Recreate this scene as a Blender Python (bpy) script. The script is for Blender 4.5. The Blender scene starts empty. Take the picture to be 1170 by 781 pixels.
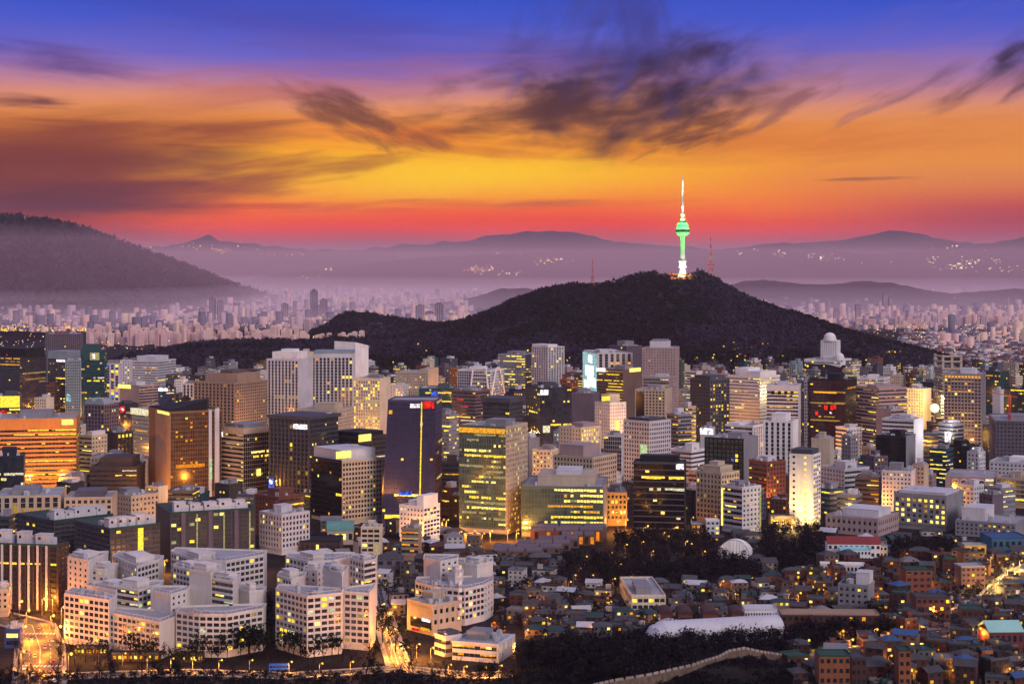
import bpy, math, random
import numpy as np

random.seed(7)
RNG = np.random.default_rng(7)
SC = bpy.context.scene
COL = SC.collection

# ------------------------------------------------------------------ camera
F = 1983.0            # focal length in photo pixels (photo is 1170 px wide)
CAMZ = 200.0          # the lookout on the hillside stands 200 m above the city plain
HOR = 302.0           # horizon row
cam_d = bpy.data.cameras.new('camera')
cam_d.sensor_width = 36.0
cam_d.lens = 36.0 * F / 1170.0
cam_d.shift_y = -(390.5 - HOR) / 1170.0
cam_d.clip_start = 1.0
cam_d.clip_end = 200000.0
cam = bpy.data.objects.new('camera', cam_d)
cam.location = (0, 0, CAMZ)
cam.rotation_euler = (math.radians(90), 0, 0)
COL.objects.link(cam)
SC.camera = cam

SC.view_settings.view_transform = 'Standard'
SC.view_settings.look = 'None'
SC.view_settings.gamma = 1.0
SC.view_settings.exposure = 0.0
SC.view_settings.use_curve_mapping = False
try:
    SC.cycles.use_denoising = True
    SC.cycles.denoiser = 'OPENIMAGEDENOISE'
    SC.cycles.max_bounces = 5
    SC.cycles.diffuse_bounces = 2
    SC.cycles.glossy_bounces = 2
    SC.cycles.transmission_bounces = 2
    SC.cycles.transparent_max_bounces = 4
    SC.cycles.volume_bounces = 2
    SC.cycles.use_adaptive_sampling = True
    SC.cycles.adaptive_threshold = 0.02
    SC.cycles.sample_clamp_indirect = 3.0
    SC.cycles.use_light_tree = True
    SC.cycles.caustics_reflective = False
    SC.cycles.caustics_refractive = False
except Exception:
    pass

def lin(r, g, b):
    def c(v):
        v /= 255.0
        return v / 12.92 if v <= 0.04045 else ((v + 0.055) / 1.055) ** 2.4
    return (c(r), c(g), c(b), 1.0)

# ------------------------------------------------------------------ node helper
class NT:
    def __init__(s, tree):
        s.t = tree
        s.L = tree.links
    def node(s, typ, **kw):
        n = s.t.nodes.new(typ)
        for k, v in kw.items():
            setattr(n, k, v)
        return n
    def put(s, sock, v):
        if isinstance(v, bpy.types.NodeSocket):
            s.L.new(v, sock)
        else:
            sock.default_value = v
    def m(s, op, a, b=None, c=None, clamp=False):
        n = s.node('ShaderNodeMath', operation=op)
        n.use_clamp = clamp
        s.put(n.inputs[0], a)
        if b is not None: s.put(n.inputs[1], b)
        if c is not None: s.put(n.inputs[2], c)
        return n.outputs[0]
    def smooth(s, v, a, b):
        n = s.node('ShaderNodeMapRange', interpolation_type='SMOOTHSTEP')
        s.put(n.inputs[0], v)
        n.inputs[1].default_value = a; n.inputs[2].default_value = b
        n.inputs[3].default_value = 0.0; n.inputs[4].default_value = 1.0
        return n.outputs[0]
    def mix(s, f, a, b, mode='MIX'):
        n = s.node('ShaderNodeMix', data_type='RGBA', blend_type=mode)
        s.put(n.inputs[0], f); s.put(n.inputs[6], a); s.put(n.inputs[7], b)
        return n.outputs[2]
    def ramp(s, v, stops, interp='LINEAR'):
        n = s.node('ShaderNodeValToRGB')
        cr = n.color_ramp
        cr.interpolation = interp
        while len(cr.elements) > 1: cr.elements.remove(cr.elements[-1])
        cr.elements[0].position = stops[0][0]; cr.elements[0].color = stops[0][1]
        for p, c in stops[1:]:
            e = cr.elements.new(p); e.color = c
        s.put(n.inputs[0], v)
        return n.outputs[0]
    def comb(s, x, y, z):
        n = s.node('ShaderNodeCombineXYZ')
        s.put(n.inputs[0], x); s.put(n.inputs[1], y); s.put(n.inputs[2], z)
        return n.outputs[0]
    def noise(s, vec, scale, detail=4.0, rough=0.55, dist=0.0):
        n = s.node('ShaderNodeTexNoise')
        s.put(n.inputs['Vector'], vec)
        n.inputs['Scale'].default_value = scale
        n.inputs['Detail'].default_value = detail
        n.inputs['Roughness'].default_value = rough
        n.inputs['Distortion'].default_value = dist
        return n.outputs[0]

# ------------------------------------------------------------------ sky
W = bpy.data.worlds.new('World')
SC.world = W
W.use_nodes = True
W.node_tree.nodes.clear()
n = NT(W.node_tree)
tc = n.node('ShaderNodeTexCoord')
sep = n.node('ShaderNodeSeparateXYZ')
n.L.new(tc.outputs['Generated'], sep.inputs[0])
dx, dy, dz = sep.outputs
K = 1983.0
U = n.m('MULTIPLY', n.m('ARCTAN2', dx, dy), K)          # azimuth, 0 = towards the tower
V = n.m('MULTIPLY', n.m('ARCSINE', dz), K)              # elevation
def vpos(v): return (v + 100.0) / 3300.0
big = n.noise(n.comb(n.m('DIVIDE', U, 420.0), n.m('DIVIDE', V, 70.0), 3.1), 1.0, 5.0, 0.5)
Vw = n.m('ADD', V, n.m('MULTIPLY', n.m('SUBTRACT', big, 0.5), 46.0))
t = n.m('DIVIDE', n.m('ADD', Vw, 100.0), 3300.0, clamp=True)
stops = [(-100, (96, 46, 60)), (2, (112, 42, 48)), (16, (150, 40, 38)), (28, (205, 44, 22)), (42, (246, 56, 4)),
         (60, (252, 92, 0)), (84, (255, 134, 0)), (108, (255, 156, 0)), (130, (250, 144, 10)), (158, (242, 146, 56)),
         (180, (228, 146, 104)), (204, (186, 126, 154)), (234, (108, 100, 196)), (268, (68, 88, 202)), (310, (46, 78, 196)),
         (420, (62, 78, 190)), (1100, (150, 146, 205)), (3100, (206, 196, 226))]
front = n.ramp(t, [(vpos(v), lin(*c)) for v, c in stops])
# dark crimson bank low on the left, mauve bank low on the right
ml = n.m('MULTIPLY', n.smooth(n.m('ADD', U, n.m('MULTIPLY', n.m('SUBTRACT', big, 0.5), 560.0)), -230.0, -500.0),
         n.m('MULTIPLY', n.smooth(V, 10.0, 40.0), n.smooth(V, 190.0, 120.0)))
front = n.mix(n.m('MULTIPLY', ml, 0.92), front, lin(112, 42, 40))
mr = n.m('MULTIPLY', n.smooth(U, 230.0, 560.0), n.m('MULTIPLY', n.smooth(V, -20.0, 20.0), n.smooth(V, 120.0, 45.0)))
front = n.mix(n.m('MULTIPLY', mr, 0.75), front, lin(150, 58, 80))
mr2 = n.m('MULTIPLY', n.smooth(U, 100.0, 500.0), n.m('MULTIPLY', n.smooth(V, 60.0, 100.0), n.smooth(V, 200.0, 140.0)))
front = n.mix(n.m('MULTIPLY', mr2, 0.55), front, lin(214, 132, 74))
glow = n.m('MULTIPLY', n.smooth(n.m('ABSOLUTE', n.m('ADD', U, 60.0)), 420.0, 0.0),
           n.m('MULTIPLY', n.smooth(Vw, 58.0, 104.0), n.smooth(Vw, 152.0, 112.0)))
front = n.mix(n.m('MULTIPLY', glow, 0.9), front, (1.05, .60, .0, 1))

def cloud(col, cx, cy, rx, ry, ang, color, amount, sx, sy, seed, lo=0.18, hi=0.86, det=5.0, edge=0.62):
    """a wisp of dark cloud in the sky dome, centred on azimuth cx and elevation cy"""
    a = math.radians(ang)
    u = n.m('SUBTRACT', U, cx); v = n.m('SUBTRACT', V, cy)
    p = n.m('ADD', n.m('MULTIPLY', u, math.cos(a)), n.m('MULTIPLY', v, math.sin(a)))
    q = n.m('SUBTRACT', n.m('MULTIPLY', v, math.cos(a)), n.m('MULTIPLY', u, math.sin(a)))
    vec = n.comb(n.m('DIVIDE', p, sx), n.m('DIVIDE', q, sy), seed)
    ns = n.m('ADD', n.m('MULTIPLY', n.m('SUBTRACT', n.noise(vec, 1.0, det, 0.52, 0.3), 0.5), 1.6), 0.5)
    r = n.m('SQRT', n.m('ADD', n.m('POWER', n.m('ABSOLUTE', n.m('DIVIDE', p, rx)), 2.0),
                        n.m('POWER', n.m('ABSOLUTE', n.m('DIVIDE', q, ry)), 2.0)))
    mk = n.smooth(r, 1.25, 0.0)
    d = n.m('SUBTRACT', n.m('ADD', ns, n.m('MULTIPLY', mk, 0.62)), 0.44)
    d = n.m('MULTIPLY', n.smooth(d, lo, hi), n.smooth(mk, 0.0, 0.35))
    return n.mix(n.m('MULTIPLY', d, amount), col, color)
c_ = front
# long soft bands on the left
c_ = cloud(c_, -430, 120, 330, 60, 3, lin(120, 52, 42), 0.9, 190, 24, 1.7)
c_ = cloud(c_, -545, 180, 130, 12, -3, lin(105, 55, 62), 0.9, 120, 12, 4.4)
c_ = cloud(c_, -520, 222, 200, 26, -6, lin(84, 62, 130), 0.75, 150, 22, 9.4)
c_ = cloud(c_, -260, 200, 300, 34, 6, lin(190, 96, 66), 0.5, 160, 20, 5.4)
c_ = cloud(c_, -330, 92, 270, 34, 8, lin(150, 58, 34), 0.75, 130, 18, 12.4)
c_ = cloud(c_, -200, 66, 300, 10, 1, lin(200, 62, 40), 0.6, 130, 10, 14.4)
c_ = cloud(c_, 60, 70, 200, 8, 2, lin(190, 84, 44), 0.6, 120, 9, 16.4)
c_ = cloud(c_, 400, 96, 70, 4, 1, lin(150, 84, 60), 0.8, 60, 5, 18.4)
c_ = cloud(c_, -480, 78, 260, 40, 2, lin(96, 42, 50), 0.95, 200, 22, 71.4)
c_ = cloud(c_, -420, 150, 260, 24, -2, lin(140, 66, 44), 0.8, 170, 14, 73.4)
c_ = cloud(c_, -60, 140, 330, 26, -4, lin(214, 96, 24), 0.6, 150, 14, 75.4)
c_ = cloud(c_, 360, 140, 300, 30, 5, lin(206, 108, 44), 0.5, 150, 18, 77.4)
# violet veil under the blue
c_ = cloud(c_, -120, 246, 420, 46, -3, lin(104, 84, 170), 0.6, 170, 30, 22.4)
c_ = cloud(c_, 330, 215, 330, 50, 8, lin(150, 110, 150), 0.55, 150, 30, 25.4)
# the slanting wisp left of the middle
c_ = cloud(c_, -172, 164, 150, 36, -20, lin(96, 52, 48), 0.85, 62, 18, 31.2)
# the big dark cloud, with streaks fanning up out of it
c_ = cloud(c_, 120, 200, 240, 92, 6, lin(54, 35, 48), 0.95, 90, 38, 41.7, 0.06, 0.86)
c_ = cloud(c_, 190, 206, 130, 70, 28, lin(40, 28, 48), 0.95, 62, 30, 43.7, 0.08, 0.88)
c_ = cloud(c_, 90, 280, 150, 95, 62, lin(66, 66, 140), 0.6, 110, 26, 45.7)
c_ = cloud(c_, 150, 262, 110, 60, 105, lin(60, 58, 130), 0.6, 90, 24, 46.2)
c_ = cloud(c_, 40, 172, 210, 34, 4, lin(84, 48, 46), 0.9, 90, 20, 47.7)
c_ = cloud(c_, 200, 148, 110, 28, 16, lin(96, 52, 40), 0.85, 50, 14, 49.7)
c_ = cloud(c_, 310, 182, 100, 22, 24, lin(134, 84, 84), 0.8, 50, 12, 52.7)
c_ = cloud(c_, -300, 285, 420, 40, -4, lin(70, 72, 170), 0.6, 210, 22, 81.4)
c_ = cloud(c_, 420, 262, 300, 36, 14, lin(92, 92, 190), 0.5, 170, 22, 83.4)
c_ = cloud(c_, -90, 226, 300, 26, 4, lin(150, 98, 150), 0.55, 150, 14, 85.4)
# right hand cloud
c_ = cloud(c_, 580, 226, 165, 40, 28, lin(44, 36, 60), 0.98, 90, 28, 61.7)
c_ = cloud(c_, 440, 190, 110, 16, 22, lin(120, 84, 112), 0.7, 60, 14, 63.7)
# pale lilac twilight arch over the camera's back
bk = n.smooth(dy, 0.55, -0.35)
vb = n.m('DIVIDE', n.m('ADD', V, 100.0), 3300.0, clamp=True)
back = n.ramp(vb, [(0.0, (0.45, 0.36, 0.44, 1)), (0.12, (.42, .36, .48, 1)), (0.35, (.45, .42, .58, 1)), (0.7, (.58, .55, .80, 1)), (1.0, (0.58, 0.56, 0.84, 1))])
allc = n.mix(bk, c_, back)
bg = n.node('ShaderNodeBackground')
n.L.new(allc, bg.inputs[0])
bg.inputs[1].default_value = 1.0
wo = n.node('ShaderNodeOutputWorld')
n.L.new(bg.outputs[0], wo.inputs[0])
try:
    W.cycles.sampling_method = 'MANUAL'; W.cycles.sample_map_resolution = 512
except Exception:
    pass

# soft light of the bright half of the twilight sky, from behind and left of the camera
sd = bpy.data.lights.new('sun', 'SUN')
sd.energy = 1.95; sd.angle = math.radians(30); sd.color = (1.0, 0.87, 0.86)
so = bpy.data.objects.new('sun', sd)
so.rotation_euler = (math.radians(66), 0, math.radians(38))
COL.objects.link(so)

# ------------------------------------------------------------------ materials
MATS = {}
def mat_base(name):
    m = bpy.data.materials.new(name)
    m.use_nodes = True
    m.node_tree.nodes.clear()
    q = NT(m.node_tree)
    out = q.node('ShaderNodeOutputMaterial')
    return m, q, out
def wall_mat(name, col, rough=0.8, var=0.22, spec=0.3, scale=0.05):
    """painted or stone wall: weathered in patches and rain streaks"""
    if name in MATS: return MATS[name]
    m, q, out = mat_base(name)
    g = q.node('ShaderNodeNewGeometry')
    sx = q.node('ShaderNodeSeparateXYZ'); q.L.new(g.outputs['Position'], sx.inputs[0])
    n1 = q.noise(g.outputs['Position'], scale, 5.0, 0.6)
    st = q.comb(q.m('MULTIPLY', sx.outputs[0], 0.9), q.m('MULTIPLY', sx.outputs[1], 0.9), q.m('MULTIPLY', sx.outputs[2], 0.06))
    n2 = q.noise(st, 1.0, 3.0, 0.6)
    f = q.m('ADD', q.m('MULTIPLY', n1, 0.6), q.m('MULTIPLY', n2, 0.4))
    f = q.smooth(f, 0.3, 0.7)
    a = (col[0] * (1 - var), col[1] * (1 - var), col[2] * (1 - var), 1)
    b = (min(1, col[0] * (1 + var * .6)), min(1, col[1] * (1 + var * .6)), min(1, col[2] * (1 + var * .6)), 1)
    c = q.mix(f, a, b)
    p = q.node('ShaderNodeBsdfPrincipled')
    q.L.new(c, p.inputs['Base Color'])
    p.inputs['Roughness'].default_value = rough
    p.inputs['Specular IOR Level'].default_value = spec
    q.L.new(p.outputs[0], out.inputs[0])
    MATS[name] = m
    return m
def glass_mat(name, col, metal=0.0, rough=0.12, spec=0.8):
    if name in MATS: return MATS[name]
    m, q, out = mat_base(name)
    g = q.node('ShaderNodeNewGeometry')
    wn = q.node('ShaderNodeTexWhiteNoise')
    vm = q.node('ShaderNodeVectorMath', operation='SNAP')
    q.L.new(g.outputs['Position'], vm.inputs[0]); vm.inputs[1].default_value = (3.1, 3.1, 3.7)
    q.L.new(vm.outputs[0], wn.inputs['Vector'])
    a_, b_ = (.86, 1.08) if 'violet' in name else (.55, 1.3)
    c = q.mix(wn.outputs[0], (col[0] * a_, col[1] * a_, col[2] * a_, 1), (col[0] * b_, col[1] * b_, col[2] * b_, 1))
    p = q.node('ShaderNodeBsdfPrincipled')
    q.L.new(c, p.inputs['Base Color'])
    p.inputs['Metallic'].default_value = metal
    p.inputs['Roughness'].default_value = rough
    p.inputs['Specular IOR Level'].default_value = spec
    q.L.new(p.outputs[0], out.inputs[0])
    MATS[name] = m
    return m
def lit_mat(name, col, strength, vary=0.5, scale=0.35):
    """a lit room, screen or lamp: its own light, uneven over its face"""
    if name in MATS: return MATS[name]
    m, q, out = mat_base(name)
    g = q.node('ShaderNodeNewGeometry')
    ns = q.noise(g.outputs['Position'], scale, 3.0, 0.7)
    e = q.node('ShaderNodeEmission')
    e.inputs[0].default_value = (*col, 1)
    q.L.new(q.m('MULTIPLY', q.m('ADD', q.m('MULTIPLY', q.smooth(ns, 0.3, 0.7), vary), 1 - vary), strength), e.inputs[1])
    q.L.new(e.outputs[0], out.inputs[0])
    m.cycles.emission_sampling = 'NONE'
    MATS[name] = m
    return m

WC = dict(white=(.70, .66, .65), cream=(.60, .49, .36), beige=(.40, .32, .26), tan=(.30, .20, .14), brown=(.12, .075, .06), dbrown=(.05, .034, .03),
          grey=(.21, .20, .22), lgrey=(.50, .48, .51), dgrey=(.06, .06, .075), navy=(.014, .018, .036), black=(.008, .008, .011), brick=(.14, .045, .03), sage=(.075, .10, .09),
          dbrick=(.065, .024, .02), pink=(.33, .24, .24), gold=(.20, .11, .045), teal=(.02, .06, .07), orange=(.42, .18, .05), mauve=(.12, .09, .115),
          steel=(.22, .26, .30), sand=(.42, .34, .26), blue=(.02, .05, .20), green=(.02, .08, .055), purple=(.06, .05, .105))
def wall(c): return wall_mat('wall_' + c, WC[c])
GL = dict(dark=((.022, .026, .038), 0, .12, .8), blue=((.10, .12, .22), .5, .12, .8), violet=((.13, .125, .24), .75, .16, .8), green=((.10, .16, .14), .45, .12, .8),
          black=((.008, .008, .010), 0, .1, .5), gold=((.10, .055, .03), .3, .12, .8), teal=((.03, .085, .095), .4, .12, .8), red=((.05, .012, .016), .2, .12, .8),
          pale=((.30, .33, .38), .5, .2, .8), room=((.03, .028, .03), 0, .3, .5))
def glass(k): return glass_mat('glass_' + k, *GL[k])
LT = dict(y=((1.0, .66, .05), 2.1), Y=((1.0, .76, .16), 2.4), a=((1.0, .42, .03), 1.4), w=((1.0, .88, .55), 1.25), g=((.80, 1.0, .50), .95), d=((.9, .52, .08), .6),
          c=((.55, .95, 1.0), 1.0), W=((1.0, .95, .98), 2.6), r=((1.0, .03, .02), 1.6), b=((.08, .18, 1.0), 1.3), o=((1.0, .30, .015), 1.2), e=((.95, .80, .30), .6), G=((0.05, .8, .2), 1.0))
def lit(k): return lit_mat('light_' + k, LT[k][0], LT[k][1], *((.92, .45) if k in 'Wrbc' else (.62, .7)))
ROOF = wall_mat('roof_concrete', (.30, .29, .31), .9, .35)
ROOFD = wall_mat('roof_dark', (.07, .07, .08), .9, .4)
ROOFG = wall_mat('roof_green', (.025, .06, .045), .8, .35)
ROOFB = wall_mat('roof_blue_sheet', (.025, .07, .17), .5, .3)
TILE = wall_mat('roof_tile', (.055, .05, .055), .8, .4, .3, .6)
PLANT = wall_mat('roof_plant', (.42, .41, .44), .7, .3)
METAL = wall_mat('painted_steel', (.20, .20, .22), .5, .2)

# ------------------------------------------------------------------ mesh builder
class MB:
    def __init__(s): s.v = []; s.f = []; s.mi = []
    def quad(s, a, b, c, d, mi=0):
        i = len(s.v); s.v += [a, b, c, d]; s.f.append((i, i + 1, i + 2, i + 3)); s.mi.append(mi)
    def poly(s, pts, mi=0):
        i = len(s.v); s.v += list(pts); s.f.append(tuple(range(i, i + len(pts)))); s.mi.append(mi)
    def hexa(s, p, mi=0, back=True, bottom=False):
        """p: 4 bottom + 4 top corners, anticlockwise"""
        i = len(s.v); s.v += list(p)
        fs = [(4, 5, 6, 7), (0, 1, 5, 4), (1, 2, 6, 5), (3, 0, 4, 7)]
        if back: fs.append((2, 3, 7, 6))
        if bottom: fs.append((3, 2, 1, 0))
        for f in fs: s.f.append(tuple(i + k for k in f)); s.mi.append(mi)
    def box(s, x0, x1, y0, y1, z0, z1, mi=0, bottom=True):
        s.hexa([(x0, y0, z0), (x1, y0, z0), (x1, y1, z0), (x0, y1, z0), (x0, y0, z1), (x1, y0, z1), (x1, y1, z1), (x0, y1, z1)], mi, True, bottom)
    def obox(s, c, ux, hx, hy, z0, z1, mi=0, bottom=True):
        """box centred on c=(x,y) with local x axis ux, half sizes hx, hy"""
        vx, vy = -ux[1], ux[0]
        P = [(c[0] + ux[0] * a * hx + vx * b * hy, c[1] + ux[1] * a * hx + vy * b * hy) for a, b in ((-1, -1), (1, -1), (1, 1), (-1, 1))]
        s.hexa([(x, y, z0) for x, y in P] + [(x, y, z1) for x, y in P], mi, True, bottom)
    def bar(s, a, d, nn, s0, s1, z0, z1, e0, e1, mi=0, back=False):
        """bar on a facade that starts at a and runs along d with outward normal nn, standing e0..e1 off it"""
        def P(t, e, z): return (a[0] + d[0] * t + nn[0] * e, a[1] + d[1] * t + nn[1] * e, z)
        s.hexa([P(s0, e1, z0), P(s1, e1, z0), P(s1, e0, z0), P(s0, e0, z0), P(s0, e1, z1), P(s1, e1, z1), P(s1, e0, z1), P(s0, e0, z1)], mi, back, True)
    def prism(s, pts, z0, z1, mi=0, cap=True):
        k = len(pts)
        for i in range(k):
            a, b = pts[i], pts[(i + 1) % k]
            s.quad((a[0], a[1], z0), (b[0], b[1], z0), (b[0], b[1], z1), (a[0], a[1], z1), mi)
        if cap: s.poly([(x, y, z1) for x, y in pts], mi)
    def lathe(s, prof, seg=20, c=(0, 0), mi=0):
        """prof: (radius, z[, material]) from bottom to top"""
        i0 = len(s.v)
        for p in prof:
            for k in range(seg):
                a = 2 * math.pi * k / seg
                s.v.append((c[0] + p[0] * math.cos(a), c[1] + p[0] * math.sin(a), p[1]))
        for j in range(len(prof) - 1):
            m = prof[j][2] if len(prof[j]) > 2 else mi
            for k in range(seg):
                a = i0 + j * seg + k; b = i0 + j * seg + (k + 1) % seg
                s.f.append((a, b, b + seg, a + seg)); s.mi.append(m)
    def tube(s, p, q, r0, r1, seg=6, mi=0):
        p = np.array(p, float); q = np.array(q, float); w = q - p; L = np.linalg.norm(w)
        if L < 1e-6: return
        w /= L; u = np.cross(w, (0, 0, 1.0)); 
        if np.linalg.norm(u) < 1e-3: u = np.array((1.0, 0, 0))
        u /= np.linalg.norm(u); v = np.cross(w, u)
        i0 = len(s.v)
        for c, r in ((p, r0), (q, r1)):
            for k in range(seg):
                a = 2 * math.pi * k / seg
                s.v.append(tuple(c + (u * math.cos(a) + v * math.sin(a)) * r))
        for k in range(seg):
            a = i0 + k; b = i0 + (k + 1) % seg
            s.f.append((a, b, b + seg, a + seg)); s.mi.append(mi)
        s.f.append(tuple(i0 + seg + k for k in range(seg))); s.mi.append(mi)
    def mesh(s, name, mats):
        me = bpy.data.meshes.new(name)
        me.from_pydata(s.v, [], s.f)
        if not isinstance(mats, (list, tuple)): mats = [mats]
        for m in mats: me.materials.append(m)
        if len(mats) > 1: me.polygons.foreach_set('material_index', s.mi)
        return me
    def build(s, name, mats, parent=None, loc=None):
        o = bpy.data.objects.new(name, s.mesh(name, mats))
        COL.objects.link(o)
        if parent: o.parent = parent
        if loc: o.location = loc
        return o
def link(name, me, parent=None, loc=None):
    o = bpy.data.objects.new(name, me); COL.objects.link(o)
    if parent: o.parent = parent
    if loc: o.location = loc
    return o
def tag(o, label=None, cat=None, group=None, kind=None):
    if label: o['label'] = label
    if cat: o['category'] = cat
    if group: o['group'] = group
    if kind: o['kind'] = kind
    return o
def thing(name, label, cat, loc, group=None):
    o = bpy.data.objects.new(name, None)
    o.empty_display_size = 1.0
    o.location = loc
    COL.objects.link(o)
    return tag(o, label, cat, group)
def copy_tree(o, parent=None):
    c = o.copy(); COL.objects.link(c)
    if parent is not None: c.parent = parent
    for ch in o.children: copy_tree(ch, c)
    return c
def rawmesh(name, verts, faces, mats, mi=None):
    """mesh straight from numpy arrays (all faces with the same number of corners)"""
    me = bpy.data.meshes.new(name)
    nv, nf, k = len(verts), len(faces), faces.shape[1]
    me.vertices.add(nv); me.vertices.foreach_set('co', np.ascontiguousarray(verts, dtype=np.float32).ravel())
    me.loops.add(nf * k); me.loops.foreach_set('vertex_index', np.ascontiguousarray(faces, dtype=np.int32).ravel())
    me.polygons.add(nf)
    me.polygons.foreach_set('loop_start', np.arange(0, nf * k, k, dtype=np.int32))
    if not isinstance(mats, (list, tuple)): mats = [mats]
    for m in mats: me.materials.append(m)
    if mi is not None: me.polygons.foreach_set('material_index', np.ascontiguousarray(mi, dtype=np.int32))
    me.update(calc_edges=True)
    return me

def X_(px, Y): return (px - 585.0) / F * Y
def Z_(py, Y): return CAMZ - (py - HOR) / F * Y
def px_(x, y): return 585.0 + F * x / y
def py_(z, y): return HOR + (CAMZ - z) * F / y
def sstep(a, b, v):
    t = np.clip((np.asarray(v, float) - a) / (b - a), 0, 1)
    return t * t * (3 - 2 * t)
_lat = np.random.default_rng(99).random((256, 256))
def vnoise(x, y):
    x = np.asarray(x, float); y = np.asarray(y, float)
    xi = np.floor(x).astype(int); yi = np.floor(y).astype(int)
    fx = x - xi; fy = y - yi
    fx = fx * fx * (3 - 2 * fx); fy = fy * fy * (3 - 2 * fy)
    a = _lat[xi & 255, yi & 255]; b = _lat[(xi + 1) & 255, yi & 255]
    c = _lat[xi & 255, (yi + 1) & 255]; d = _lat[(xi + 1) & 255, (yi + 1) & 255]
    return (a * (1 - fx) + b * fx) * (1 - fy) + (c * (1 - fx) + d * fx) * fy
def fbm(x, y, o=4):
    s = 0; w = 1; t = 0
    for i in range(o):
        s = s + w * vnoise(np.asarray(x) * 2 ** i + 17 * i, np.asarray(y) * 2 ** i + 31 * i); t += w; w *= .5
    return s / t

# ------------------------------------------------------------------ ground
def gz(X, Y):
    X = np.asarray(X, float); Y = np.asarray(Y, float)
    z = 10.0 * sstep(1010, 860, Y) * sstep(-5, 50, X)
    z = z + 8.0 * np.exp(-((X - 103) / 34.0) ** 2 - ((Y - 800) / 26.0) ** 2)
    z = z + 2.0 * sstep(80, 200, X) * sstep(1180, 1000, Y)
    slope = 200 - 0.2415 * Y - 9.0
    return np.maximum(z, np.minimum(slope, 196.0))
def gz1(x, y): return float(gz(x, y))
def ground_mat():
    m, q, out = mat_base('ground_earth_and_asphalt')
    g = q.node('ShaderNodeNewGeometry')
    n1 = q.noise(g.outputs['Position'], 0.03, 6.0, 0.6)
    n2 = q.noise(g.outputs['Position'], 0.3, 5.0, 0.65)
    f = q.smooth(q.m('ADD', q.m('MULTIPLY', n1, .6), q.m('MULTIPLY', n2, .4)), .38, .62)
    c = q.mix(f, (.010, .008, .008, 1), (.034, .028, .027, 1))
    p = q.node('ShaderNodeBsdfPrincipled'); q.L.new(c, p.inputs['Base Color']); p.inputs['Roughness'].default_value = .9; p.inputs['Specular IOR Level'].default_value = .05
    q.L.new(p.outputs[0], out.inputs[0])
    return m
ys = np.concatenate([np.arange(-150, 600, 30), np.arange(600, 1300, 8), np.geomspace(1300, 110000, 90)])
us = np.linspace(-1, 1, 131)
YY, UU = np.meshgrid(ys, us, indexing='ij')
XX = UU * np.maximum(520, 0.55 * YY + 100)
ZZ = gz(XX, YY) + (fbm(XX / 23, YY / 23) - .5) * 1.0 * (YY < 1100) * (XX > 40)
vv = np.stack([XX, YY, ZZ], -1).reshape(-1, 3)
nr, nc = len(ys), len(us)
ii = np.arange(nr * nc).reshape(nr, nc)
ff = np.stack([ii[:-1, :-1], ii[:-1, 1:], ii[1:, 1:], ii[1:, :-1]], -1).reshape(-1, 4)
GROUND = ground_mat()
go = tag(link('ground', rawmesh('ground', vv, ff, GROUND)), kind='structure')

# ------------------------------------------------------------------ hills
def hill_mat(name, c0, c1, scale):
    if name in MATS: return MATS[name]
    m, q, out = mat_base(name)
    g = q.node('ShaderNodeNewGeometry')
    n1 = q.noise(g.outputs['Position'], scale, 7.0, 0.65)
    c = q.mix(q.smooth(n1, .36, .64), (*c0, 1), (*c1, 1))
    p = q.node('ShaderNodeBsdfPrincipled'); q.L.new(c, p.inputs['Base Color']); p.inputs['Roughness'].default_value = 1.0
    p.inputs['Specular IOR Level'].default_value = 0.0
    q.L.new(p.outputs[0], out.inputs[0])
    MATS[name] = m
    return m
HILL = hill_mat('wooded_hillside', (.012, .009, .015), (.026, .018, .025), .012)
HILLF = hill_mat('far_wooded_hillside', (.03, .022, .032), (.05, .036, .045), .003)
HILLS = {}
def hill(name, prof, Yc, df, db, mat, spur=0.35, nx=200, ny=60, bump=5.0, lam=220.0, power=1.0, kind='structure', base=0.0):
    """wooded hill whose crest follows prof (photo columns and rows) at distance Yc, falling away to the front (df) and the back (db)"""
    pp = np.array(prof, float)
    cx = X_(pp[:, 0], Yc); cz = Z_(pp[:, 1], Yc)
    def height(X, Y):
        X = np.asarray(X, float); Y = np.asarray(Y, float)
        h = np.interp(X, cx, cz)
        wob = (fbm(X / lam, Y / lam * 0.5) - .5) * spur
        tt = np.where(Y < Yc, (Yc - Y) / df, (Y - Yc) / db)
        g = np.clip(1 - np.abs(tt), 0, 1)
        g = np.where(Y < Yc, g ** power, g)
        g = g * g * (3 - 2 * g) * .45 + g * .55
        k = np.clip(np.minimum(np.abs(tt) * 3.2, 1), 0, 1)
        z = h * np.clip(g + wob * k * g * 1.6, 0, 2)
        return np.where(z > 0, z, -5.0) + base
    x0, x1 = cx[0], cx[-1]
    gx = np.linspace(x0, x1, nx)
    gy = np.concatenate([np.linspace(Yc - df, Yc, int(ny * .7), endpoint=False), np.linspace(Yc, Yc + db, int(ny * .3))])
    GX, GY = np.meshgrid(gx, gy)
    GZ = height(GX, GY) + (vnoise(GX / lam * 9, GY / lam * 9) - .5) * bump
    a, b = GX.shape
    ii = np.arange(a * b).reshape(a, b)
    fc = np.stack([ii[:-1, :-1], ii[:-1, 1:], ii[1:, 1:], ii[1:, :-1]], -1).reshape(-1, 4)
    o = link(name, rawmesh(name, np.stack([GX, GY, GZ], -1).reshape(-1, 3), fc, mat))
    o.data.polygons.foreach_set('use_smooth', np.ones(len(fc), bool))
    tag(o, kind=kind)
    return height, (x0, x1, Yc - df, Yc + db)
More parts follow.
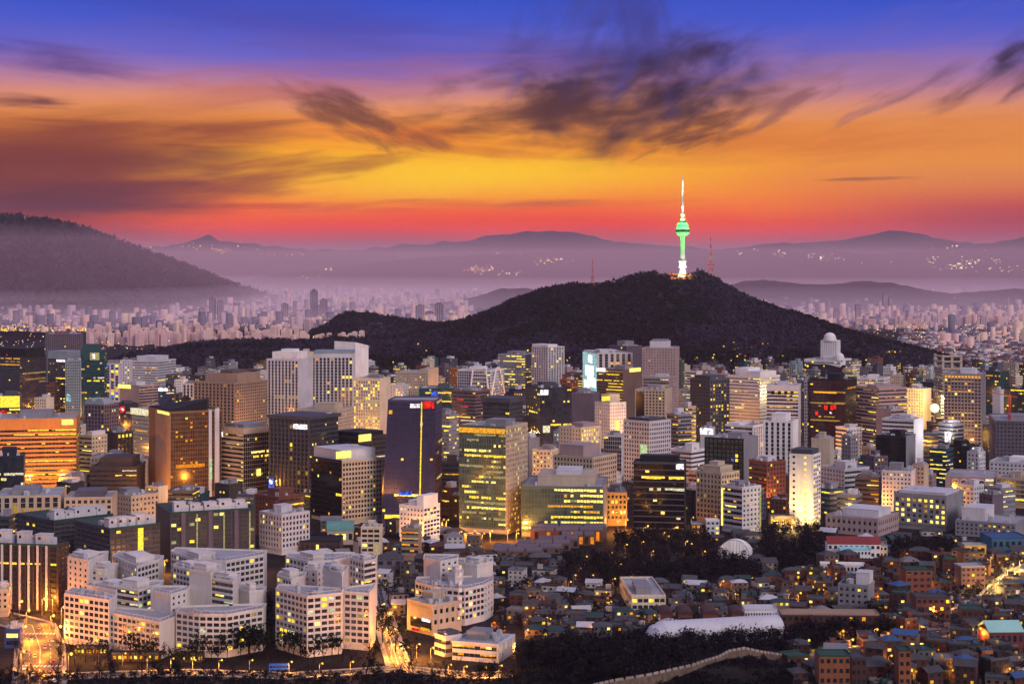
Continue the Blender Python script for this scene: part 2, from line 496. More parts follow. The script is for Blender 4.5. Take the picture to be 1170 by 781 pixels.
NAM = hill('hill', [(330, 402), (420, 398), (470, 386), (510, 374), (545, 364), (575, 352), (600, 341), (622, 332), (650, 327), (690, 327), (706, 322), (722, 316.5), (745, 312.5),
                    (762, 317), (790, 318), (797, 312.5), (808, 315), (822, 324), (850, 341), (880, 354), (915, 366), (950, 377), (990, 388), (1035, 399), (1075, 405), (1110, 408)],
           4000, 1050, 900, HILL, .85, 260, 110, 9.0, 230.0)
LOW = hill('hill', [(120, 410), (180, 404), (205, 398), (228, 394), (260, 393), (300, 392), (350, 392), (420, 390), (480, 386), (540, 384), (620, 390), (700, 401)],
           3650, 700, 500, HILL, .3, 160, 60, 6.0, 200.0)
KNOB = hill('hill', [(340, 388), (372, 374), (388, 362), (400, 358.5), (416, 360), (440, 364), (470, 368), (520, 374), (580, 380), (640, 386)],
            4900, 500, 500, HILL, .3, 120, 40, 8.0, 200.0)
WESTK = hill('hill', [(-80, 380), (0, 379), (25, 379), (50, 383), (80, 391)], 4700, 400, 300, HILL, .3, 60, 30, 6.0, 200.0)
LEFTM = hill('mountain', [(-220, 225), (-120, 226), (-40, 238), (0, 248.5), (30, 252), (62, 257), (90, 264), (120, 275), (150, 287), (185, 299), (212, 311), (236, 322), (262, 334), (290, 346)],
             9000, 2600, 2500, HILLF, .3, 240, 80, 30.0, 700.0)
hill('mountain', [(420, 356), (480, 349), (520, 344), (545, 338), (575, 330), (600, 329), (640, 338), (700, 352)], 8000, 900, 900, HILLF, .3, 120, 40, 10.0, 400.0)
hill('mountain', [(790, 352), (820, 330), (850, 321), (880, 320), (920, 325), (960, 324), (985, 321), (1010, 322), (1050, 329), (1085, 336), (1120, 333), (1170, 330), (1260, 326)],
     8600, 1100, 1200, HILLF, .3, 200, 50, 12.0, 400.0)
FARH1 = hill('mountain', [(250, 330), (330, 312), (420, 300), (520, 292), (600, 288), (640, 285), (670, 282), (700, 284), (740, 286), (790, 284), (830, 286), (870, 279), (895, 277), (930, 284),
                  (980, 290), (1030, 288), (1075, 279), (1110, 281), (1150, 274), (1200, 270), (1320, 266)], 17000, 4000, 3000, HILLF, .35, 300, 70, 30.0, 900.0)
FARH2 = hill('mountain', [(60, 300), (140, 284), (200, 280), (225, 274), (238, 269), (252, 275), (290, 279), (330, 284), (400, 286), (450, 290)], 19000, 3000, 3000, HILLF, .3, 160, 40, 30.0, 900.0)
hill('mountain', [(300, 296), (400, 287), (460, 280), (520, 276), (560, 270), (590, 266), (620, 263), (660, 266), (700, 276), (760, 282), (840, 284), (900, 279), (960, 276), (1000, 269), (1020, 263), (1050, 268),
                  (1090, 277), (1150, 280), (1300, 282)], 21000, 4000, 5000, HILLF, .3, 200, 40, 40.0, 1500.0)

# trees that cover the hills: one mass per hill, each crown a loose clump of twig-sized faces
BARK = [hill_mat('bare_twigs_' + k, a, b, .4) for k, a, b in (('brown', (.014, .010, .016), (.032, .021, .030)), ('dark', (.008, .007, .011), (.018, .013, .019)), ('evergreen', (.005, .008, .008), (.012, .017, .014)), ('hill', (.018, .015, .030), (.040, .031, .052)))]
def clump_mesh(name, cen, rad, hgt, per, mats, mi_tree, size):
    """cen (N,3) crown centres; per random triangles in each crown"""
    N = len(cen)
    u = RNG.normal(size=(N, per, 3)); u /= np.linalg.norm(u, axis=2, keepdims=True)
    u *= (RNG.random((N, per, 1)) ** .45)
    c = cen[:, None, :] + u * np.stack([rad, rad, hgt], -1)[:, None, :]
    d1 = RNG.normal(size=(N, per, 3)); d2 = RNG.normal(size=(N, per, 3))
    s = (size * rad)[:, None, None]
    d1 = d1 / np.linalg.norm(d1, axis=2, keepdims=True) * s
    d2 = d2 / np.linalg.norm(d2, axis=2, keepdims=True) * s
    tri = np.stack([c + d1, c - d1 * .5 + d2 * .8, c - d1 * .5 - d2 * .8], 2)
    v = tri.reshape(-1, 3)
    f = np.arange(len(v)).reshape(-1, 3)
    return rawmesh(name, v, f, mats, np.repeat(mi_tree, per))
def hill_trees(H, count, rmin, rmax, per=9, zmin=6, xlim=None):
    hf, (x0, x1, y0, y1) = H
    X = RNG.uniform(x0, x1, count); Y = RNG.uniform(y0, y0 + (y1 - y0) * .68, count)
    z = hf(X, Y)
    k = z > zmin
    pc = px_(X, Y); k &= ~((pc > 908) & (pc < 984) & (Y < 3240))
    X, Y, z = X[k], Y[k], z[k]
    r = RNG.uniform(rmin, rmax, len(X))
    sp = fbm(X / 90, Y / 90)
    big = fbm(X / 260 + 7, Y / 420)
    mi = np.where(sp > .60, 2, np.where(RNG.random(len(X)) < np.clip((big - .40) * 5, .05, .95), 3, 1))
    o = link('forest', clump_mesh('forest', np.stack([X, Y, z + r * .7], -1), r, r * 1.05, per, BARK, mi, .75))
    tag(o, kind='stuff')
hill_trees(NAM, 26000, 4.0, 7.5)
hill_trees(LOW, 7000, 4, 7)
hill_trees(KNOB, 2500, 5, 8)
hill_trees(LEFTM, 11000, 10, 24, 6, 12)

# ------------------------------------------------------------------ air
def air(name, x0, x1, y0, y1, z0, z1, dens, col, aniso=0.0):
    mb = MB(); mb.box(x0, x1, y0, y1, z0, z1)
    m = bpy.data.materials.new(name + '_air'); m.use_nodes = True; m.node_tree.nodes.clear()
    q = NT(m.node_tree)
    p = q.node('ShaderNodeVolumePrincipled')
    p.inputs['Color'].default_value = (*col, 1)
    p.inputs['Density'].default_value = dens
    p.inputs['Anisotropy'].default_value = aniso
    out = q.node('ShaderNodeOutputMaterial'); q.L.new(p.outputs[0], out.inputs['Volume'])
    return tag(mb.build(name, m), kind='stuff')
air('haze', -80000, 80000, -400, 118000, -9.0, 640.0, 1.5e-5, (.86, .66, .82))
air('fog_bank', -60000, 60000, 5150, 90000, -4.0, 48.0, 1.7e-4, (1.0, .80, .93), -.3)
air('mist', -61000, 61000, 5145, 91000, -4.5, 98.0, 1.15e-4, (1.0, .79, .92), -.3)
air('thin_mist', -62000, 62000, 5140, 92000, -5.0, 330.0, 8.5e-5, (.92, .56, .64), -.2)  # reddish colour puts the sunset light into the mist

# ------------------------------------------------------------------ buildings
def geom(xl, xm, xr, ytop, Y, asp=1.0, dep=28.0, turn=None):
    """footprint of a box seen with its near vertical edge in photo column xm at distance Y, its left face reaching xl and its right face xr"""
    phi = math.atan((xm - 585.0) / F)
    N = (X_(xm, Y), Y)
    if xr <= xm + 0.5:
        th = phi - math.radians(1.5) if turn is None else phi + math.radians(turn)
    else:
        wl, wr = max(1.0, xm - xl), max(1.0, xr - xm)
        th = phi + (math.atan(wr / (wl * asp)) if turn is None else math.radians(turn))
    s, c = math.sin(th), math.cos(th)
    kl = xl - 585.0
    L = (N[0] * F - kl * Y) / (kl * s + F * c)
    kr = xr - 585.0
    R = dep if xr <= xm + 0.5 else (kr * Y - N[0] * F) / (F * s - kr * c)
    R = min(max(R, 4.0), 160.0)
    A = (N[0] - L * c, N[1] + L * s)
    B = (N[0] + R * s, N[1] + R * c)
    D = (A[0] + R * s, A[1] + R * c)
    return [A, N, B, D], Z_(ytop, Y)

IDB = np.zeros((800, 1200), np.int32)        # which building shows where, for leaving out what nothing could be seen of
def raster(pts, idn):
    P = np.array(pts, float)
    # convex hull
    P = P[np.lexsort((P[:, 1], P[:, 0]))]
    def half(Q):
        h = []
        for p in Q:
            while len(h) > 1 and (h[-1][0] - h[-2][0]) * (p[1] - h[-2][1]) - (h[-1][1] - h[-2][1]) * (p[0] - h[-2][0]) <= 0: h.pop()
            h.append(p)
        return h[:-1]
    H = half(list(P)) + half(list(P[::-1]))
    if len(H) < 3: return 0
    H = np.array(H)
    x0, y0 = np.floor(H.min(0)).astype(int); x1, y1 = np.ceil(H.max(0)).astype(int)
    x0, y0 = max(0, x0), max(0, y0); x1, y1 = min(1170, x1), min(781, y1)
    if x1 <= x0 or y1 <= y0: return 0
    gx, gy = np.meshgrid(np.arange(x0, x1) + .5, np.arange(y0, y1) + .5)
    ok = np.ones(gx.shape, bool)
    for i in range(len(H)):
        a, b = H[i], H[(i + 1) % len(H)]
        ok &= (b[0] - a[0]) * (gy - a[1]) - (b[1] - a[1]) * (gx - a[0]) >= -0.5
    sub = IDB[y0:y1, x0:x1]
    new = ok & (sub == 0)
    sub[new] = idn
    return int(new.sum())
def prism_px(P, z0, z1):
    return [(px_(x, y), py_(z, y)) for x, y in P for z in (z0, z1)]

ST = dict(
    ribbon=dict(fp=3.9, bay=3.0, sp=.46, pr=.0, e=.35, rows=.40, kind='band'),
    thin=dict(fp=3.9, bay=2.0, sp=.26, pr=.06, e=.25, rows=.40, kind='band'),
    curtain=dict(fp=3.9, bay=2.2, sp=.10, pr=.07, e=.15, rows=.32, kind='band'),
    grid=dict(fp=3.7, bay=3.4, sp=.42, pr=.42, e=.40, rows=.0, kind='each'),
    punch=dict(fp=3.6, bay=3.6, sp=.56, pr=.52, e=.30, rows=.0, kind='each'),
    fins=dict(fp=3.9, bay=4.2, sp=.08, pr=.34, e=.9, rows=.10, kind='band'),
    piers=dict(fp=3.9, bay=4.6, sp=.30, pr=.34, e=.6, rows=.10, kind='band'),
    flat=dict(fp=3.0, bay=4.2, sp=.42, pr=.16, e=.35, rows=.0, kind='each'),
    blank=None)
def sty(s, **k):
    if s is None or s == 'blank': return None
    d = dict(ST[s]) if isinstance(s, str) else dict(s)
    d.update(k)
    return d

WINMESH = {}
def volume(root, org, P, z0, z1, edges, wallm, roofm, gl='dark', lits='y', litp=.12, ground=4.5, top=1.6, idn=0, parent=None, name='wall', spm=None, cap=True, fin=None, wn=100, litsel=None):
    """one block: core, floor slabs, piers and parapet as its wall, the panes behind them as windows of their own"""
    rs = random.Random(int(abs(P[0][0]) * 31 + abs(P[0][1]) * 7 + z1))
    par = parent or root
    mb = MB()
    Q = [(x - org[0], y - org[1]) for x, y in P]
    b0, b1 = z0 - org[2], z1 - org[2]
    k = len(Q)
    ztop = b1 - (1.0 if cap else 0.0)
    mb.prism(Q, b0 - 3.0, ztop, 0, False)
    lits = list(lits)
    if litp > 0: lits = lits + [rs.choice('ewad')]
    mats = [glass(gl)] + [lit(c) for c in lits]
    bands, each = {}, []
    Yn = P[1][1]
    for i, st in enumerate(edges):
        a, b = Q[i], Q[(i + 1) % k]
        L = math.hypot(b[0] - a[0], b[1] - a[1])
        if L < .5: continue
        d = ((b[0] - a[0]) / L, (b[1] - a[1]) / L)
        nn = (d[1], -d[0])
        if st is None:
            if cap: mb.bar(a, d, nn, -.2, L + .2, b1 - 1.6, b1, -.3, .22, 0, True)
            continue
        if st['kind'] == 'band' and st['pr'] > .2: st = dict(st, kind='each')
        e = st['e']; k1 = 1 if st.get('dk') else 0
        if cap: mb.bar(a, d, nn, -e + .05, L + e - .05, b1 - top, b1, -.3, e + .06, k1, True)
        H = b1 - top - b0 - ground
        nf = max(1, int(round(H / st['fp']))); fp = H / nf
        bay = max(st['bay'], 2.3 * Yn / F)
        nb = max(1, int(round(L / bay))); bw = L / nb
        pw = bw * st['pr']
        lp = st.get('lit', litp)
        for f in range(nf):
            zf = b0 + ground + f * fp
            sh = fp * st['sp']
            mb.bar(a, d, nn, 0, L, zf - sh * .5, zf + sh * .5, -.02, e, k1)
            row = [0] * nb
            if st['rows'] > 0:
                if rs.random() < st['rows'] * min(1.7, max(.6, lp / .10)):
                    p0 = rs.randrange(nb); ln = max(1, int(nb * rs.choice((.3, .6, .9, 1.0, 1.0)))); cc = 1 + rs.randrange(len(lits))
                    for j in range(p0, min(nb, p0 + ln)):
                        if rs.random() < .9: row[j] = cc
            for j in range(nb):
                if rs.random() < lp * (.6 if st['kind'] == 'band' else .9): row[j] = 1 + rs.randrange(len(lits))
            if st.get('toprow') and f == nf - 1: row = [1 + lits.index(st['toprow'])] * nb
            for j in range(nb):
                s0, s1 = j * bw + pw * .5 + .05, (j + 1) * bw - pw * .5 - .05
                za, zb = zf + sh * .5 + .04, zf + fp - sh * .5 - .04
                if st['kind'] == 'band':
                    bands.setdefault(f, []).append((a, d, nn, s0, s1, za, zb, row[j]))
                else:
                    each.append((a, d, nn, s0, s1, za, zb, row[j], i))
        if st['pr'] > 0:
            for j in range(nb + 1):
                c0 = max(0, j * bw - pw * .5); c1 = min(L, j * bw + pw * .5)
                mb.bar(a, d, nn, c0 - (e if j == 0 else 0), c1 + (e - .04 if j == nb else 0), b0 + ground - st['fp'] * .3, b1 - top + .05, -.02, e + .04, k1)
        # plinth: shop fronts between broad piers
        mb.bar(a, d, nn, 0, L, b0 - 2, b0 + .8, -.02, e + .1, k1)
        mb.bar(a, d, nn, 0, L, b0 + ground - .9, b0 + ground - .2, -.02, e + .12, k1)
    w = mb.build(name, [wallm, spm or wallm], par)
    w_par = w if parent else par
    if cap:
        rb = MB(); rb.poly([(x, y, ztop) for x, y in Q])
        rb.build('roof', roofm, par)
    def quad(m, a, d, nn, s0, s1, za, zb, mi, o=(0, 0, 0), off=.03):
        def T(t, z): return (a[0] + d[0] * t + nn[0] * off - o[0], a[1] + d[1] * t + nn[1] * off - o[1], z - o[2])
        m.quad(T(s0, za), T(s1, za), T(s1, zb), T(s0, zb), mi)
    for f, lst in bands.items():
        m = MB()
        for it in lst:
            if it[7]:
                a_, d_, n_, s0, s1, za, zb, li = it
                zm = za + (zb - za) * rs.uniform(.38, .6)
                quad(m, a_, d_, n_, s0, s1, za, zm, 0); quad(m, a_, d_, n_, s0, s1, zm, zb, li)
            else: quad(m, *it)
        m.build('window', mats, w_par)
    vis, rest = [], []
    for it in each:
        a, d, nn, s0, s1, za, zb, li, ei = it
        cx, cy, cz = a[0] + d[0] * (s0 + s1) / 2 + org[0], a[1] + d[1] * (s0 + s1) / 2 + org[1], (za + zb) / 2 + org[2]
        u, v = int(px_(cx, cy)), int(py_(cz, cy))
        seen = 0 <= u < 1170 and 0 <= v < 781 and IDB[v, u] in (idn, 0)
        (vis if seen else rest).append(it)
    vis.sort(key=lambda t: -t[6])
    rest += vis[wn:]; vis = vis[:wn]
    cache = {}
    for it in vis:
        a, d, nn, s0, s1, za, zb, li, ei = it
        key = (ei, li)
        o = (a[0] + d[0] * s0, a[1] + d[1] * s0, za)
        if key not in cache:
            m = MB(); quad(m, a, d, nn, s0, s1, za, zb, 0, o)
            cache[key] = m.mesh('window', mats[li])
        link('window', cache[key], w_par, o)
    if rest:
        m = MB()
        for it in rest: quad(m, *it[:8])
        tag(m.build('window', mats, w_par), kind='stuff')
    return w

def roof_kit(root, org, P, z1, plan, rs, big=True):
    """plant rooms, cooling towers, ducts and a mast on a flat roof"""
    Q = [(x - org[0], y - org[1]) for x, y in P]
    zb = z1 - org[2] - 1.0
    A, N, B, D = Q[0], Q[1], Q[2], Q[-1]
    L = math.hypot(A[0] - N[0], A[1] - N[1]); R = math.hypot(B[0] - N[0], B[1] - N[1])
    ux = ((A[0] - N[0]) / L, (A[1] - N[1]) / L); uy = ((B[0] - N[0]) / R, (B[1] - N[1]) / R)
    def at(u, v): return (N[0] + ux[0] * L * u + uy[0] * R * v, N[1] + ux[1] * L * u + uy[1] * R * v)
    for (u0, u1, v0, v1, h, mname) in plan:
        mb = MB()
        c = at((u0 + u1) / 2, (v0 + v1) / 2)
        mb.obox(c, ux, L * abs(u1 - u0) / 2, R * abs(v1 - v0) / 2, zb, zb + 1.0 + h)
        mb.obox(c, ux, L * abs(u1 - u0) / 2 + .25, R * abs(v1 - v0) / 2 + .25, zb + 1.0 + h, zb + 1.35 + h)
        mb.build('plant_room', MATS.get('wall_' + mname) or wall(mname), root)
    if big:
        for k in range(rs.randint(4, 8)):
            mb = MB(); c = at(rs.uniform(.1, .9), rs.uniform(.1, .9)); w = rs.uniform(.6, 2.0); h = rs.uniform(1.2, 3.2)
            mb.obox(c, ux, w, w * .8, zb, zb + h); mb.obox(c, ux, w * .7, w * .55, zb + h, zb + h + .4)
            mb.build('cooling_unit', PLANT, root)
        if rs.random() < .5:
            mb = MB(); c = at(rs.uniform(.2, .8), rs.uniform(.2, .8)); h = rs.uniform(5, 11)
            mb.tube((c[0], c[1], zb), (c[0], c[1], zb + h), .25, .08)
            for t in (.5, .7, .85): mb.tube((c[0] - .9, c[1], zb + h * t), (c[0] + .9, c[1], zb + h * t), .07, .07)
            mb.build('antenna', METAL, root)

BLD = []
def B(kind, label, cat, xl, xm, xr, yt, Y, wc, gl, ml, mr, **o):
    P, z1 = geom(xl, xm, xr, yt, Y, o.pop('asp', 1.0), o.pop('dep', 28.0), o.pop('turn', None))
    BLD.append(dict(kind=kind, label=label, cat=cat, P=P, z1=z1, Y=Y, wc=wc, gl=gl, ml=ml, mr=mr, o=o, px=(xl, xm, xr, yt), extra=[]))
    return BLD[-1]
# sign(b, face, u0, u1, v0, v1, mat): lit panel on a face; u along the face (0 = its left end), v = metres below the top
def S(b, face, u0, u1, d0, d1, k, nm='sign', proud=.75): b['extra'].append(('sign', face, u0, u1, d0, d1, k, nm, proud))

T_, O_ = 'office_tower', 'office_block'
# ---- left third, back to front
B('construction_tower', 'mauve tower block under construction with red beacons, behind the teal glass tower', 'building', 52, 92, 95, 381, 2950, 'mauve', 'dark', 'grid', 'grid', litp=.02, crane=1, beacons=3)
B(T_, 'pale office tower with white floor bands and a stepped top, before the wooded ridge', 'building', 150, 180, 201, 412, 2600, 'lgrey', 'pale', sty('ribbon', sp=.4), sty('ribbon', sp=.4), lits='yw', litp=.07, asp=1.3, plan=[(.15, .85, .1, .8, 6, 'lgrey')])
B(O_, 'narrow white office block with yellow top floors beside the pale stepped tower', 'building', 137, 148, 151, 411, 2560, 'lgrey', 'pale', 'grid', 'blank', litp=.25, lits='yYw')
B(O_, 'office block with bright blue glass bays between pale piers', 'building', 121, 136, 139, 415, 2500, 'lgrey', 'blue', sty('fins', bay=6), 'blank', lits='by', litp=.35, plan=[(.1, .9, .1, .9, 4, 'grey')])
b = B(T_, 'dark teal glass tower with a slanted crown and a lit white emblem', 'building', 92, 119, 122, 399, 2300, 'teal', 'teal', 'curtain', 'curtain', litp=.10, lits='yYa', plan=[(.2, .9, .1, .9, 6, 'teal')], beacons=2)
S(b, 0, .40, .80, 4, 14, 'e', 'emblem'); S(b, 0, .5, .7, 6, 12, 'W', 'emblem')
b = B(T_, 'teal tower under a blue sloping roof band with yellow floors half lit', 'building', 55, 76, 94, 410, 2340, 'navy', 'dark', sty('curtain', rows=.4), sty('thin', sp=.3), litp=.10, lits='yY', plan=[(.0, 1.0, .0, 1.0, 10, 'steel')], beacons=2)
S(b, 0, .5, .95, 1, 4, 'W')
b = B(T_, 'slender silvery green slab with a turquoise lamp near its foot', 'building', 75, 92, 93, 411, 2270, 'steel', 'green', sty('grid', bay=2.5), 'blank', litp=.04, lits='ew')
S(b, 0, .05, .35, 44, 54, 'c', 'lit_screen')
b = B(T_, 'black navy tower with red beacons along its roof', 'building', -14, 23, 52, 407, 2150, 'navy', 'dark', 'thin', sty('thin', sp=.2), litp=.035, lits='yad', plan=[(-.05, .95, .15, .9, 9, 'black')], beacons=6)
b = B(O_, 'low dark block carrying a broad yellow lit billboard and a red lamp', 'building', -12, 23, 25, 452, 1850, 'dgrey', 'dark', 'curtain', 'blank', litp=.3, lits='yY')
S(b, 0, .0, .99, 0, 12, 'y', 'billboard'); S(b, 0, .3, .55, 15, 21, 'r', 'sign')
B(O_, 'violet brown block with two arched glass vaults on its roof', 'building', 97, 119, 135, 462, 1900, 'mauve', 'dark', sty('piers', fp=4.2), sty('piers'), litp=.03, lits='yd', vault=1)
b = B(O_, 'dark navy block with a small red and white round sign', 'building', 131, 137, 158, 461, 1980, 'navy', 'dark', 'curtain', 'curtain', litp=.05, lits='yg')
S(b, 1, .0, .25, 3, 10, 'r'); S(b, 1, .06, .2, 5, 8, 'W')
b = B(O_, 'brown ribbon windowed block with a lit yellowish roof sign', 'building', 137, 159, 182, 440, 2250, 'pink', 'dark', 'blank', sty('ribbon', sp=.5), litp=.04, lits='yd', asp=.9)
S(b, 0, -.05, .6, 0, 5, 'Y')
b = B(O_, 'small navy glass block with a white lit band under its roof', 'building', 181, 199, 201, 443, 2200, 'navy', 'blue', 'curtain', 'blank', litp=.2, lits='ygw')
S(b, 0, .0, .6, 0, 4, 'W')
B(O_, 'narrow pale block with a teal stripe between the ribbon block and the brown hotel', 'building', 209, 221, 224, 438, 2300, 'lgrey', 'teal', 'fins', 'blank', litp=.05)
B('hotel', 'big brown hotel with vertical dark strips and a broad penthouse', 'hotel', 222, 268, 305, 437, 2080, 'tan', 'dark', sty('fins', bay=5.2, pr=.4, sp=.25, e=.7), sty('grid', bay=4.6), litp=.04, lits='yd', plan=[(.05, .85, .15, .85, 9, 'tan'), (.3, .6, .3, .7, 13, 'brown')], asp=1.1)
b = B(O_, 'pale curtain walled block with a bright white roof band behind the golden tower', 'building', 151, 170, 200, 468, 1760, 'cream', 'pale', sty('thin', lit=.08), 'thin', litp=.06, lits='ye')
S(b, 0, -.02, 1.02, -.5, 6, 'w', 'lit_band')
b = B(T_, 'golden dark glass tower with a bare tan panel and a slanted black roof', 'building', 170, 195, 253, 470, 1480, 'gold', 'gold', 'blank', sty('curtain', rows=.1, lit=.07), litp=.07, lits='oay', asp=.8, special='gold')
b = B(O_, 'small dark block with a yellow row of top windows', 'building', 118, 134, 151, 494, 1620, 'dbrown', 'dark', 'blank', sty('piers', bay=5, toprow='y'), litp=.0, lits='y')
B(O_, 'white office block with narrow floor bands and a notched top corner', 'building', 88, 105, 122, 497, 1590, 'cream', 'dark', sty('ribbon', sp=.55), sty('punch', lit=.03), litp=.12, lits='yY', plan=[(.0, .3, .0, .9, 3, 'white')])
B(O_, 'low dark mauve block with plain bands in front of the white notched block', 'building', 103, 156, 166, 533, 1490, 'dbrown', 'dark', sty('ribbon', sp=.6, fp=4.5), 'blank', litp=.01, plan=[(.1, .8, .1, .9, 7, 'dbrown')])
b = B(O_, 'low greenish glass pavilion on the roofs behind the mauve block', 'building', 104, 140, 147, 521, 1540, 'grey', 'green', sty('piers', bay=3), 'blank', litp=.02)
B(O_, 'white block with tall slim fins beside the foot of the golden tower', 'building', 143, 168, 171, 524, 1530, 'lgrey', 'pale', sty('fins', bay=4), 'blank', litp=.08, lits='gw')
b = B('hotel', 'wide orange lit hotel slab with long bands of windows and a lit corner sign', 'hotel', -40, 87, 91, 477, 1540, 'orange', 'dark', sty('ribbon', sp=.5, fp=4.0, rows=.5), 'ribbon', litp=.10, lits='yay', dep=26, top=9, turn=3)
S(b, 0, .87, .975, 1.2, 6, 'Y')
B(O_, 'dark navy glass block at the foot of the orange hotel', 'building', -12, 27, 29, 520, 1400, 'navy', 'dark', 'curtain', 'blank', litp=.07, lits='y')
b = B(O_, 'office block with tan bands on one side and black glass on the other', 'building', 253, 278, 309, 489, 1490, 'sand', 'black', sty('ribbon', sp=.5), sty('curtain', rows=.3), litp=.10, lits='yY', plan=[(.1, .9, .1, .9, 2.5, 'grey')], top=5)
S(b, 0, .0, .12, 5, 9, 'W'); S(b, 1, .45, .6, 36, 42, 'Y')
# ---- the pair of white finned towers and around
b = B('hotel', 'white finned hotel tower with a bare cream side and red roof lamps', 'hotel', 306, 341, 357, 410, 2130, 'lgrey', 'dark', sty('fins', bay=4.6, pr=.36, sp=.12, e=1.2), 'blank', litp=.02, lits='ad', plan=[(.1, .9, .1, .85, 8, 'white'), (.3, .7, .3, .7, 11, 'white')], beacons=3, dep=26, top=2.5)
B(T_, 'plain cream service tower joining the two finned towers', 'building', 340, 355, 358, 402, 2190, 'cream', 'dark', 'blank', 'blank', litp=0)
b = B(T_, 'finned tower with a blue grey roof band and lit orange top floors', 'building', 356, 403, 406, 404, 2220, 'lgrey', 'dark', sty('fins', bay=4.6, pr=.34, sp=.12, e=1.2), 'blank', litp=.04, lits='aoy', plan=[(.0, .95, .0, .9, 3, 'steel')], top=5)
B(T_, 'tall bare white slab with a sloped top behind the finned towers', 'building', 382, 406, 421, 396, 2290, 'white', 'dark', 'blank', 'blank', litp=0, slope=1)
B('hotel', 'bright yellow lit hotel with a fine grid of windows', 'hotel', 404, 434, 446, 432, 1980, 'cream', 'pale', sty('grid', bay=3.0, sp=.34, pr=.3, lit=.55), sty('blank'), litp=.5, lits='yyYe', top=3)
B(O_, 'low cream podium with stepped roofs below the finned towers', 'building', 340, 385, 404, 468, 1800, 'sand', 'dark', 'blank', sty('punch'), litp=.03, plan=[(.1, .6, .1, .6, 6, 'sand')])
B(O_, 'beige wide office block with small windows under the foothill', 'building', 452, 489, 501, 425, 2520, 'sand', 'pale', sty('grid', lit=.12), 'blank', litp=.1, lits='ye', plan=[(.0, .25, .0, 1.0, 4, 'sand')])
b = B(O_, 'dark teal block with a blue lit sign behind the slanted dark tower', 'building', 479, 518, 520, 443, 2300, 'teal', 'teal', 'curtain', 'blank', litp=.02, lits='y')
S(b, 0, .35, .55, 4, 14, 'b')
B(O_, 'blue glass block wrapped in white leaning lattice frames', 'building', 523, 560, 576, 423, 2360, 'white', 'blue', sty('curtain', lit=.08, rows=.4), 'curtain', litp=.1, lits='yY', special='lattice')
B(O_, 'small orange lit block behind the lattice framed block', 'building', 514, 527, 541, 421, 2660, 'orange', 'gold', 'grid', 'grid', litp=.3, lits='ao')
B(O_, 'dark mauve brick block with faint bands behind the slanted tower', 'building', 516, 543, 560, 446, 1930, 'mauve', 'dark', 'ribbon', 'ribbon', litp=.03, lits='yr')
B(T_, 'glass tower with broad yellow floors at the mountain foot', 'building', 569, 600, 618, 405, 2720, 'steel', 'pale', sty('thin', rows=.8), sty('thin', rows=.6), litp=.2, lits='yY', beacons=1)
B(T_, 'white tower with a tall recess and a flat cap at the mountain foot', 'building', 608, 626, 644, 396, 2680, 'lgrey', 'pale', sty('piers', bay=5), sty('fins', bay=6), litp=.08, lits='ye', plan=[(.0, 1.0, .0, .6, 3, 'white')])
B(T_, 'dark blue tower with an overhanging square crown behind the green glass office', 'building', 552, 582, 597, 459, 1640, 'dgrey', 'dark', 'thin', 'thin', litp=.03, lits='ya', plan=[(-.06, 1.06, -.06, 1.06, 3, 'dgrey')])
b = B(T_, 'slanted dark violet glass tower with a yellow light line down its face', 'building', 436, 497, 505, 457, 1330, 'purple', 'violet', sty('curtain', sp=.06, rows=.14, pr=.04), 'curtain', litp=.015, lits='yY', special='slant')
b = B(O_, 'grey office block with a purple lit edge beside the slanted tower', 'building', 498, 513, 524, 473, 1560, 'grey', 'pale', sty('ribbon', sp=.4), sty('ribbon', sp=.4, lit=.25), litp=.10, lits='yY', )
B(O_, 'dark low brick block under the purple edged office block', 'building', 500, 524, 527, 527, 1440, 'dbrown', 'dark', 'ribbon', 'blank', litp=.05, lits='ya')
b = B(T_, 'grey tower with a thin overhanging roof and a blue lit screen', 'building', 309, 353, 386, 478, 1450, 'dgrey', 'dark', sty('fins', bay=4.2, sp=.2, pr=.25), sty('thin', rows=.1), litp=.03, lits='yYe', plan=[(-.05, 1.05, -.05, 1.05, 1.2, 'dgrey')])
S(b, 0, .62, .98, 5, 9, 'W'); S(b, 0, -.02, .12, 52, 60, 'b', 'lit_screen'); S(b, 0, .0, .09, 53, 57, 'W', 'lit_screen'); S(b, 0, .72, .98, 76, 84, 'o', 'lit_panel')
b = B(O_, 'dark block with a round black roof and a white lit sign', 'building', 378, 410, 441, 499, 1480, 'dbrown', 'dark', 'ribbon', 'ribbon', litp=.02, lits='y', plan=[(.05, .95, .05, .95, 3, 'black')])
S(b, 1, -.05, .4, -2, 4, 'Y')
b = B(O_, 'office block with black glass on one face and a beige window grid on the other', 'building', 356, 391, 436, 526, 1330, 'sand', 'black', sty('curtain', rows=.22), sty('grid', bay=2.8, fp=3.6, pr=.36, lit=.05), litp=.05, lits='yaY', plan=[(.1, 1.0, .06, .92, 7, 'lgrey')], asp=.85, special='darkleft')
S(b, 0, .0, .05, 0, 1, 'y'); S(b, 1, -.12, .25, -7, -1.5, 'Y', 'sign', -2.5)
b = B(T_, 'green glass office tower with yellow floors and a piered stone side', 'building', 525, 578, 602, 487, 1285, 'sand', 'green', sty('thin', sp=.16, rows=.95, pr=.10, dk=True, lit=.16), sty('grid', bay=2.9, lit=.30), litp=.14, lits='yYe', top=2, spmat='sage')
S(b, 0, .01, .99, 1.8, 5.5, 'a', 'lit_band')
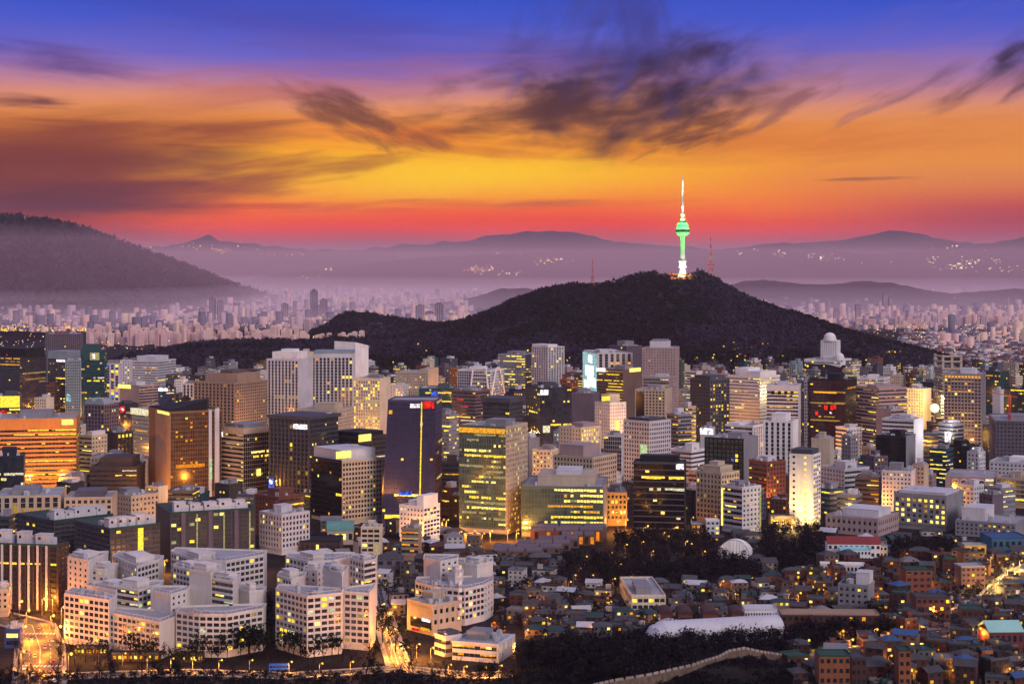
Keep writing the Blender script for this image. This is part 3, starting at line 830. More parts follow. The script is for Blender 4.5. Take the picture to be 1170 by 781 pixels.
# ---- middle
b = B(T_, 'dark blue glass tower with a white lit square and yellow side floors', 'building', 601, 617, 653, 443, 1750, 'navy', 'dark', 'curtain', sty('curtain', rows=.4), litp=.06, lits='yYy', asp=.7)
S(b, 1, .0, .25, 2, 7, 'W'); S(b, 1, .08, .3, 38, 45, 'w', 'lit_panel')
B(T_, 'grey mauve tower with a small flat cap beside the stepped tower', 'building', 698, 716, 733, 395, 2820, 'mauve', 'dark', 'piers', 'grid', litp=.02, lits='y', plan=[(.3, .8, .2, .8, 7, 'grey')])
b = B(O_, 'white piered block with a glowing white figure screen on its corner', 'building', 667, 683, 722, 403, 2460, 'lgrey', 'dark', 'blank', sty('fins', bay=9, pr=.45, sp=.05), litp=.04, lits='ya', asp=.6)
S(b, 0, .0, 1.0, 2, 55, 'c', 'lit_screen'); 
for u0, u1, d0, d1 in ((.2, .8, 20, 36), (.35, .95, 36, 50), (.1, .5, 42, 53), (.4, .7, 5, 16)): S(b, 0, u0, u1, d0, d1, 'W', 'lit_screen', .95)
b = B(O_, 'brown block with lit yellow bands and two white roof lights', 'building', 682, 712, 733, 422, 2230, 'brown', 'gold', sty('ribbon', rows=.6), 'blank', litp=.15, lits='yd')
S(b, 0, .0, .35, -1, 4, 'W'); S(b, 1, .3, .9, -1, 4, 'Y')
B(O_, 'plain brown block behind the white octagonal block', 'building', 652, 678, 685, 449, 2150, 'mauve', 'dark', 'blank', 'blank', litp=0)
B(T_, 'pale stepped tower with a blue green glass middle and a flat cap', 'building', 734, 772, 776, 397, 2420, 'pink', 'pale', sty('grid', bay=4), 'grid', litp=.02, lits='ye', plan=[(.25, .8, .2, .9, 8, 'lgrey'), (.3, .75, .25, .85, 10, 'grey')])
B(T_, 'green glass slab against the side of the pale stepped tower', 'building', 760, 778, 782, 411, 2460, 'teal', 'green', 'curtain', 'curtain', litp=.03, lits='ye')
B(O_, 'pale middle block of the stepped group with dark glass floors', 'building', 735, 764, 773, 431, 2300, 'pink', 'green', sty('ribbon', sp=.4), 'grid', litp=.04, lits='ye')
B(O_, 'beige stepped podium with a tall dark arch in its corner', 'building', 726, 760, 768, 445, 2080, 'sand', 'dark', sty('grid', bay=4, lit=.06), 'blank', litp=.06, lits='aye', special='arch')
b = B('hotel', 'white octagonal block with a yellow lit top room', 'building', 680, 697, 715, 460, 1880, 'white', 'pale', sty('punch', lit=.05), sty('punch', lit=.05), litp=.05, lits='y', plan=[(.2, .8, .2, .8, 8, 'cream')])
S(b, 1, -.3, .45, -7, -2, 'y', 'lit_band', -6); S(b, 1, .3, .5, 20, 30, 'Y', 'lit_panel')
B(T_, 'charcoal tower with a gridded front and yellow windows on the side', 'building', 789, 811, 833, 433, 1900, 'dgrey', 'dark', sty('grid', lit=.05), sty('grid', bay=4.5, lit=.38), litp=.1, lits='yy', plan=[(.1, .9, .1, .9, 3, 'dgrey')])
B(O_, 'broad white office block with rounded floor bands and lit yellow stretches', 'building', 832, 868, 891, 430, 2000, 'white', 'pale', sty('ribbon', sp=.45, rows=.35), sty('ribbon', sp=.45, rows=.45), litp=.10, lits='yY', plan=[(.05, .7, .1, .9, 5, 'white'), (.5, .9, .2, .8, 8, 'white')])
B(O_, 'cream block with a glowing yellow face among grey roofs', 'building', 640, 664, 686, 488, 1560, 'cream', 'pale', sty('punch', lit=.02), sty('grid', lit=.75), litp=.1, lits='yYe', plan=[(.1, .6, .2, .8, 3, 'pink')])
B(O_, 'small pale green lit block beside the glowing cream block', 'building', 633, 642, 652, 493, 1590, 'lgrey', 'pale', sty('grid', lit=.6), sty('grid', lit=.4), litp=.4, lits='ge')
B(O_, 'small dark glass block with a pale frame beside the white gridded block', 'building', 690, 710, 716, 497, 1640, 'lgrey', 'dark', 'curtain', 'blank', litp=.03, lits='y')
b = B(O_, 'white gridded office block with a dark planted roof', 'building', 713, 742, 766, 481, 1540, 'lgrey', 'dark', sty('grid', bay=3.0, fp=3.8), sty('grid', bay=3.0, fp=3.8), litp=.04, lits='yea', plan=[(.1, .9, .1, .9, 1.5, 'dgrey')])
S(b, 0, .68, .95, 21, 34, 'g', 'lit_panel')
B(O_, 'grey ribbon block behind the white gridded block', 'building', 762, 775, 790, 473, 1720, 'grey', 'dark', 'ribbon', 'ribbon', litp=.04, lits='y')
B(O_, 'small block with yellow ribbon floors at the foot of the charcoal tower', 'building', 776, 786, 795, 464, 1780, 'sand', 'gold', sty('ribbon', rows=.8), 'ribbon', litp=.3, lits='yY')
B(O_, 'wide beige stone office block with a dark glazed entrance bay', 'building', 633, 677, 704, 522, 1400, 'sand', 'dark', sty('grid', bay=3.2, lit=.03), sty('grid', bay=3.2, lit=.07), litp=.03, lits='ye', plan=[(.3, .9, .1, .8, 8, 'pink')], special='entry')
B(O_, 'beige corner wing with lit windows beside the wide green glass office', 'building', 690, 693, 716, 562, 1330, 'sand', 'dark', 'grid', sty('grid', bay=3, lit=.2), litp=.1, lits='yY', asp=.5)
B(O_, 'wide green glass office with long yellow lit floors', 'building', 596, 689, 694, 556, 1268, 'grey', 'green', sty('thin', sp=.14, pr=.12, bay=2.4, rows=1.0, dk=True, lit=.2), 'grid', spmat='sage', litp=.22, lits='yYYe', dep=30, plan=[(.12, .82, .2, .9, 6, 'sand'), (.3, .6, .3, .8, 9, 'lgrey')], turn=3)
b = B(O_, 'black office block with thin pale floor lines and a small lit sign', 'building', 724, 782, 784, 528, 1285, 'black', 'black', sty('ribbon', sp=.2, rows=.3, fp=4.2), 'blank', litp=.05, lits='ydY', spm='dgrey', dep=30, plan=[(.12, .88, .1, .8, 4, 'black')], turn=4)
S(b, 0, .84, .99, 1, 5, 'W')
B(O_, 'low white ribbon block with a small penthouse', 'building', 763, 790, 807, 514, 1590, 'white', 'dark', sty('ribbon', sp=.5), sty('ribbon', sp=.5), litp=.03, lits='y', plan=[(.1, .4, .2, .7, 5, 'white')])
B(O_, 'grey block with a green glass front between pale piers and a bare side', 'building', 806, 849, 866, 501, 1480, 'grey', 'green', sty('piers', bay=4, pr=.3, lit=.06), 'blank', litp=.06, lits='yb', top=1.5, special='darkleft')
b = B(O_, 'blank white billboard block on the roofs before the charcoal tower', 'building', 800, 815, 817, 489, 1690, 'lgrey', 'dark', 'blank', 'blank', litp=0)
S(b, 0, .0, 1.0, 0, 6, 'W', 'billboard')
B(O_, 'white block with a row of arches along its top floor', 'building', 829, 860, 876, 486, 1700, 'white', 'dark', sty('ribbon', sp=.4), sty('fins', bay=4), litp=.02, lits='y', plan=[(.55, .95, .1, .9, 1, 'white')])
B('apartment_tower', 'cream apartment block with curved bays and warm lit stairs', 'building', 796, 824, 844, 540, 1330, 'sand', 'dark', sty('grid', bay=3.4, lit=.1), sty('grid', bay=3.4, lit=.1), litp=.1, lits='ya', plan=[(.15, .85, .15, .85, 4, 'sand'), (.35, .7, .3, .7, 7, 'sand')])
B(O_, 'grey office block with lit yellow end bays beside the cream curved block', 'building', 825, 848, 869, 556, 1290, 'lgrey', 'dark', sty('ribbon', sp=.45, rows=.2), sty('punch', bay=4, lit=.06), litp=.12, lits='yY', special='endlit')
B(O_, 'dark red brick block with yellow upper windows behind the bright white tower', 'building', 856, 876, 897, 527, 1430, 'brick', 'dark', sty('ribbon', rows=.1), sty('grid', lit=.2), litp=.12, lits='ya')
# ---- right third
B('hotel', 'white hotel tower with a domed top on a broad podium at the mountain foot', 'hotel', 938, 956, 960, 389, 3160, 'white', 'pale', sty('grid', bay=4, lit=.02), 'grid', litp=.02, lits='y', special='dome')
B('hall', 'long white two storey hall with a dome at its end below the domed hotel tower', 'building', 919, 960, 973, 411, 3130, 'white', 'pale', sty('ribbon', sp=.6, fp=6), 'blank', litp=.05, lits='ye', special='hall', top=2)
B(T_, 'reddish black tower with long red and yellow lit floors', 'building', 926, 966, 979, 433, 1880, 'black', 'red', sty('ribbon', sp=.2, rows=.45, lit=.05), sty('curtain', lit=.02), litp=.06, lits='yda', dep=34, special='redlamps')
B(O_, 'grey office block with a row of square openings under its roof', 'building', 876, 912, 915, 440, 1860, 'lgrey', 'dark', sty('ribbon', sp=.42), 'blank', litp=.02, lits='y', top=6, dep=30, special='slots')
B(O_, 'slim grey tower beside the row of square openings', 'building', 911, 919, 927, 434, 1900, 'grey', 'dark', 'grid', sty('grid', lit=.12), litp=.1, lits='y')
B(O_, 'white and glass block with a yellow lit roof line behind the brown ribbon block', 'building', 977, 1010, 1017, 432, 2350, 'white', 'pale', sty('thin', rows=.5), 'thin', litp=.15, lits='yg')
B(O_, 'brown ribbon block with a curved front and many lit yellow floors', 'building', 978, 1004, 1036, 443, 1850, 'pink', 'dark', sty('ribbon', sp=.48, rows=.5), sty('ribbon', sp=.48, rows=.35), litp=.15, lits='yY', plan=[(.1, .5, .0, .9, 2, 'pink')])
b = B(O_, 'cream floodlit block with a stepped side', 'building', 1035, 1055, 1064, 444, 2100, 'cream', 'pale', sty('grid', lit=.35), 'blank', litp=.3, lits='yYe')
b = B(T_, 'beige tower with an open square frame on top', 'building', 1067, 1077, 1099, 420, 2480, 'sand', 'pale', sty('ribbon', lit=.1), sty('ribbon', lit=.1), litp=.1, lits='yY', special='frame', asp=.6)
B(T_, 'broad grey gridded tower with an orange lit row under its roof', 'building', 1079, 1121, 1126, 427, 1880, 'grey', 'dark', sty('grid', bay=3.4, pr=.3, sp=.35, lit=.06, toprow='a'), 'grid', litp=.1, lits='yYa', dep=34, special='rows', beacons=2)
B(T_, 'dark teal glass tower beside the grey gridded tower', 'building', 1124, 1143, 1153, 424, 2350, 'teal', 'teal', 'curtain', 'curtain', litp=.03, lits='y', beacons=1)
B(O_, 'narrow white slab standing before the dark teal tower', 'building', 1134, 1143, 1147, 446, 2100, 'lgrey', 'dark', 'blank', 'blank', litp=.0)
B(T_, 'dark glass block at the frame edge beyond the red crane', 'building', 1148, 1186, 1200, 444, 2200, 'navy', 'teal', sty('thin', rows=.3), 'curtain', litp=.1, lits='yd')
B('construction_tower', 'gridded tower under construction with a red crane', 'building', 1130, 1138, 1185, 480, 1640, 'mauve', 'teal', sty('curtain', lit=.02), sty('grid', bay=3.5, lit=.03), litp=.03, lits='yr', asp=.5, crane=2)
B(O_, 'white block with black vertical stripes and a square roof house', 'building', 873, 905, 912, 481, 1600, 'white', 'dark', sty('fins', bay=5, pr=.5, sp=.1), 'blank', litp=.02, lits='y', plan=[(.25, .75, .1, .9, 6, 'white')])
B('apartment_tower', 'floodlit white tower with a dark roof box above the yellow lit park gate', 'building', 902, 929, 937, 519, 1322, 'white', 'dark', sty('blank'), sty('flat', lit=.2), litp=.2, lits='yY', plan=[(.05, .95, .05, .95, 3, 'dgrey')], special='stairlit')
B(O_, 'plain tan block behind the floodlit white tower', 'building', 927, 948, 953, 501, 1520, 'sand', 'dark', 'blank', 'blank', litp=0)
B(O_, 'grey block with small punched windows below the reddish black tower', 'building', 962, 972, 980, 498, 1560, 'grey', 'dark', 'punch', sty('punch', lit=.15), litp=.05, lits='y')
B(O_, 'black glass block with a grey bare side wall and one lit floor', 'building', 1001, 1035, 1046, 498, 1580, 'black', 'black', sty('curtain', rows=.12), 'blank', litp=.02, lits='y', special='greyside')
B(O_, 'grey white ribbon block behind the black glass block', 'building', 1008, 1044, 1055, 479, 1680, 'lgrey', 'dark', sty('ribbon', sp=.5), 'blank', litp=.04, lits='ye')
B(O_, 'pale pink block with a stepped roof behind the grey white ribbon block', 'building', 1001, 1018, 1033, 467, 1760, 'pink', 'dark', 'blank', sty('ribbon'), litp=.03, lits='y')
b = B(O_, 'black rounded block with a lit sign and dim yellow floors', 'building', 1077, 1098, 1119, 509, 1600, 'black', 'black', sty('curtain', rows=.1), sty('curtain', rows=.2), litp=.03, lits='yd')
S(b, 1, .55, .95, 2, 6, 'W')
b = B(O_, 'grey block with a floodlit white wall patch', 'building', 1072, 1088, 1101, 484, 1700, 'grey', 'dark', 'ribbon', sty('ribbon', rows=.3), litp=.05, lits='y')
S(b, 0, .55, .95, 8, 18, 'W', 'lit_panel')  # glowing panel paints the floodlit patch onto the wall
B(O_, 'pale block with four tall dark arches across its front', 'building', 1080, 1136, 1141, 545, 1440, 'pink', 'dark', 'blank', 'blank', litp=.0, special='arches', dep=30, turn=4)
b = B(O_, 'bluish white block with small square windows at one end', 'building', 1008, 1041, 1046, 538, 1400, 'lgrey', 'dark', sty('punch', bay=3, lit=.25), 'blank', litp=.1, lits='y')
B(T_, 'slim beige stair tower at the end of the bluish white block', 'building', 1043, 1056, 1061, 531, 1430, 'sand', 'dark', 'punch', 'blank', litp=.05, lits='y')
B(O_, 'low brown ribbon block with lit yellow floors below the black glass block', 'building', 977, 1004, 1009, 545, 1430, 'mauve', 'dark', sty('ribbon', sp=.5, rows=.5), 'blank', litp=.2, lits='yY')
B(O_, 'white low block with narrow bands beside the floodlit white tower', 'building', 938, 965, 993, 535, 1470, 'lgrey', 'dark', 'punch', sty('ribbon', sp=.5), litp=.06, lits='ye')
B(O_, 'grey brown block with a small spired roof house', 'building', 987, 999, 1014, 521, 1520, 'mauve', 'dark', 'punch', 'punch', litp=.08, lits='ya', plan=[(.2, .6, .2, .6, 4, 'mauve')])
B('school', 'grey school like block with a bright grid of yellow windows', 'building', 1022, 1081, 1101, 566, 1300, 'grey', 'dark', sty('grid', bay=4.4, fp=3.6, lit=.62, pr=.45), 'blank', litp=.5, lits='yYY', top=3, plan=[(.05, .95, .1, .9, 1, 'lgrey')])
B('school', 'long low pinkish block with square windows before the yellow gridded block', 'building', 944, 1003, 1026, 592, 1275, 'pink', 'dark', sty('punch', bay=4.2, fp=5.2), sty('punch', bay=4.2, fp=5.2), litp=.02, lits='y', plan=[(.1, .8, .3, .9, 4, 'lgrey')])
B(O_, 'grey low block with a lit row of windows behind the blue roofed hall', 'building', 1092, 1160, 1176, 598, 1262, 'grey', 'dark', sty('punch', bay=3.4, lit=.2), 'blank', litp=.15, lits='ye', plan=[(.55, .95, .2, .8, 8, 'lgrey')])
B(O_, 'dark glass block with a pale edge and green lit floor beside the arches', 'building', 1139, 1176, 1190, 547, 1420, 'sand', 'green', sty('thin', rows=.5, bay=4), 'blank', litp=.1, lits='yg')
B(O_, 'pinkish white block beside the black rounded block', 'building', 1131, 1172, 1180, 528, 1520, 'lgrey', 'dark', 'punch', 'blank', litp=.04, lits='y', plan=[(.1, .5, .2, .8, 3, 'white')])
# ---- lower left
B('apartment_slab', 'long dark apartment slab whose end wall glows orange above the avenue', 'building', -60, 66, 78, 622, 1000, 'dbrown', 'room', sty('fins', bay=5, pr=.2, sp=.25, fp=3.0, e=.8), sty('flat', lit=.0), litp=.05, lits='aoy', turn=25, special='slab')
B('apartment_slab', 'dark apartment slab with a plain pink end wall and yellow lit flats', 'building', 178, 195, 291, 585, 1175, 'dgrey', 'room', 'blank', sty('flat', fp=3.0, bay=4.2, sp=.3, pr=.2, lit=.18), litp=.18, lits='yyY', turn=78, special='slab2')
B('apartment_slab', 'dark low apartment slab with a green roof edge behind the white terraced blocks', 'building', 86, 126, 182, 603, 1130, 'dgrey', 'room', 'flat', sty('flat', lit=.05), litp=.05, lits='y', turn=62, special='slab3')
B('apartment_slab', 'dark apartment slab with white roof houses and a yellow lit stairwell', 'building', 20, 62, 128, 594, 1190, 'dgrey', 'room', 'flat', sty('flat', lit=.08), litp=.08, lits='yY', turn=60, special='slab3')
B(O_, 'beige framed block with tall dark window strips near the roof houses', 'building', -6, 68, 76, 565, 1290, 'sand', 'dark', sty('fins', bay=6, pr=.4), 'blank', litp=.15, lits='yY', dep=20)
B(O_, 'beige block with a row of deep square windows behind the dark slabs', 'building', 74, 128, 134, 567, 1300, 'sand', 'dark', sty('grid', bay=4.5), 'blank', litp=.03, lits='a', plan=[(.2, .8, .2, .9, 3, 'mauve')])
B(O_, 'low tan block with small dark windows beside the dark slabs', 'building', 128, 150, 181, 566, 1340, 'sand', 'dark', 'punch', sty('punch', lit=.1), litp=.05, lits='ya')
B(O_, 'grey beige square block with lit yellow rows before the red brick block', 'building', 297, 322, 353, 587, 1195, 'lgrey', 'dark', sty('grid', bay=3.0, lit=.15), sty('grid', bay=3.0, lit=.02), litp=.1, lits='yY', plan=[(.4, .75, .3, .7, 4, 'lgrey')])
B(O_, 'red brick block with a flat roof beside the grey beige square block', 'building', 292, 318, 347, 567, 1270, 'brick', 'dark', 'punch', sty('ribbon', rows=.1), litp=.06, lits='ya', plan=[(.2, .7, .2, .8, 4, 'brick')])
B('apartment_tower', 'white stepped building with a chequered end wall near the slanted tower', 'building', 457, 484, 502, 578, 1245, 'white', 'dark', sty('punch', bay=3, lit=.04), sty('flat', lit=.25), litp=.1, lits='yY', plan=[(.0, .28, .0, .9, 7, 'white'), (.3, .7, .1, .9, 3, 'white')])
B(O_, 'cream block of three floors beside the vaulted green roof', 'building', 413, 434, 437, 601, 1160, 'cream', 'dark', sty('flat', lit=.25), 'blank', litp=.2, lits='yY')
B(O_, 'orange lit low block at the foot of the white stepped building', 'building', 459, 478, 482, 603, 1170, 'tan', 'dark', sty('ribbon', rows=.4), 'blank', litp=.3, lits='oa')
B(O_, 'dark glass fronted block with a pale frame and red reflections', 'building', 465, 494, 527, 690, 935, 'sand', 'black', 'blank', sty('punch', bay=4.4, fp=4.5, lit=.0), litp=.0, lits='y', special='darkglass', asp=.9)
B(O_, 'small white three floor block with lit landings beside the dark glass fronted block', 'building', 497, 509, 527, 726, 885, 'lgrey', 'dark', sty('ribbon', sp=.5, fp=3.4), sty('ribbon', sp=.5, fp=3.4), litp=.25, lits='yYa', plan=[(.1, .9, .1, .9, 1.2, 'dgrey')])
B('school', 'low white lit building with long bright floors beside the narrow three floor block', 'building', 517, 568, 586, 735, 872, 'lgrey', 'dark', sty('ribbon', sp=.5, fp=3.6, rows=.6), sty('fins', bay=3), litp=.35, lits='yYa', top=1.0)
B('villa', 'blue painted villa with two yellow windows beside the avenue', 'house', 6, 22, 27, 718, 905, 'blue', 'dark', sty('flat', fp=3.4, bay=5, lit=.4), 'blank', litp=.3, lits='yY', dep=9)
B('villa', 'plain beige villa at the frame edge beside the avenue', 'house', -10, 9, 12, 672, 985, 'sand', 'dark', 'punch', 'blank', litp=.0, lits='y', dep=10)
B(O_, 'grey office block with a green edged roof and a roof tower above the brick villas', 'building', 958, 992, 999, 668, 985, 'grey', 'dark', sty('punch', bay=3.2, fp=3.2), 'blank', litp=.02, lits='y', plan=[(.0, .45, .2, .8, 6, 'lgrey')], roof=ROOFG, dep=14)
B('school', 'cream school of three floors with long window rows', 'building', 709, 722, 760, 679, 1000, 'cream', 'dark', 'flat', sty('flat', bay=3.2, lit=.1), litp=.1, lits='yY', asp=.35)

# ---- the white terraced apartment blocks: each block one thing, each wing a part of it
def wing(pts, depth, yt, edges, **o):
    P = [(X_(p, Y), Y) for p, Y in pts]
    nr_ = min(range(len(pts)), key=lambda i: pts[i][1])
    fy_ = max(p[1] for p in pts) + depth
    z1 = Z_(yt, pts[nr_][1]) * .5 + Z_(yt, fy_) * .5 if yt < 675 else Z_(yt, pts[nr_][1])
    bk_ = [(X_(p, Y) + (Y - pts[nr_][1]) * 0.0, Y + depth) for p, Y in (pts[-1], pts[0])]
    return dict(P=P + bk_, z1=z1, edges=edges, o=o)
FL = sty('flat', bay=3.5, fp=3.1, pr=.2, sp=.40, lit=.10, e=.22)
FB = sty('ribbon', bay=3.4, fp=3.1, sp=.42, lit=.10, rows=.3)
PU = sty('punch', bay=5, fp=3.1, lit=.12, pr=.6)
CLUSTERS = [
    ('white terraced apartment block beside the glowing avenue', [
        wing([(74, 918), (124.6, 900)], 14, 684.6, [FL]),
        wing([(124.8, 905), (182.6, 880), (201, 895)], 14, 710, [FL, None]),
        wing([(78, 968), (101, 955), (118, 975)], 12, 634, [PU, None]),
        wing([(129, 990), (157, 955), (181, 975)], 14, 637, [PU, FL]),
        wing([(99, 945), (132, 930), (150, 946)], 10, 668, [None, PU]),
        wing([(124, 935), (158, 922), (182, 938)], 12, 667, [FB, FL]),
        wing([(104, 962), (120, 958), (131, 970)], 8, 646, [PU, None])]),
    ('white terraced apartment block with a wide curved front and blank inner towers', [
        wing([(201.5, 893), (228, 885), (259, 884), (300, 900)], 13, 701, [FL, FL, FL]),
        wing([(172, 915), (195, 903), (213, 915)], 12, 673, [None, PU]),
        wing([(196, 1000), (222, 975), (258, 968), (301, 990)], 14, 632, [FL, None, FL]),
        wing([(216, 925), (241, 915), (249, 930)], 12, 648, [None, None]),
        wing([(241, 918), (266, 908), (272, 920)], 9, 659, [FB, None]),
        wing([(268, 926), (285, 915), (301, 918)], 10, 670, [None, None]),
        wing([(198, 962), (221, 948), (232, 960)], 10, 646, [FL, None])]),
    ('white terraced apartment block with a dark slit down its curved front', [
        wing([(315.5, 905), (351, 884), (390, 893)], 13, 680, [FL, FL]),
        wing([(393.5, 905), (422, 900), (427, 915)], 13, 671, [FL, None]),
        wing([(369, 920), (391, 905), (396, 918)], 10, 649, [None, None]),
        wing([(317, 935), (333, 922), (347, 932)], 12, 656, [FL, None]),
        wing([(347, 950), (362, 944), (371, 955)], 10, 647, [PU, PU]),
        wing([(327, 985), (352, 968), (382, 972), (403, 985)], 13, 635, [FL, None, None]),
        wing([(400, 965), (416, 952), (429, 960)], 13, 636, [FL, FB])]),
    ('white terraced apartment block behind the dark glass fronted block', [
        wing([(475, 985), (497, 968), (531, 962), (553, 975), (563, 990)], 14, 664, [FL, FL, FL, PU]),
        wing([(484, 1005), (503, 992), (523, 1003)], 12, 636, [None, PU]),
        wing([(522, 1010), (545, 1000), (563, 1012)], 12, 640, [None, None]),
        wing([(512, 985), (520, 981), (529, 988)], 6, 652, [None, None])]),
]

# ---- which building shows where, near ones first
for c in CLUSTERS: 
    c_y = min(p[1] for w in c[1] for p in w['P'])
order = sorted([(b['P'][1][1], ('b', i)) for i, b in enumerate(BLD)] + [(min(p[1] for p in w['P']), ('c', ci, wi)) for ci, c in enumerate(CLUSTERS) for wi, w in enumerate(c[1])])
for k_, (yy, ref) in enumerate(order):
    it = BLD[ref[1]] if ref[0] == 'b' else CLUSTERS[ref[1]][1][ref[2]]
    it['id'] = k_ + 1
    it['seen'] = raster(prism_px(it['P'], 0, it['z1']), k_ + 1)
ALLFOOT = []      # axis-aligned boxes of every footprint, so nothing else is set down inside one
def foot(P, pad=2.0):
    a = np.array(P); ALLFOOT.append((a[:, 0].min() - pad, a[:, 0].max() + pad, a[:, 1].min() - pad, a[:, 1].max() + pad))
def clash(x0, x1, y0, y1):
    return any(x0 < b and x1 > a and y0 < d and y1 > c for a, b, c, d in ALLFOOT)

def facepos(P, org, face, u, z, e):
    a, b = P[face], P[(face + 1) % len(P)]
    L = math.hypot(b[0] - a[0], b[1] - a[1]); d = ((b[0] - a[0]) / L, (b[1] - a[1]) / L)
    return (a[0] - org[0] + d[0] * L * u + d[1] * e, a[1] - org[1] + d[1] * L * u - d[0] * e, z - org[2])
def panel(root, P, org, face, u0, u1, z0, z1, mats, nm, proud=.75, thick=.35):
    a, b = P[face], P[(face + 1) % len(P)]
    L = math.hypot(b[0] - a[0], b[1] - a[1]); d = ((b[0] - a[0]) / L, (b[1] - a[1]) / L)
    mb = MB(); aa = (a[0] - org[0], a[1] - org[1])
    mb.bar(aa, d, (d[1], -d[0]), L * u0, L * u1, z0 - org[2], z1 - org[2], proud, proud + thick, 0, True)
    return mb.build(nm, mats, root)
def arch(root, P, org, face, u0, u1, z0, z1, mat, nm='arched_window', e=.6):
    mb = MB(); pts = []
    um = (u0 + u1) / 2; a, b = P[face], P[(face + 1) % len(P)]
    L = math.hypot(b[0] - a[0], b[1] - a[1]); r = L * (u1 - u0) / 2; zs = z1 - r
    pts.append(facepos(P, org, face, u0, z0, e)); pts.append(facepos(P, org, face, u1, z0, e))
    for k in range(9):
        t = math.pi * k / 8
        pts.append(facepos(P, org, face, um + (u1 - u0) / 2 * math.cos(t), zs + r * math.sin(t), e))
    mb.poly(pts)
    return mb.build(nm, mat, root)
def beacon(root, loc, r=.9, k='r'):
    mb = MB(); mb.lathe([(.15, -1.4), (.15, -r), (r * .7, -r * .7), (r, 0), (r * .7, r * .7), (.02, r)], 8)
    return mb.build('beacon', lit(k), root, loc)
def crane_part(root, x, y, z, h, jib, ang):
    mb = MB(); c, s = math.cos(ang), math.sin(ang)
    for dx_, dy_ in ((-.8, -.8), (.8, -.8), (.8, .8), (-.8, .8)): mb.tube((x + dx_, y + dy_, z), (x + dx_, y + dy_, z + h), .18, .18, 4)
    for q in range(int(h / 3)):
        s_ = 1 if q % 2 else -1
        mb.tube((x - .8 * s_, y - .8, z + q * 3), (x + .8 * s_, y - .8, z + q * 3 + 3), .1, .1, 4)
    mb.tube((x - c * jib * .3, y - s * jib * .3, z + h), (x + c * jib, y + s * jib, z + h + jib * .15), .5, .3, 4)
    mb.tube((x, y, z + h), (x, y, z + h + 5), .4, .2, 4)
    mb.tube((x, y, z + h + 5), (x + c * jib * .9, y + s * jib * .9, z + h + jib * .14), .08, .08, 4)
    return mb.build('tower_crane', wall_mat('crane_red', (.50, .05, .03)), root)

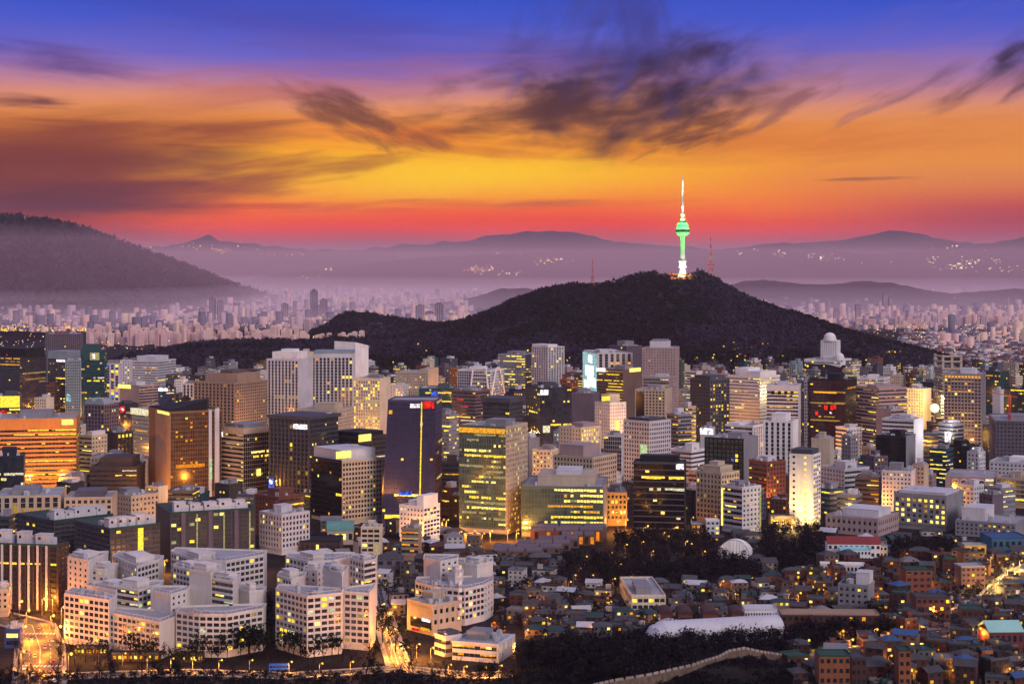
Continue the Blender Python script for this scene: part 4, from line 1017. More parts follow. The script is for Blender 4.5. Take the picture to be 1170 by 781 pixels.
for b in BLD:
    if b['seen'] < 6: print('hidden', b['label'], b['seen'])
    P, z1, o = b['P'], b['z1'], b['o']
    foot(P)
    rs = random.Random(b['label'])
    cx, cy = sum(p[0] for p in P) / 4, sum(p[1] for p in P) / 4
    zb = min(gz1(*p) for p in P) if b['Y'] < 1250 else max(0.0, float(NAM[0](cx, cy)) - 2) if b['Y'] > 3000 else 0.0
    org = (cx, cy, zb)
    root = thing(b['kind'], b['label'], b['cat'], org)
    b['root'] = root
    sp = o.get('special')
    mk = lambda m: sty(m) if isinstance(m, str) else (dict(m) if m else None)
    ml, mr = mk(b['ml']), mk(b['mr'])
    spm = wall(b['wc'])
    if 'spmat' in o: spm = wall(o['spmat'])
    if 'spm' in o: spm = wall(o['spm']); ml and ml.update(dk=True); mr and mr.update(dk=True)
    if sp == 'darkleft': ml and ml.update(dk=True); spm = wall('black')
    if sp == 'greyside': spm = wall('black'); ml and ml.update(dk=True)
    wm = wall('grey') if sp == 'greyside' else wall(b['wc'])
    volume(root, org, P, zb, z1, [ml, mr, None, None], wm, o.get('roof') or (ROOFG if sp in ('slab', 'slab2', 'slab3') else ROOF if b['wc'] not in ('navy', 'black', 'dgrey', 'dbrown') else ROOFD),
           b['gl'], o.get('lits', 'y'), o.get('litp', .1), top=o.get('top', 1.6), idn=b['id'], spm=spm,
           ground=4.5 if z1 - zb > 14 else 1.0)
    plan = o.get('plan')
    if plan is None and sp not in ('slant', 'gold', 'arches', 'slab', 'slab2', 'slab3') and not o.get('slope'):
        u, v, w = rs.uniform(.1, .45), rs.uniform(.15, .4), rs.uniform(.3, .45)
        plan = [(u, u + w, v, v + .45, rs.uniform(2.5, 5), rs.choice([b['wc'], 'grey', 'lgrey'] if b['wc'] not in ('navy', 'black', 'teal') else ['dgrey', b['wc']]))]
    roof_kit(root, org, P, z1, plan or [], rs, big=sp not in ('slant', 'gold'))
    for x in b['extra']:
        _, face, u0, u1, d0, d1, k, nm, proud = x
        panel(root, P, org, face, u0, u1, z1 - d1, z1 - d0, lit(k), nm, proud + .55)
    for k in range(o.get('beacons', 0)):
        e_ = rs.choice((0, 1)); q = facepos(P, org, e_, (k + .5) / o['beacons'], z1 + 1.6, -.6)
        beacon(root, q, .55 * b['Y'] / 1500)
    if o.get('crane'):
        q = facepos(P, org, 1 if o['crane'] == 2 else 0, .35, z1, -6)
        crane_part(root, q[0], q[1], q[2] - 30, 52 if o['crane'] == 2 else 40, 26, 2.4)
    H = z1 - zb
    if sp == 'slant':
        panel(root, P, org, 0, .70, .722, zb + 1, z1 - 1.5, lit('y'), 'light_line', .5)
        panel(root, P, org, 0, .47, .68, z1 - 6.0, z1 - 3.0, lit('W'), 'sign', .5)
        panel(root, P, org, 0, .75, .97, z1 - 6.5, z1 - 1.0, lit('r'), 'lit_band', .5)
        for u0, u1, d0, d1, k in ((.03, .1, 8, 11, 'a'), (.05, .68, 88, 91, 'y'), (.12, .66, 94, 96, 'y'), (.74, .97, 92, 95, 'y'), (.02, .64, 105, 108, 'a'), (.3, .55, 70, 73, 'b')):
            panel(root, P, org, 0, u0, u1, z1 - d1, z1 - d0, lit(k), 'lit_floor', .4)
        for ch in root.children:
            if ch.type == 'MESH':
                n_ = len(ch.data.vertices); co = np.zeros(n_ * 3, np.float32); ch.data.vertices.foreach_get('co', co); co = co.reshape(-1, 3)
                t_ = np.clip(co[:, 2] / H, -.1, 1.1)
                cxl = (P[2][0] - org[0])
                co[:, 0] = cxl + (co[:, 0] - cxl) * (1 - .11 * t_); co[:, 1] = co[:, 1] * (1 - .10 * t_)
                ch.data.vertices.foreach_set('co', co.ravel()); ch.data.update()
        mb = MB(); q = [facepos(P, org, 0, 0, z1, 0)]
    elif sp == 'gold':
        panel(root, P, org, 0, .34, 1.0, zb, z1 - 1, wall('tan'), 'stone_panel', .1, .5)
        for u0, u1 in ((.74, .80), (.86, .95)): panel(root, P, org, 1, u0, u1, zb, z1 + (1 if u0 > .8 else 0), wall('lgrey'), 'pilaster', .2, .9)
        panel(root, P, org, 0, .45, .98, z1 - 3.2, z1 - .8, lit('Y'), 'sign', .8)
        panel(root, P, org, 1, .755, .80, z1 - 42, z1 - 60, lit('g'), 'lit_panel', 1.3)
        panel(root, P, org, 1, .10, .66, zb + 26, zb + 29, lit('o'), 'lit_floor', .3)
        mb = MB(); a0, a1, a2, a3 = [facepos(P, org, 0, 0, z1, -.5), facepos(P, org, 0, 1, z1, -.5), facepos(P, org, 1, .72, z1, -.5), facepos(P, org, 2, .5, z1, -.5)]
        mb.hexa([a0, a1, a2, a3, (a0[0], a0[1], a0[2] + 1), (a1[0], a1[1], a1[2] + 1.5), (a2[0], a2[1], a2[2] + 9), (a3[0], a3[1], a3[2] + 8)])
        mb.build('sloped_roof', wall('black'), root)
    elif sp == 'lattice':
        mb = MB(); hgt = H
        for u0, u1, t0, t1 in ((.38, .98, .48, .88), (-.02, .03, .05, .05)):
            if u0 < 0: continue
            for ua, ub in ((u0, t0), (u1, t1)): mb.tube(facepos(P, org, 0, ua, zb + H * .35, 1.2), facepos(P, org, 0, ub, z1 + 2, 1.2), 1.3, 1.3, 6)
            mb.tube(facepos(P, org, 0, t0, z1 + 2, 1.2), facepos(P, org, 0, t1, z1 + 2, 1.2), 1.3, 1.3, 6)
            for q_ in range(7):
                f_ = q_ / 7.0; mb.tube(facepos(P, org, 0, u0 + (t0 - u0) * f_, zb + H * (.35 + .65 * f_), 1.2), facepos(P, org, 0, u1 + (t1 - u1) * f_, zb + H * (.35 + .65 * f_), 1.2), .6, .6, 5)
        for ua, ub in ((.0, .35), (.92, .6)): mb.tube(facepos(P, org, 1, ua + .05, zb + H * .4, 1.2), facepos(P, org, 1, ub, z1 + 2, 1.2), 1.3, 1.3, 6)
        mb.tube(facepos(P, org, 1, .35, z1 + 2, 1.2), facepos(P, org, 1, .6, z1 + 2, 1.2), 1.3, 1.3, 6)
        mb.build('lattice_frame', wall('white'), root)
    elif sp == 'arch':
        arch(root, P, org, 0, .02, .30, zb + H * .35, z1 - 3, glass('black'))
    elif sp == 'entry':
        panel(root, P, org, 0, .42, .80, zb + 4, z1 - 8, glass('green'), 'glass_bay', .5)
    elif sp == 'endlit':
        panel(root, P, org, 0, .0, .07, zb + 4, z1 - 3, lit('Y'), 'lit_stair', .6)
        panel(root, P, org, 1, .90, .98, zb + 4, z1 - 5, lit('e'), 'lit_stair', .6)
    elif sp in ('dome', 'hall'):
        q = facepos(P, org, 0, .5 if sp == 'dome' else .93, z1, -9)
        mb = MB(); r = 11 if sp == 'dome' else 9
        prof = [(r * 1.15, -1), (r * 1.15, 2.5), (r, 2.6), (r, 4)] + [(r * math.cos(t), 4 + r * .95 * math.sin(t)) for t in np.linspace(0.05, 1.5, 7)]
        mb.lathe(prof, 20); mb.build('dome', wall('white'), root, q)
    elif sp == 'redlamps':
        for u0, u1, d0, d1, k in ((.40, .50, 29, 34, 'r'), (.58, .66, 29, 34, 'r'), (.66, .74, 28, 33, 'r'), (.56, .62, 36, 38, 'W'), (.15, .22, 36, 40, 'r'), (.1, .75, 14, 16, 'a'), (.0, .96, 26, 27.5, 'd')):
            panel(root, P, org, 0, u0, u1, z1 - d1, z1 - d0, lit(k), 'lit_sign', .6)
    elif sp == 'slots':
        for k in range(4): panel(root, P, org, 0, .16 + k * .2, .26 + k * .2, z1 - 10, z1 - 6.5, glass('black'), 'opening', .5)
    elif sp == 'frame':
        mb = MB(); L = 4.0
        for face, u in ((0, .03), (1, .03), (1, .5), (1, .97)):
            q = facepos(P, org, face, u, z1, -1.5); mb.box(q[0] - 1.6, q[0] + 1.6, q[1] - 1.6, q[1] + 1.6, q[2] - 2, q[2] + 18)
        for face, u0, u1 in ((0, .0, 1.0), (1, .0, 1.0)):
            for h in (8.5, 16):
                a_, b_ = facepos(P, org, face, u0, z1 + h, -.2), facepos(P, org, face, u1, z1 + h, -.2)
                mb.tube(a_, b_, 1.5, 1.5, 4)
        mb.build('roof_frame', wall('sand'), root)
    elif sp == 'rows':
        for d0, k in ((8, 'a'), (19, 'a'), (31, 'e'), (42, 'y'), (50, 'y'), (60, 'e')):
            panel(root, P, org, 0, .2, .8, z1 - d0 - 1.6, z1 - d0, lit(k), 'lit_floor', .32, .05)
    elif sp == 'stairlit':
        for k in range(11):
            panel(root, P, org, 0, .62, .72, zb + 6 + k * 4.6, zb + 7.6 + k * 4.6, lit('y' if k % 3 else 'Y'), 'lit_stair', .08, .08)
            panel(root, P, org, 0, .14, .24, zb + 6 + k * 4.6, zb + 7.6 + k * 4.6, glass('dark'), 'slit_window', .08, .08)
    elif sp == 'arches':
        for k in range(4):
            u0 = .14 + k * .18
            arch(root, P, org, 0, u0 - .012, u0 + .142, zb + 3, z1 - 2.2, wall('white'), 'arch_surround', .35)
            arch(root, P, org, 0, u0, u0 + .13, zb + 3, z1 - 3, glass('dark'), 'arched_window', .5)
            panel(root, P, org, 0, u0 + .06, u0 + .07, zb + 3, z1 - 3.5, wall('grey'), 'mullion', .52, .2)
        panel(root, P, org, 0, .82, .99, z1 - 3.6, z1 - 1.6, lit('w'), 'lit_band', .4)
        panel(root, P, org, 0, .90, .98, zb + 2, z1 - 6, lit('Y'), 'lit_stair', .4)
    elif sp == 'darkglass':
        panel(root, P, org, 0, .16, .97, zb + 3, z1 - 9, glass('black'), 'glass_front', .3, .15)
        for k in range(4): panel(root, P, org, 0, .16, .97, zb + 8 + k * 6.5, zb + 8.2 + k * 6.5, METAL, 'mullion', .46, .08)
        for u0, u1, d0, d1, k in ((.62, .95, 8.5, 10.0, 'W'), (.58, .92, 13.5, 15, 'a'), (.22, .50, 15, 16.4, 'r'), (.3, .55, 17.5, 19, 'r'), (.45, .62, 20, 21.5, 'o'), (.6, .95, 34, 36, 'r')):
            panel(root, P, org, 0, u0, u1, z1 - d1, z1 - d0, lit(k), 'painted_reflection' if k in 'ro' else 'sign', .5, .06)  # red and orange panels glow to paint reflections onto the glass
        for k in range(7): 
            panel(root, P, org, 1, .86, .95, zb + 9 + k * 4.2, zb + 11.0 + k * 4.2, wall('white'), 'stair_landing', .2, 1.6)
    elif sp in ('slab', 'slab2', 'slab3'):
        fi = 0 if sp == 'slab' else 1
        nbox = 5
        for k in range(nbox):
            u = (k + .5) / nbox * .9 + .03
            q = facepos(P, org, fi, u, z1, -6)
            a_, b_ = P[fi], P[fi + 1]; L = math.hypot(b_[0] - a_[0], b_[1] - a_[1]); d_ = ((b_[0] - a_[0]) / L, (b_[1] - a_[1]) / L)
            mb = MB(); w_ = rs.uniform(3.0, 4.6); h_ = rs.uniform(4.2, 6.5)
            mb.obox((q[0], q[1]), d_, w_, 3.2, q[2] - 1, q[2] + h_); mb.obox((q[0] + d_[0] * w_ * .9, q[1] + d_[1] * w_ * .9), d_, w_ * .7, 2.6, q[2] - 1, q[2] + h_ * .62)
            mb.obox((q[0], q[1]), d_, w_ + .3, 3.5, q[2] + h_, q[2] + h_ + .4)
            rh = mb.build('roof_house', wall('lgrey'), root)
            mb = MB(); nn_ = (d_[1], -d_[0]); mb.bar((q[0] - d_[0] * w_, q[1] - d_[1] * w_), d_, nn_, w_ * .4, w_ * .8, q[2] + h_ * .45, q[2] + h_ * .75, 3.22, 3.3)
            mb.build('hatch', glass('dark'), rh)
        panel(root, P, org, fi, -.005, 1.005, z1 - 1.2, z1 + .35, ROOFG, 'roof_edge', .85, .3)
        if sp == 'slab3': panel(root, P, org, 1, .55, .66, zb + 9, z1 - 2, lit('y'), 'lit_stair', .6, .1)
        if sp == 'slab2':
            for u in (.30, .62, .93): panel(root, P, org, 1, u, u + .015, zb + 2, z1 - 2, lit('e'), 'lit_stair', .7, .2)
            for u in (.12, .44, .75): panel(root, P, org, 1, u, u + .05, zb + 2, z1 - .5, wall('mauve'), 'stair_tower', .4, .8)
        if sp == 'slab':
            for k in range(12): panel(root, P, org, 0, .08 * k + .02, .08 * k + .035, zb + 1, z1 - .5, wall('lgrey'), 'fin', .8, 1.0)
    if o.get('vault'):
        for u in (.0, .52):
            mb = MB(); n_ = 9; fr = []
            for k in range(n_):
                t_ = math.pi * k / (n_ - 1)
                uu = u + .24 - .24 * math.cos(t_)
                fr.append((uu, z1 + 6.5 * math.sin(t_)))
            for j in range(n_ - 1):
                a_ = facepos(P, org, 0, fr[j][0], fr[j][1], .3); b_ = facepos(P, org, 0, fr[j + 1][0], fr[j + 1][1], .3)
                c2 = facepos(P, org, 0, fr[j + 1][0], fr[j + 1][1], -18); d2 = facepos(P, org, 0, fr[j][0], fr[j][1], -18)
                mb.quad(a_, b_, c2, d2)
            mb.poly([facepos(P, org, 0, a_, b_, .3) for a_, b_ in fr])
            mb.build('vault_roof', wall('steel'), root)
    if o.get('slope'):
        mb = MB(); a0, a1 = facepos(P, org, 0, 0, z1, 0), facepos(P, org, 0, 1, z1, 0); a2, a3 = facepos(P, org, 1, 1, z1, 0), facepos(P, org, 2, 1, z1, 0)
        up = lambda p, h: (p[0], p[1], p[2] + h)
        mb.hexa([a0, a1, a2, a3, up(a0, 7), up(a1, 6), up(a2, .5), up(a3, .5)]); mb.build('sloped_crown', wall('white'), root)

WHITE = wall_mat('wall_white_flats', (.60, .53, .50), .8, .2)
for ci, (label, wings) in enumerate(CLUSTERS):
    allp = np.array([p for w in wings for p in w['P']])
    org = (float(allp[:, 0].mean()), float(allp[:, 1].mean()), 0.0)
    root = thing('apartment_block', label, 'building', org, 'white terraced apartment blocks')
    zb = 0.0
    for wi, w in enumerate(wings):
        P = w['P']; foot(P, 0)
        ne = len(P)
        edges = (w['edges'] + [None] * ne)[:ne]
        wo_ = volume(root, org, P, zb, w['z1'], edges, WHITE, ROOF, 'dark', 'yyYdg', .05, ground=3.0 if wi < 2 else 1.5, top=1.1, idn=w['id'], parent=root, name='wing', wn=32)
        # balustrade and pergola rail round the roof terrace
        mb = MB()
        for i in range(len(w['edges'])):
            a_, b_ = P[i], P[i + 1]; L = math.hypot(b_[0] - a_[0], b_[1] - a_[1]); n_ = max(2, int(L / 3))
            for k in range(n_ + 1):
                q = facepos(P, org, i, k / n_, w['z1'], -.6); mb.tube((q[0], q[1], q[2] - .4), (q[0], q[1], q[2] + 1.3), .12, .12, 4)
            a2, b2 = facepos(P, org, i, 0, w['z1'] + 1.3, -.6), facepos(P, org, i, 1, w['z1'] + 1.3, -.6); mb.tube(a2, b2, .16, .16, 4)
        mb.build('roof_rail', WHITE, root)
        rs = random.Random(ci * 10 + wi)
        P4 = [P[0], P[1], P[2], P[-1]]
        roof_kit(root, org, P4, w['z1'], [(rs.uniform(.1, .3), rs.uniform(.5, .8), .3, .8, rs.uniform(1.5, 3.0), 'white_flats')] if wi > 1 else [], rs, big=wi % 2 == 0)

# ------------------------------------------------------------------ lamps
def at(px, py):
    """point of the ground seen at photo column px, row py"""
    Y = 900.0
    for _ in range(12):
        Y = (CAMZ - gz1(X_(px, Y), Y)) * F / (py - HOR)
    return X_(px, Y), Y, gz1(X_(px, Y), Y)
SODIUM = (1.0, .36, .04)
LK = 3.3
def point(loc, power, col=SODIUM, r=.5, parent=None):
    l = bpy.data.lights.new('lamp_light', 'POINT'); l.energy = power * LK; l.color = col; l.shadow_soft_size = r
    o = bpy.data.objects.new('lamp_light', l); COL.objects.link(o); o.location = loc
    if parent: o.parent = parent
    return o
LAMPM = {}
def lamp_mesh(k, h, r):
    key = (k, h, r)
    if key not in LAMPM:
        a = MB(); a.tube((0, 0, -1), (0, 0, h), .14, .09); a.tube((0, 0, h), (1.4, 0, h + .5), .08, .06); a.tube((0, 0, 0), (0, 0, .9), .22, .18)
        b = MB(); b.lathe([(.05, h + .1 - r), (r * .8, h + .25 - r * .6), (r, h + .3), (r * .7, h + .3 + r * .6), (.02, h + .3 + r)], 8, (1.5, 0))
        LAMPM[key] = (a.mesh('pole', METAL), b.mesh('lamp_head', lit(k)))
    return LAMPM[key]
NL = [0]
def lamp(px, py, where, power=0, k='Y', h=7.5, r=.55, col=SODIUM, xyz=None, grp='street lamps'):
    x, y, z = xyz or at(px, py)
    t = thing('street_lamp', where, 'street lamp', (x, y, z), grp)
    a, b = lamp_mesh(k, h, r)
    link('pole', a, t); link('lamp_head', b, t)
    if power: point((1.5, -.3, h - 1.2 - r), power, col, .4, t)
    NL[0] += 1
    return t

# ------------------------------------------------------------------ the hilltop tower and its masts
TX, TY = X_(780, 4000), 4000.0
TZ = float(NAM[0](TX, TY))
def tz(py): return Z_(py, TY) - TZ
tw = thing('observation_tower', 'tall white and green lit observation tower with a needle mast on the hilltop', 'tower', (TX, TY, TZ))
WHT = wall_mat('tower_white', (.36, .36, .36), .6, .05)
mb = MB(); mb.lathe([(10, -8), (10, tz(313)), (7.2, tz(312)), (6.6, tz(306)), (9.2, tz(305.5)), (9.2, tz(304.3)), (6.4, tz(304)), (6.2, tz(299.8)), (8.8, tz(299.5)), (8.8, tz(298.4)), (5.9, tz(298)), (4.6, tz(278)), (4.3, tz(269.5))], 20)
mb.build('shaft', WHT, tw)
mb = MB(); mb.lathe([(4.3, tz(269.8)), (12, tz(268.3)), (15.4, tz(266.2)), (15.4, tz(265))], 28); mb.build('lower_deck', WHT, tw)
mb = MB(); mb.lathe([(15.2, tz(265)), (16.2, tz(264.2)), (16.2, tz(262.6)), (14.6, tz(262))], 28); mb.build('window_ring', glass('dark'), tw)
mb = MB(); mb.lathe([(14.6, tz(262)), (15, tz(261.4)), (13.4, tz(260.4))], 28); mb.build('silver_ring', wall('lgrey'), tw)
mb = MB(); mb.lathe([(13.2, tz(260.4)), (12.2, tz(259.4)), (12.6, tz(255.8)), (9, tz(255)), (8, tz(254.6))], 28); mb.build('upper_deck', WHT, tw)
mb = MB(); mb.lathe([(8, tz(254.6)), (8.4, tz(252.6)), (5.2, tz(252.2))], 20); mb.build('dark_collar', wall('black'), tw)
RW = [WHT, wall_mat('tower_red', (.5, .02, .02), .5, .05), wall_mat('tower_grey', (.25, .26, .28), .5, .05)]
mb = MB(); mb.lathe([(5.6, tz(252.2), 0), (4.6, tz(249.6), 1), (4.2, tz(247.4), 0), (5.6, tz(244.8), 1), (5.6, tz(244), 0), (2.6, tz(243.8), 0), (2.3, tz(238), 0), (2.8, tz(237), 2), (2.1, tz(232), 0), (2.6, tz(231.6), 0), (1.9, tz(230.8), 2), (1.7, tz(224.5), 0), (1.6, tz(222.5), 0), (1.4, tz(206.5), 2), (1.1, tz(205.5), 2), (.7, tz(201.5), 2), (.05, tz(201))], 10)
mb.build('mast', RW, tw)
mb = MB()
for h in np.arange(tz(251), tz(206), 5.0):
    rr = 3.4 if h < tz(232) else 2.1
    mb.lathe([(rr, h), (rr, h + .5), (.2, h + .5)], 8)
mb.build('mast_platform', WHT, tw)
for k in range(6):
    a = math.pi * 2 * k / 6
    point((14 * math.cos(a), 14 * math.sin(a), 7), 7000, (1, 1, .97), 1.0, tw)
    point((13 * math.cos(a), 13 * math.sin(a), 30), 13000, (.95, 1, .95), 1.0, tw)
    point((19 * math.cos(a), 19 * math.sin(a), tz(273)), 14000, (.0, 1, .05), 1.2, tw)
    point((17 * math.cos(a), 17 * math.sin(a), tz(252.5)), 12000, (.0, 1, .04), .8, tw)
    point((24 * math.cos(a), 24 * math.sin(a), tz(258)), 16000, (.0, 1, .04), .8, tw)
for h, e in ((tz(248), 3500), (tz(237), 4500), (tz(219), 4500), (tz(210), 4500)):
    for k in range(3):
        a = math.pi * 2 * k / 3 + .3
        point((11 * math.cos(a), 11 * math.sin(a), h), e, (1, .97, .95), .8, tw)
pv = thing('visitor_pavilion', 'low hilltop pavilion glowing orange at the foot of the lit observation tower', 'building', (TX - 4, TY - 26, TZ - 6))
mb = MB(); mb.box(-28, 24, -9, 9, -8, 5); mb.box(-16, 12, -13, -9.1, -8, 1.5); mb.build('wall', wall('sand'), pv)
mb = MB(); mb.box(-30, 26, -11, 11, 5.1, 6.2); mb.box(-12, 10, -6, 6, 6.3, 11); mb.build('roof', wall('tan'), pv)
for k in range(7):
    mb = MB(); mb.box(-25 + k * 7, -21 + k * 7, -9.3, -9.1, .8, 4); mb.build('window', lit('a' if k % 2 else 'y'), pv)
for x, y, z, e in ((-20, -22, 4, 22000), (0, -24, 0, 24000), (16, -20, 4, 20000), (-6, -34, -8, 18000)): point((x, y, z), e, SODIUM, .8, pv)
for px, py in ((768, 321), (773, 326), (778, 331), (786, 324), (790, 321), (771, 331), (782, 338), (780, 347), (783, 353), (774, 343), (776, 356)):
    x = X_(px, 3940); y = 3940.0
    for _ in range(8): y = min(3990, (CAMZ - float(NAM[0](x, y)) - 7) * F / (py - HOR)) if py > 319 else 3990
    lamp(0, 0, 'orange lamp on the wooded slope below the lit observation tower', 9000, 'o', 9, 2.4, SODIUM, (x, y, float(NAM[0](x, y))), 'lamps on the hill path')

def mast(px, y0, y1, Y, label, wbase):
    x = X_(px, Y); z0 = float(NAM[0](x, Y)); hh = Z_(y0, Y) - z0
    t = thing('radio_mast', label, 'mast', (x, Y, z0))
    red, wht = MB(), MB(); nseg = 12
    wht.tube((0, 0, -2), (0, 0, hh * .98), .5, .35, 5); red.tube((0, 0, -2), (0, 0, hh), .45, .3, 5)
    for k in range(nseg):
        m = red if k % 2 == 0 else wht
        za, zb = hh * k / nseg - (6 if k == 0 else 0), hh * (k + 1) / nseg
        wa, wb = max(.5, wbase * (1 - k / nseg) ** 1.2), max(.5, wbase * (1 - (k + 1) / nseg) ** 1.2)
        for i in range(4):
            sx, sy = ((-1, -1), (1, -1), (1, 1), (-1, 1))[i]; tx, ty = ((-1, -1), (1, -1), (1, 1), (-1, 1))[(i + 1) % 4]
            m.tube((sx * wa, sy * wa, za), (sx * wb, sy * wb, zb), .55, .5, 4); m.tube((sx * wa, sy * wa, za), (tx * wb, ty * wb, zb), .3, .3, 4)
            m.tube((sx * wb, sy * wb, zb), (tx * wb, ty * wb, zb), .3, .3, 4)
    red.build('red_lattice', RW[1], t); wht.build('white_lattice', wall_mat('mast_pale', (.5, .32, .30), .6, .1), t)
    for f in (1.0, .62, .32):
        beacon(t, (0, 0, hh * f), 1.6)
    mb = MB(); mb.box(-wbase * 1.6, wbase * 1.6, -3, 3, hh * .30, hh * .32); mb.box(-wbase * 2, wbase * 2, -5, 5, -4, 4); mb.build('platform', RW[1], t)
mast(812, 266, 322, 3960, 'tall red lattice radio mast on the hill beside the observation tower', 5.0)
mast(677, 297, 328, 4000, 'short red lattice radio mast on the lower shoulder of the hill', 3.2)
hs = thing('hut', 'small lit lookout house on the ridge of the misty mountain', 'building', (X_(29, 8950), 8950, float(LEFTM[0](X_(29, 8950), 8950))))
mb = MB(); mb.box(-26, 26, -10, 10, -10, 14); mb.build('wall', wall('sand'), hs)
mb = MB(); mb.hexa([(-30, -14, 14.1), (30, -14, 14.1), (30, 14, 14.1), (-30, 14, 14.1), (-8, -2, 24), (8, -2, 24), (8, 2, 24), (-8, 2, 24)]); mb.build('roof', wall('tan'), hs)
mb = MB(); mb.box(-22, 22, -10.6, -10.1, 0, 11); mb.build('window', lit('a'), hs)

# ------------------------------------------------------------------ low landmarks
def low(kind, label, cat, px0, px1, ybase, h, depth, wallm, roof='flat', roofm=None, rot=0.0, nwin=5, rows=1, wl='dark', litp=.2, lits='yY', grp=None, rise=3.0, over=.4, fin=True, door=False, z=None):
    """low building standing on the ground at photo row ybase between columns px0 and px1"""
    x, y, zz = at((px0 + px1) / 2, ybase)
    if z is not None: zz = z
    w = (px1 - px0) / F * y / max(.3, math.cos(rot) + .0)
    rs = random.Random(label + str(px0))
    t = thing(kind, label, cat, (x, y, zz), grp); t.rotation_euler.z = rot
    hw, hd = w / 2, depth / 2
    y_ = 0.0
    mb = MB(); mb.box(-hw, hw, 0, depth, -3, h); 
    if roof == 'gable':
        mb.poly([(-hw, .01, h), (hw, .01, h), (0, .01, h + rise)]); mb.poly([(-hw, depth - .01, h), (hw, depth - .01, h), (0, depth - .01, h + rise)])
    mb.build('wall', wallm, t)
    roofm = roofm or ROOF
    mb = MB(); o = over
    if roof == 'flat':
        mb.box(-hw - .1, hw + .1, -.1, depth + .1, h + .01, h + .2)
        for a in ((-hw - .15, hw + .15, -.15, .1), (-hw - .15, hw + .15, depth - .1, depth + .15), (-hw - .15, -hw + .1, .11, depth - .11), (hw - .1, hw + .15, .11, depth - .11)): mb.box(*a, h + .21, h + .9)
    elif roof == 'hip':
        k = min(hw, hd) * .95
        mb.hexa([(-hw - o, -o, h + .02), (hw + o, -o, h + .02), (hw + o, depth + o, h + .02), (-hw - o, depth + o, h + .02),
                 (-hw + k, hd - .15 if hd <= hw else k, h + rise), (hw - k, hd - .15 if hd <= hw else k, h + rise), (hw - k, hd + .15 if hd <= hw else depth - k, h + rise), (-hw + k, hd + .15 if hd <= hw else depth - k, h + rise)], 0, True, True)
    elif roof == 'gable':      # ridge runs away from the camera
        for s in (-1, 1):
            a, b = (s * (hw + o), h - o * rise / hw), (0, h + rise)
            mb.hexa([(a[0], -o, a[1]), (b[0], -o, b[1]), (b[0], depth + o, b[1]), (a[0], depth + o, a[1]), (a[0], -o, a[1] + .3), (b[0], -o, b[1] + .3), (b[0], depth + o, b[1] + .3), (a[0], depth + o, a[1] + .3)], 0, True, True)
    elif roof == 'ridge':      # ridge runs across the view
        for s in (0, 1):
            a, b = ((-o, h - o * .3), (hd, h + rise)) if s == 0 else ((depth + o, h - o * .3), (hd, h + rise))
            mb.hexa([(-hw - o, a[0], a[1]), (hw + o, a[0], a[1]), (hw + o, b[0], b[1]), (-hw - o, b[0], b[1]), (-hw - o, a[0], a[1] + .3), (hw + o, a[0], a[1] + .3), (hw + o, b[0], b[1] + .3), (-hw - o, b[0], b[1] + .3)], 0, True, True)
    elif roof == 'barrel':     # half barrel, axis across the view
        n_ = 12
        pr = [(hd - (hd + o) * math.cos(math.pi * k / n_), h + rise * math.sin(math.pi * k / n_)) for k in range(n_ + 1)]
        for k in range(n_):
            mb.quad((-hw - o, pr[k][0], pr[k][1]), (hw + o, pr[k][0], pr[k][1]), (hw + o, pr[k + 1][0], pr[k + 1][1]), (-hw - o, pr[k + 1][0], pr[k + 1][1]))
        mb.poly([(-hw - o, a, b) for a, b in pr]); mb.poly([(hw + o, a, b) for a, b in pr])
    elif roof == 'bow':        # half barrel, axis running away
        n_ = 10
        pr = [(-(hw + o) * math.cos(math.pi * k / n_), h + rise * math.sin(math.pi * k / n_)) for k in range(n_ + 1)]
        for k in range(n_):
            mb.quad((pr[k][0], -o, pr[k][1]), (pr[k + 1][0], -o, pr[k + 1][1]), (pr[k + 1][0], depth + o, pr[k + 1][1]), (pr[k][0], depth + o, pr[k][1]))
        mb.poly([(a, -o, b) for a, b in pr]); mb.poly([(a, depth + o, b) for a, b in pr])
    mb.build('roof', roofm, t)
    fh = h / max(1, rows)
    for r in range(rows):
        for k in range(nwin):
            c = -hw + (k + .5) * w / nwin; ww = w / nwin * .27; L = rs.random() < litp
            mb = MB(); mb.box(c - ww, c + ww, -.12, -.02, r * fh + fh * .35, r * fh + fh * .78); mb.build('window', lit(rs.choice(lits)) if L else glass('dark'), t)
    foot([(x - hw, y), (x + hw, y + depth)], 1)
    return t
BRICK, DBRICK = wall('brick'), wall('dbrick')
# brick halls
for i, (a, b, lb) in enumerate(((755.5, 768.5, 'brick hall with an arched gable, first of four in a row behind the white gym'), (775, 791, 'brick hall with an arched gable, second of four in a row behind the white gym'),
                                (803.5, 820.5, 'brick hall with an arched gable, third of four in a row behind the white gym'), (836, 850, 'brick hall with an arched gable, fourth in a row, beside the white ribbed annex'))):
    low('brick_hall', lb, 'hall', a, b, 717, 7.2, 16, BRICK, 'bow', wall('dbrick'), 0, 2, 1, litp=0, rise=2.2, grp='arched brick halls')
low('annex', 'white ribbed annex block between the brick halls and the blue drum hall', 'building', 851, 888, 711, 6.8, 12, wall('white'), 'flat', wall('lgrey'), 0, 12, 1, litp=0)
gy = low('gymnasium', 'long white gymnasium with a curved roof in front of the brick halls', 'building', 762, 898, 733, 5.2, 17, wall('lgrey'), 'barrel', wall('lgrey'), .26, 9, 1, litp=0, rise=5.2)
mb = MB(); n_ = 10
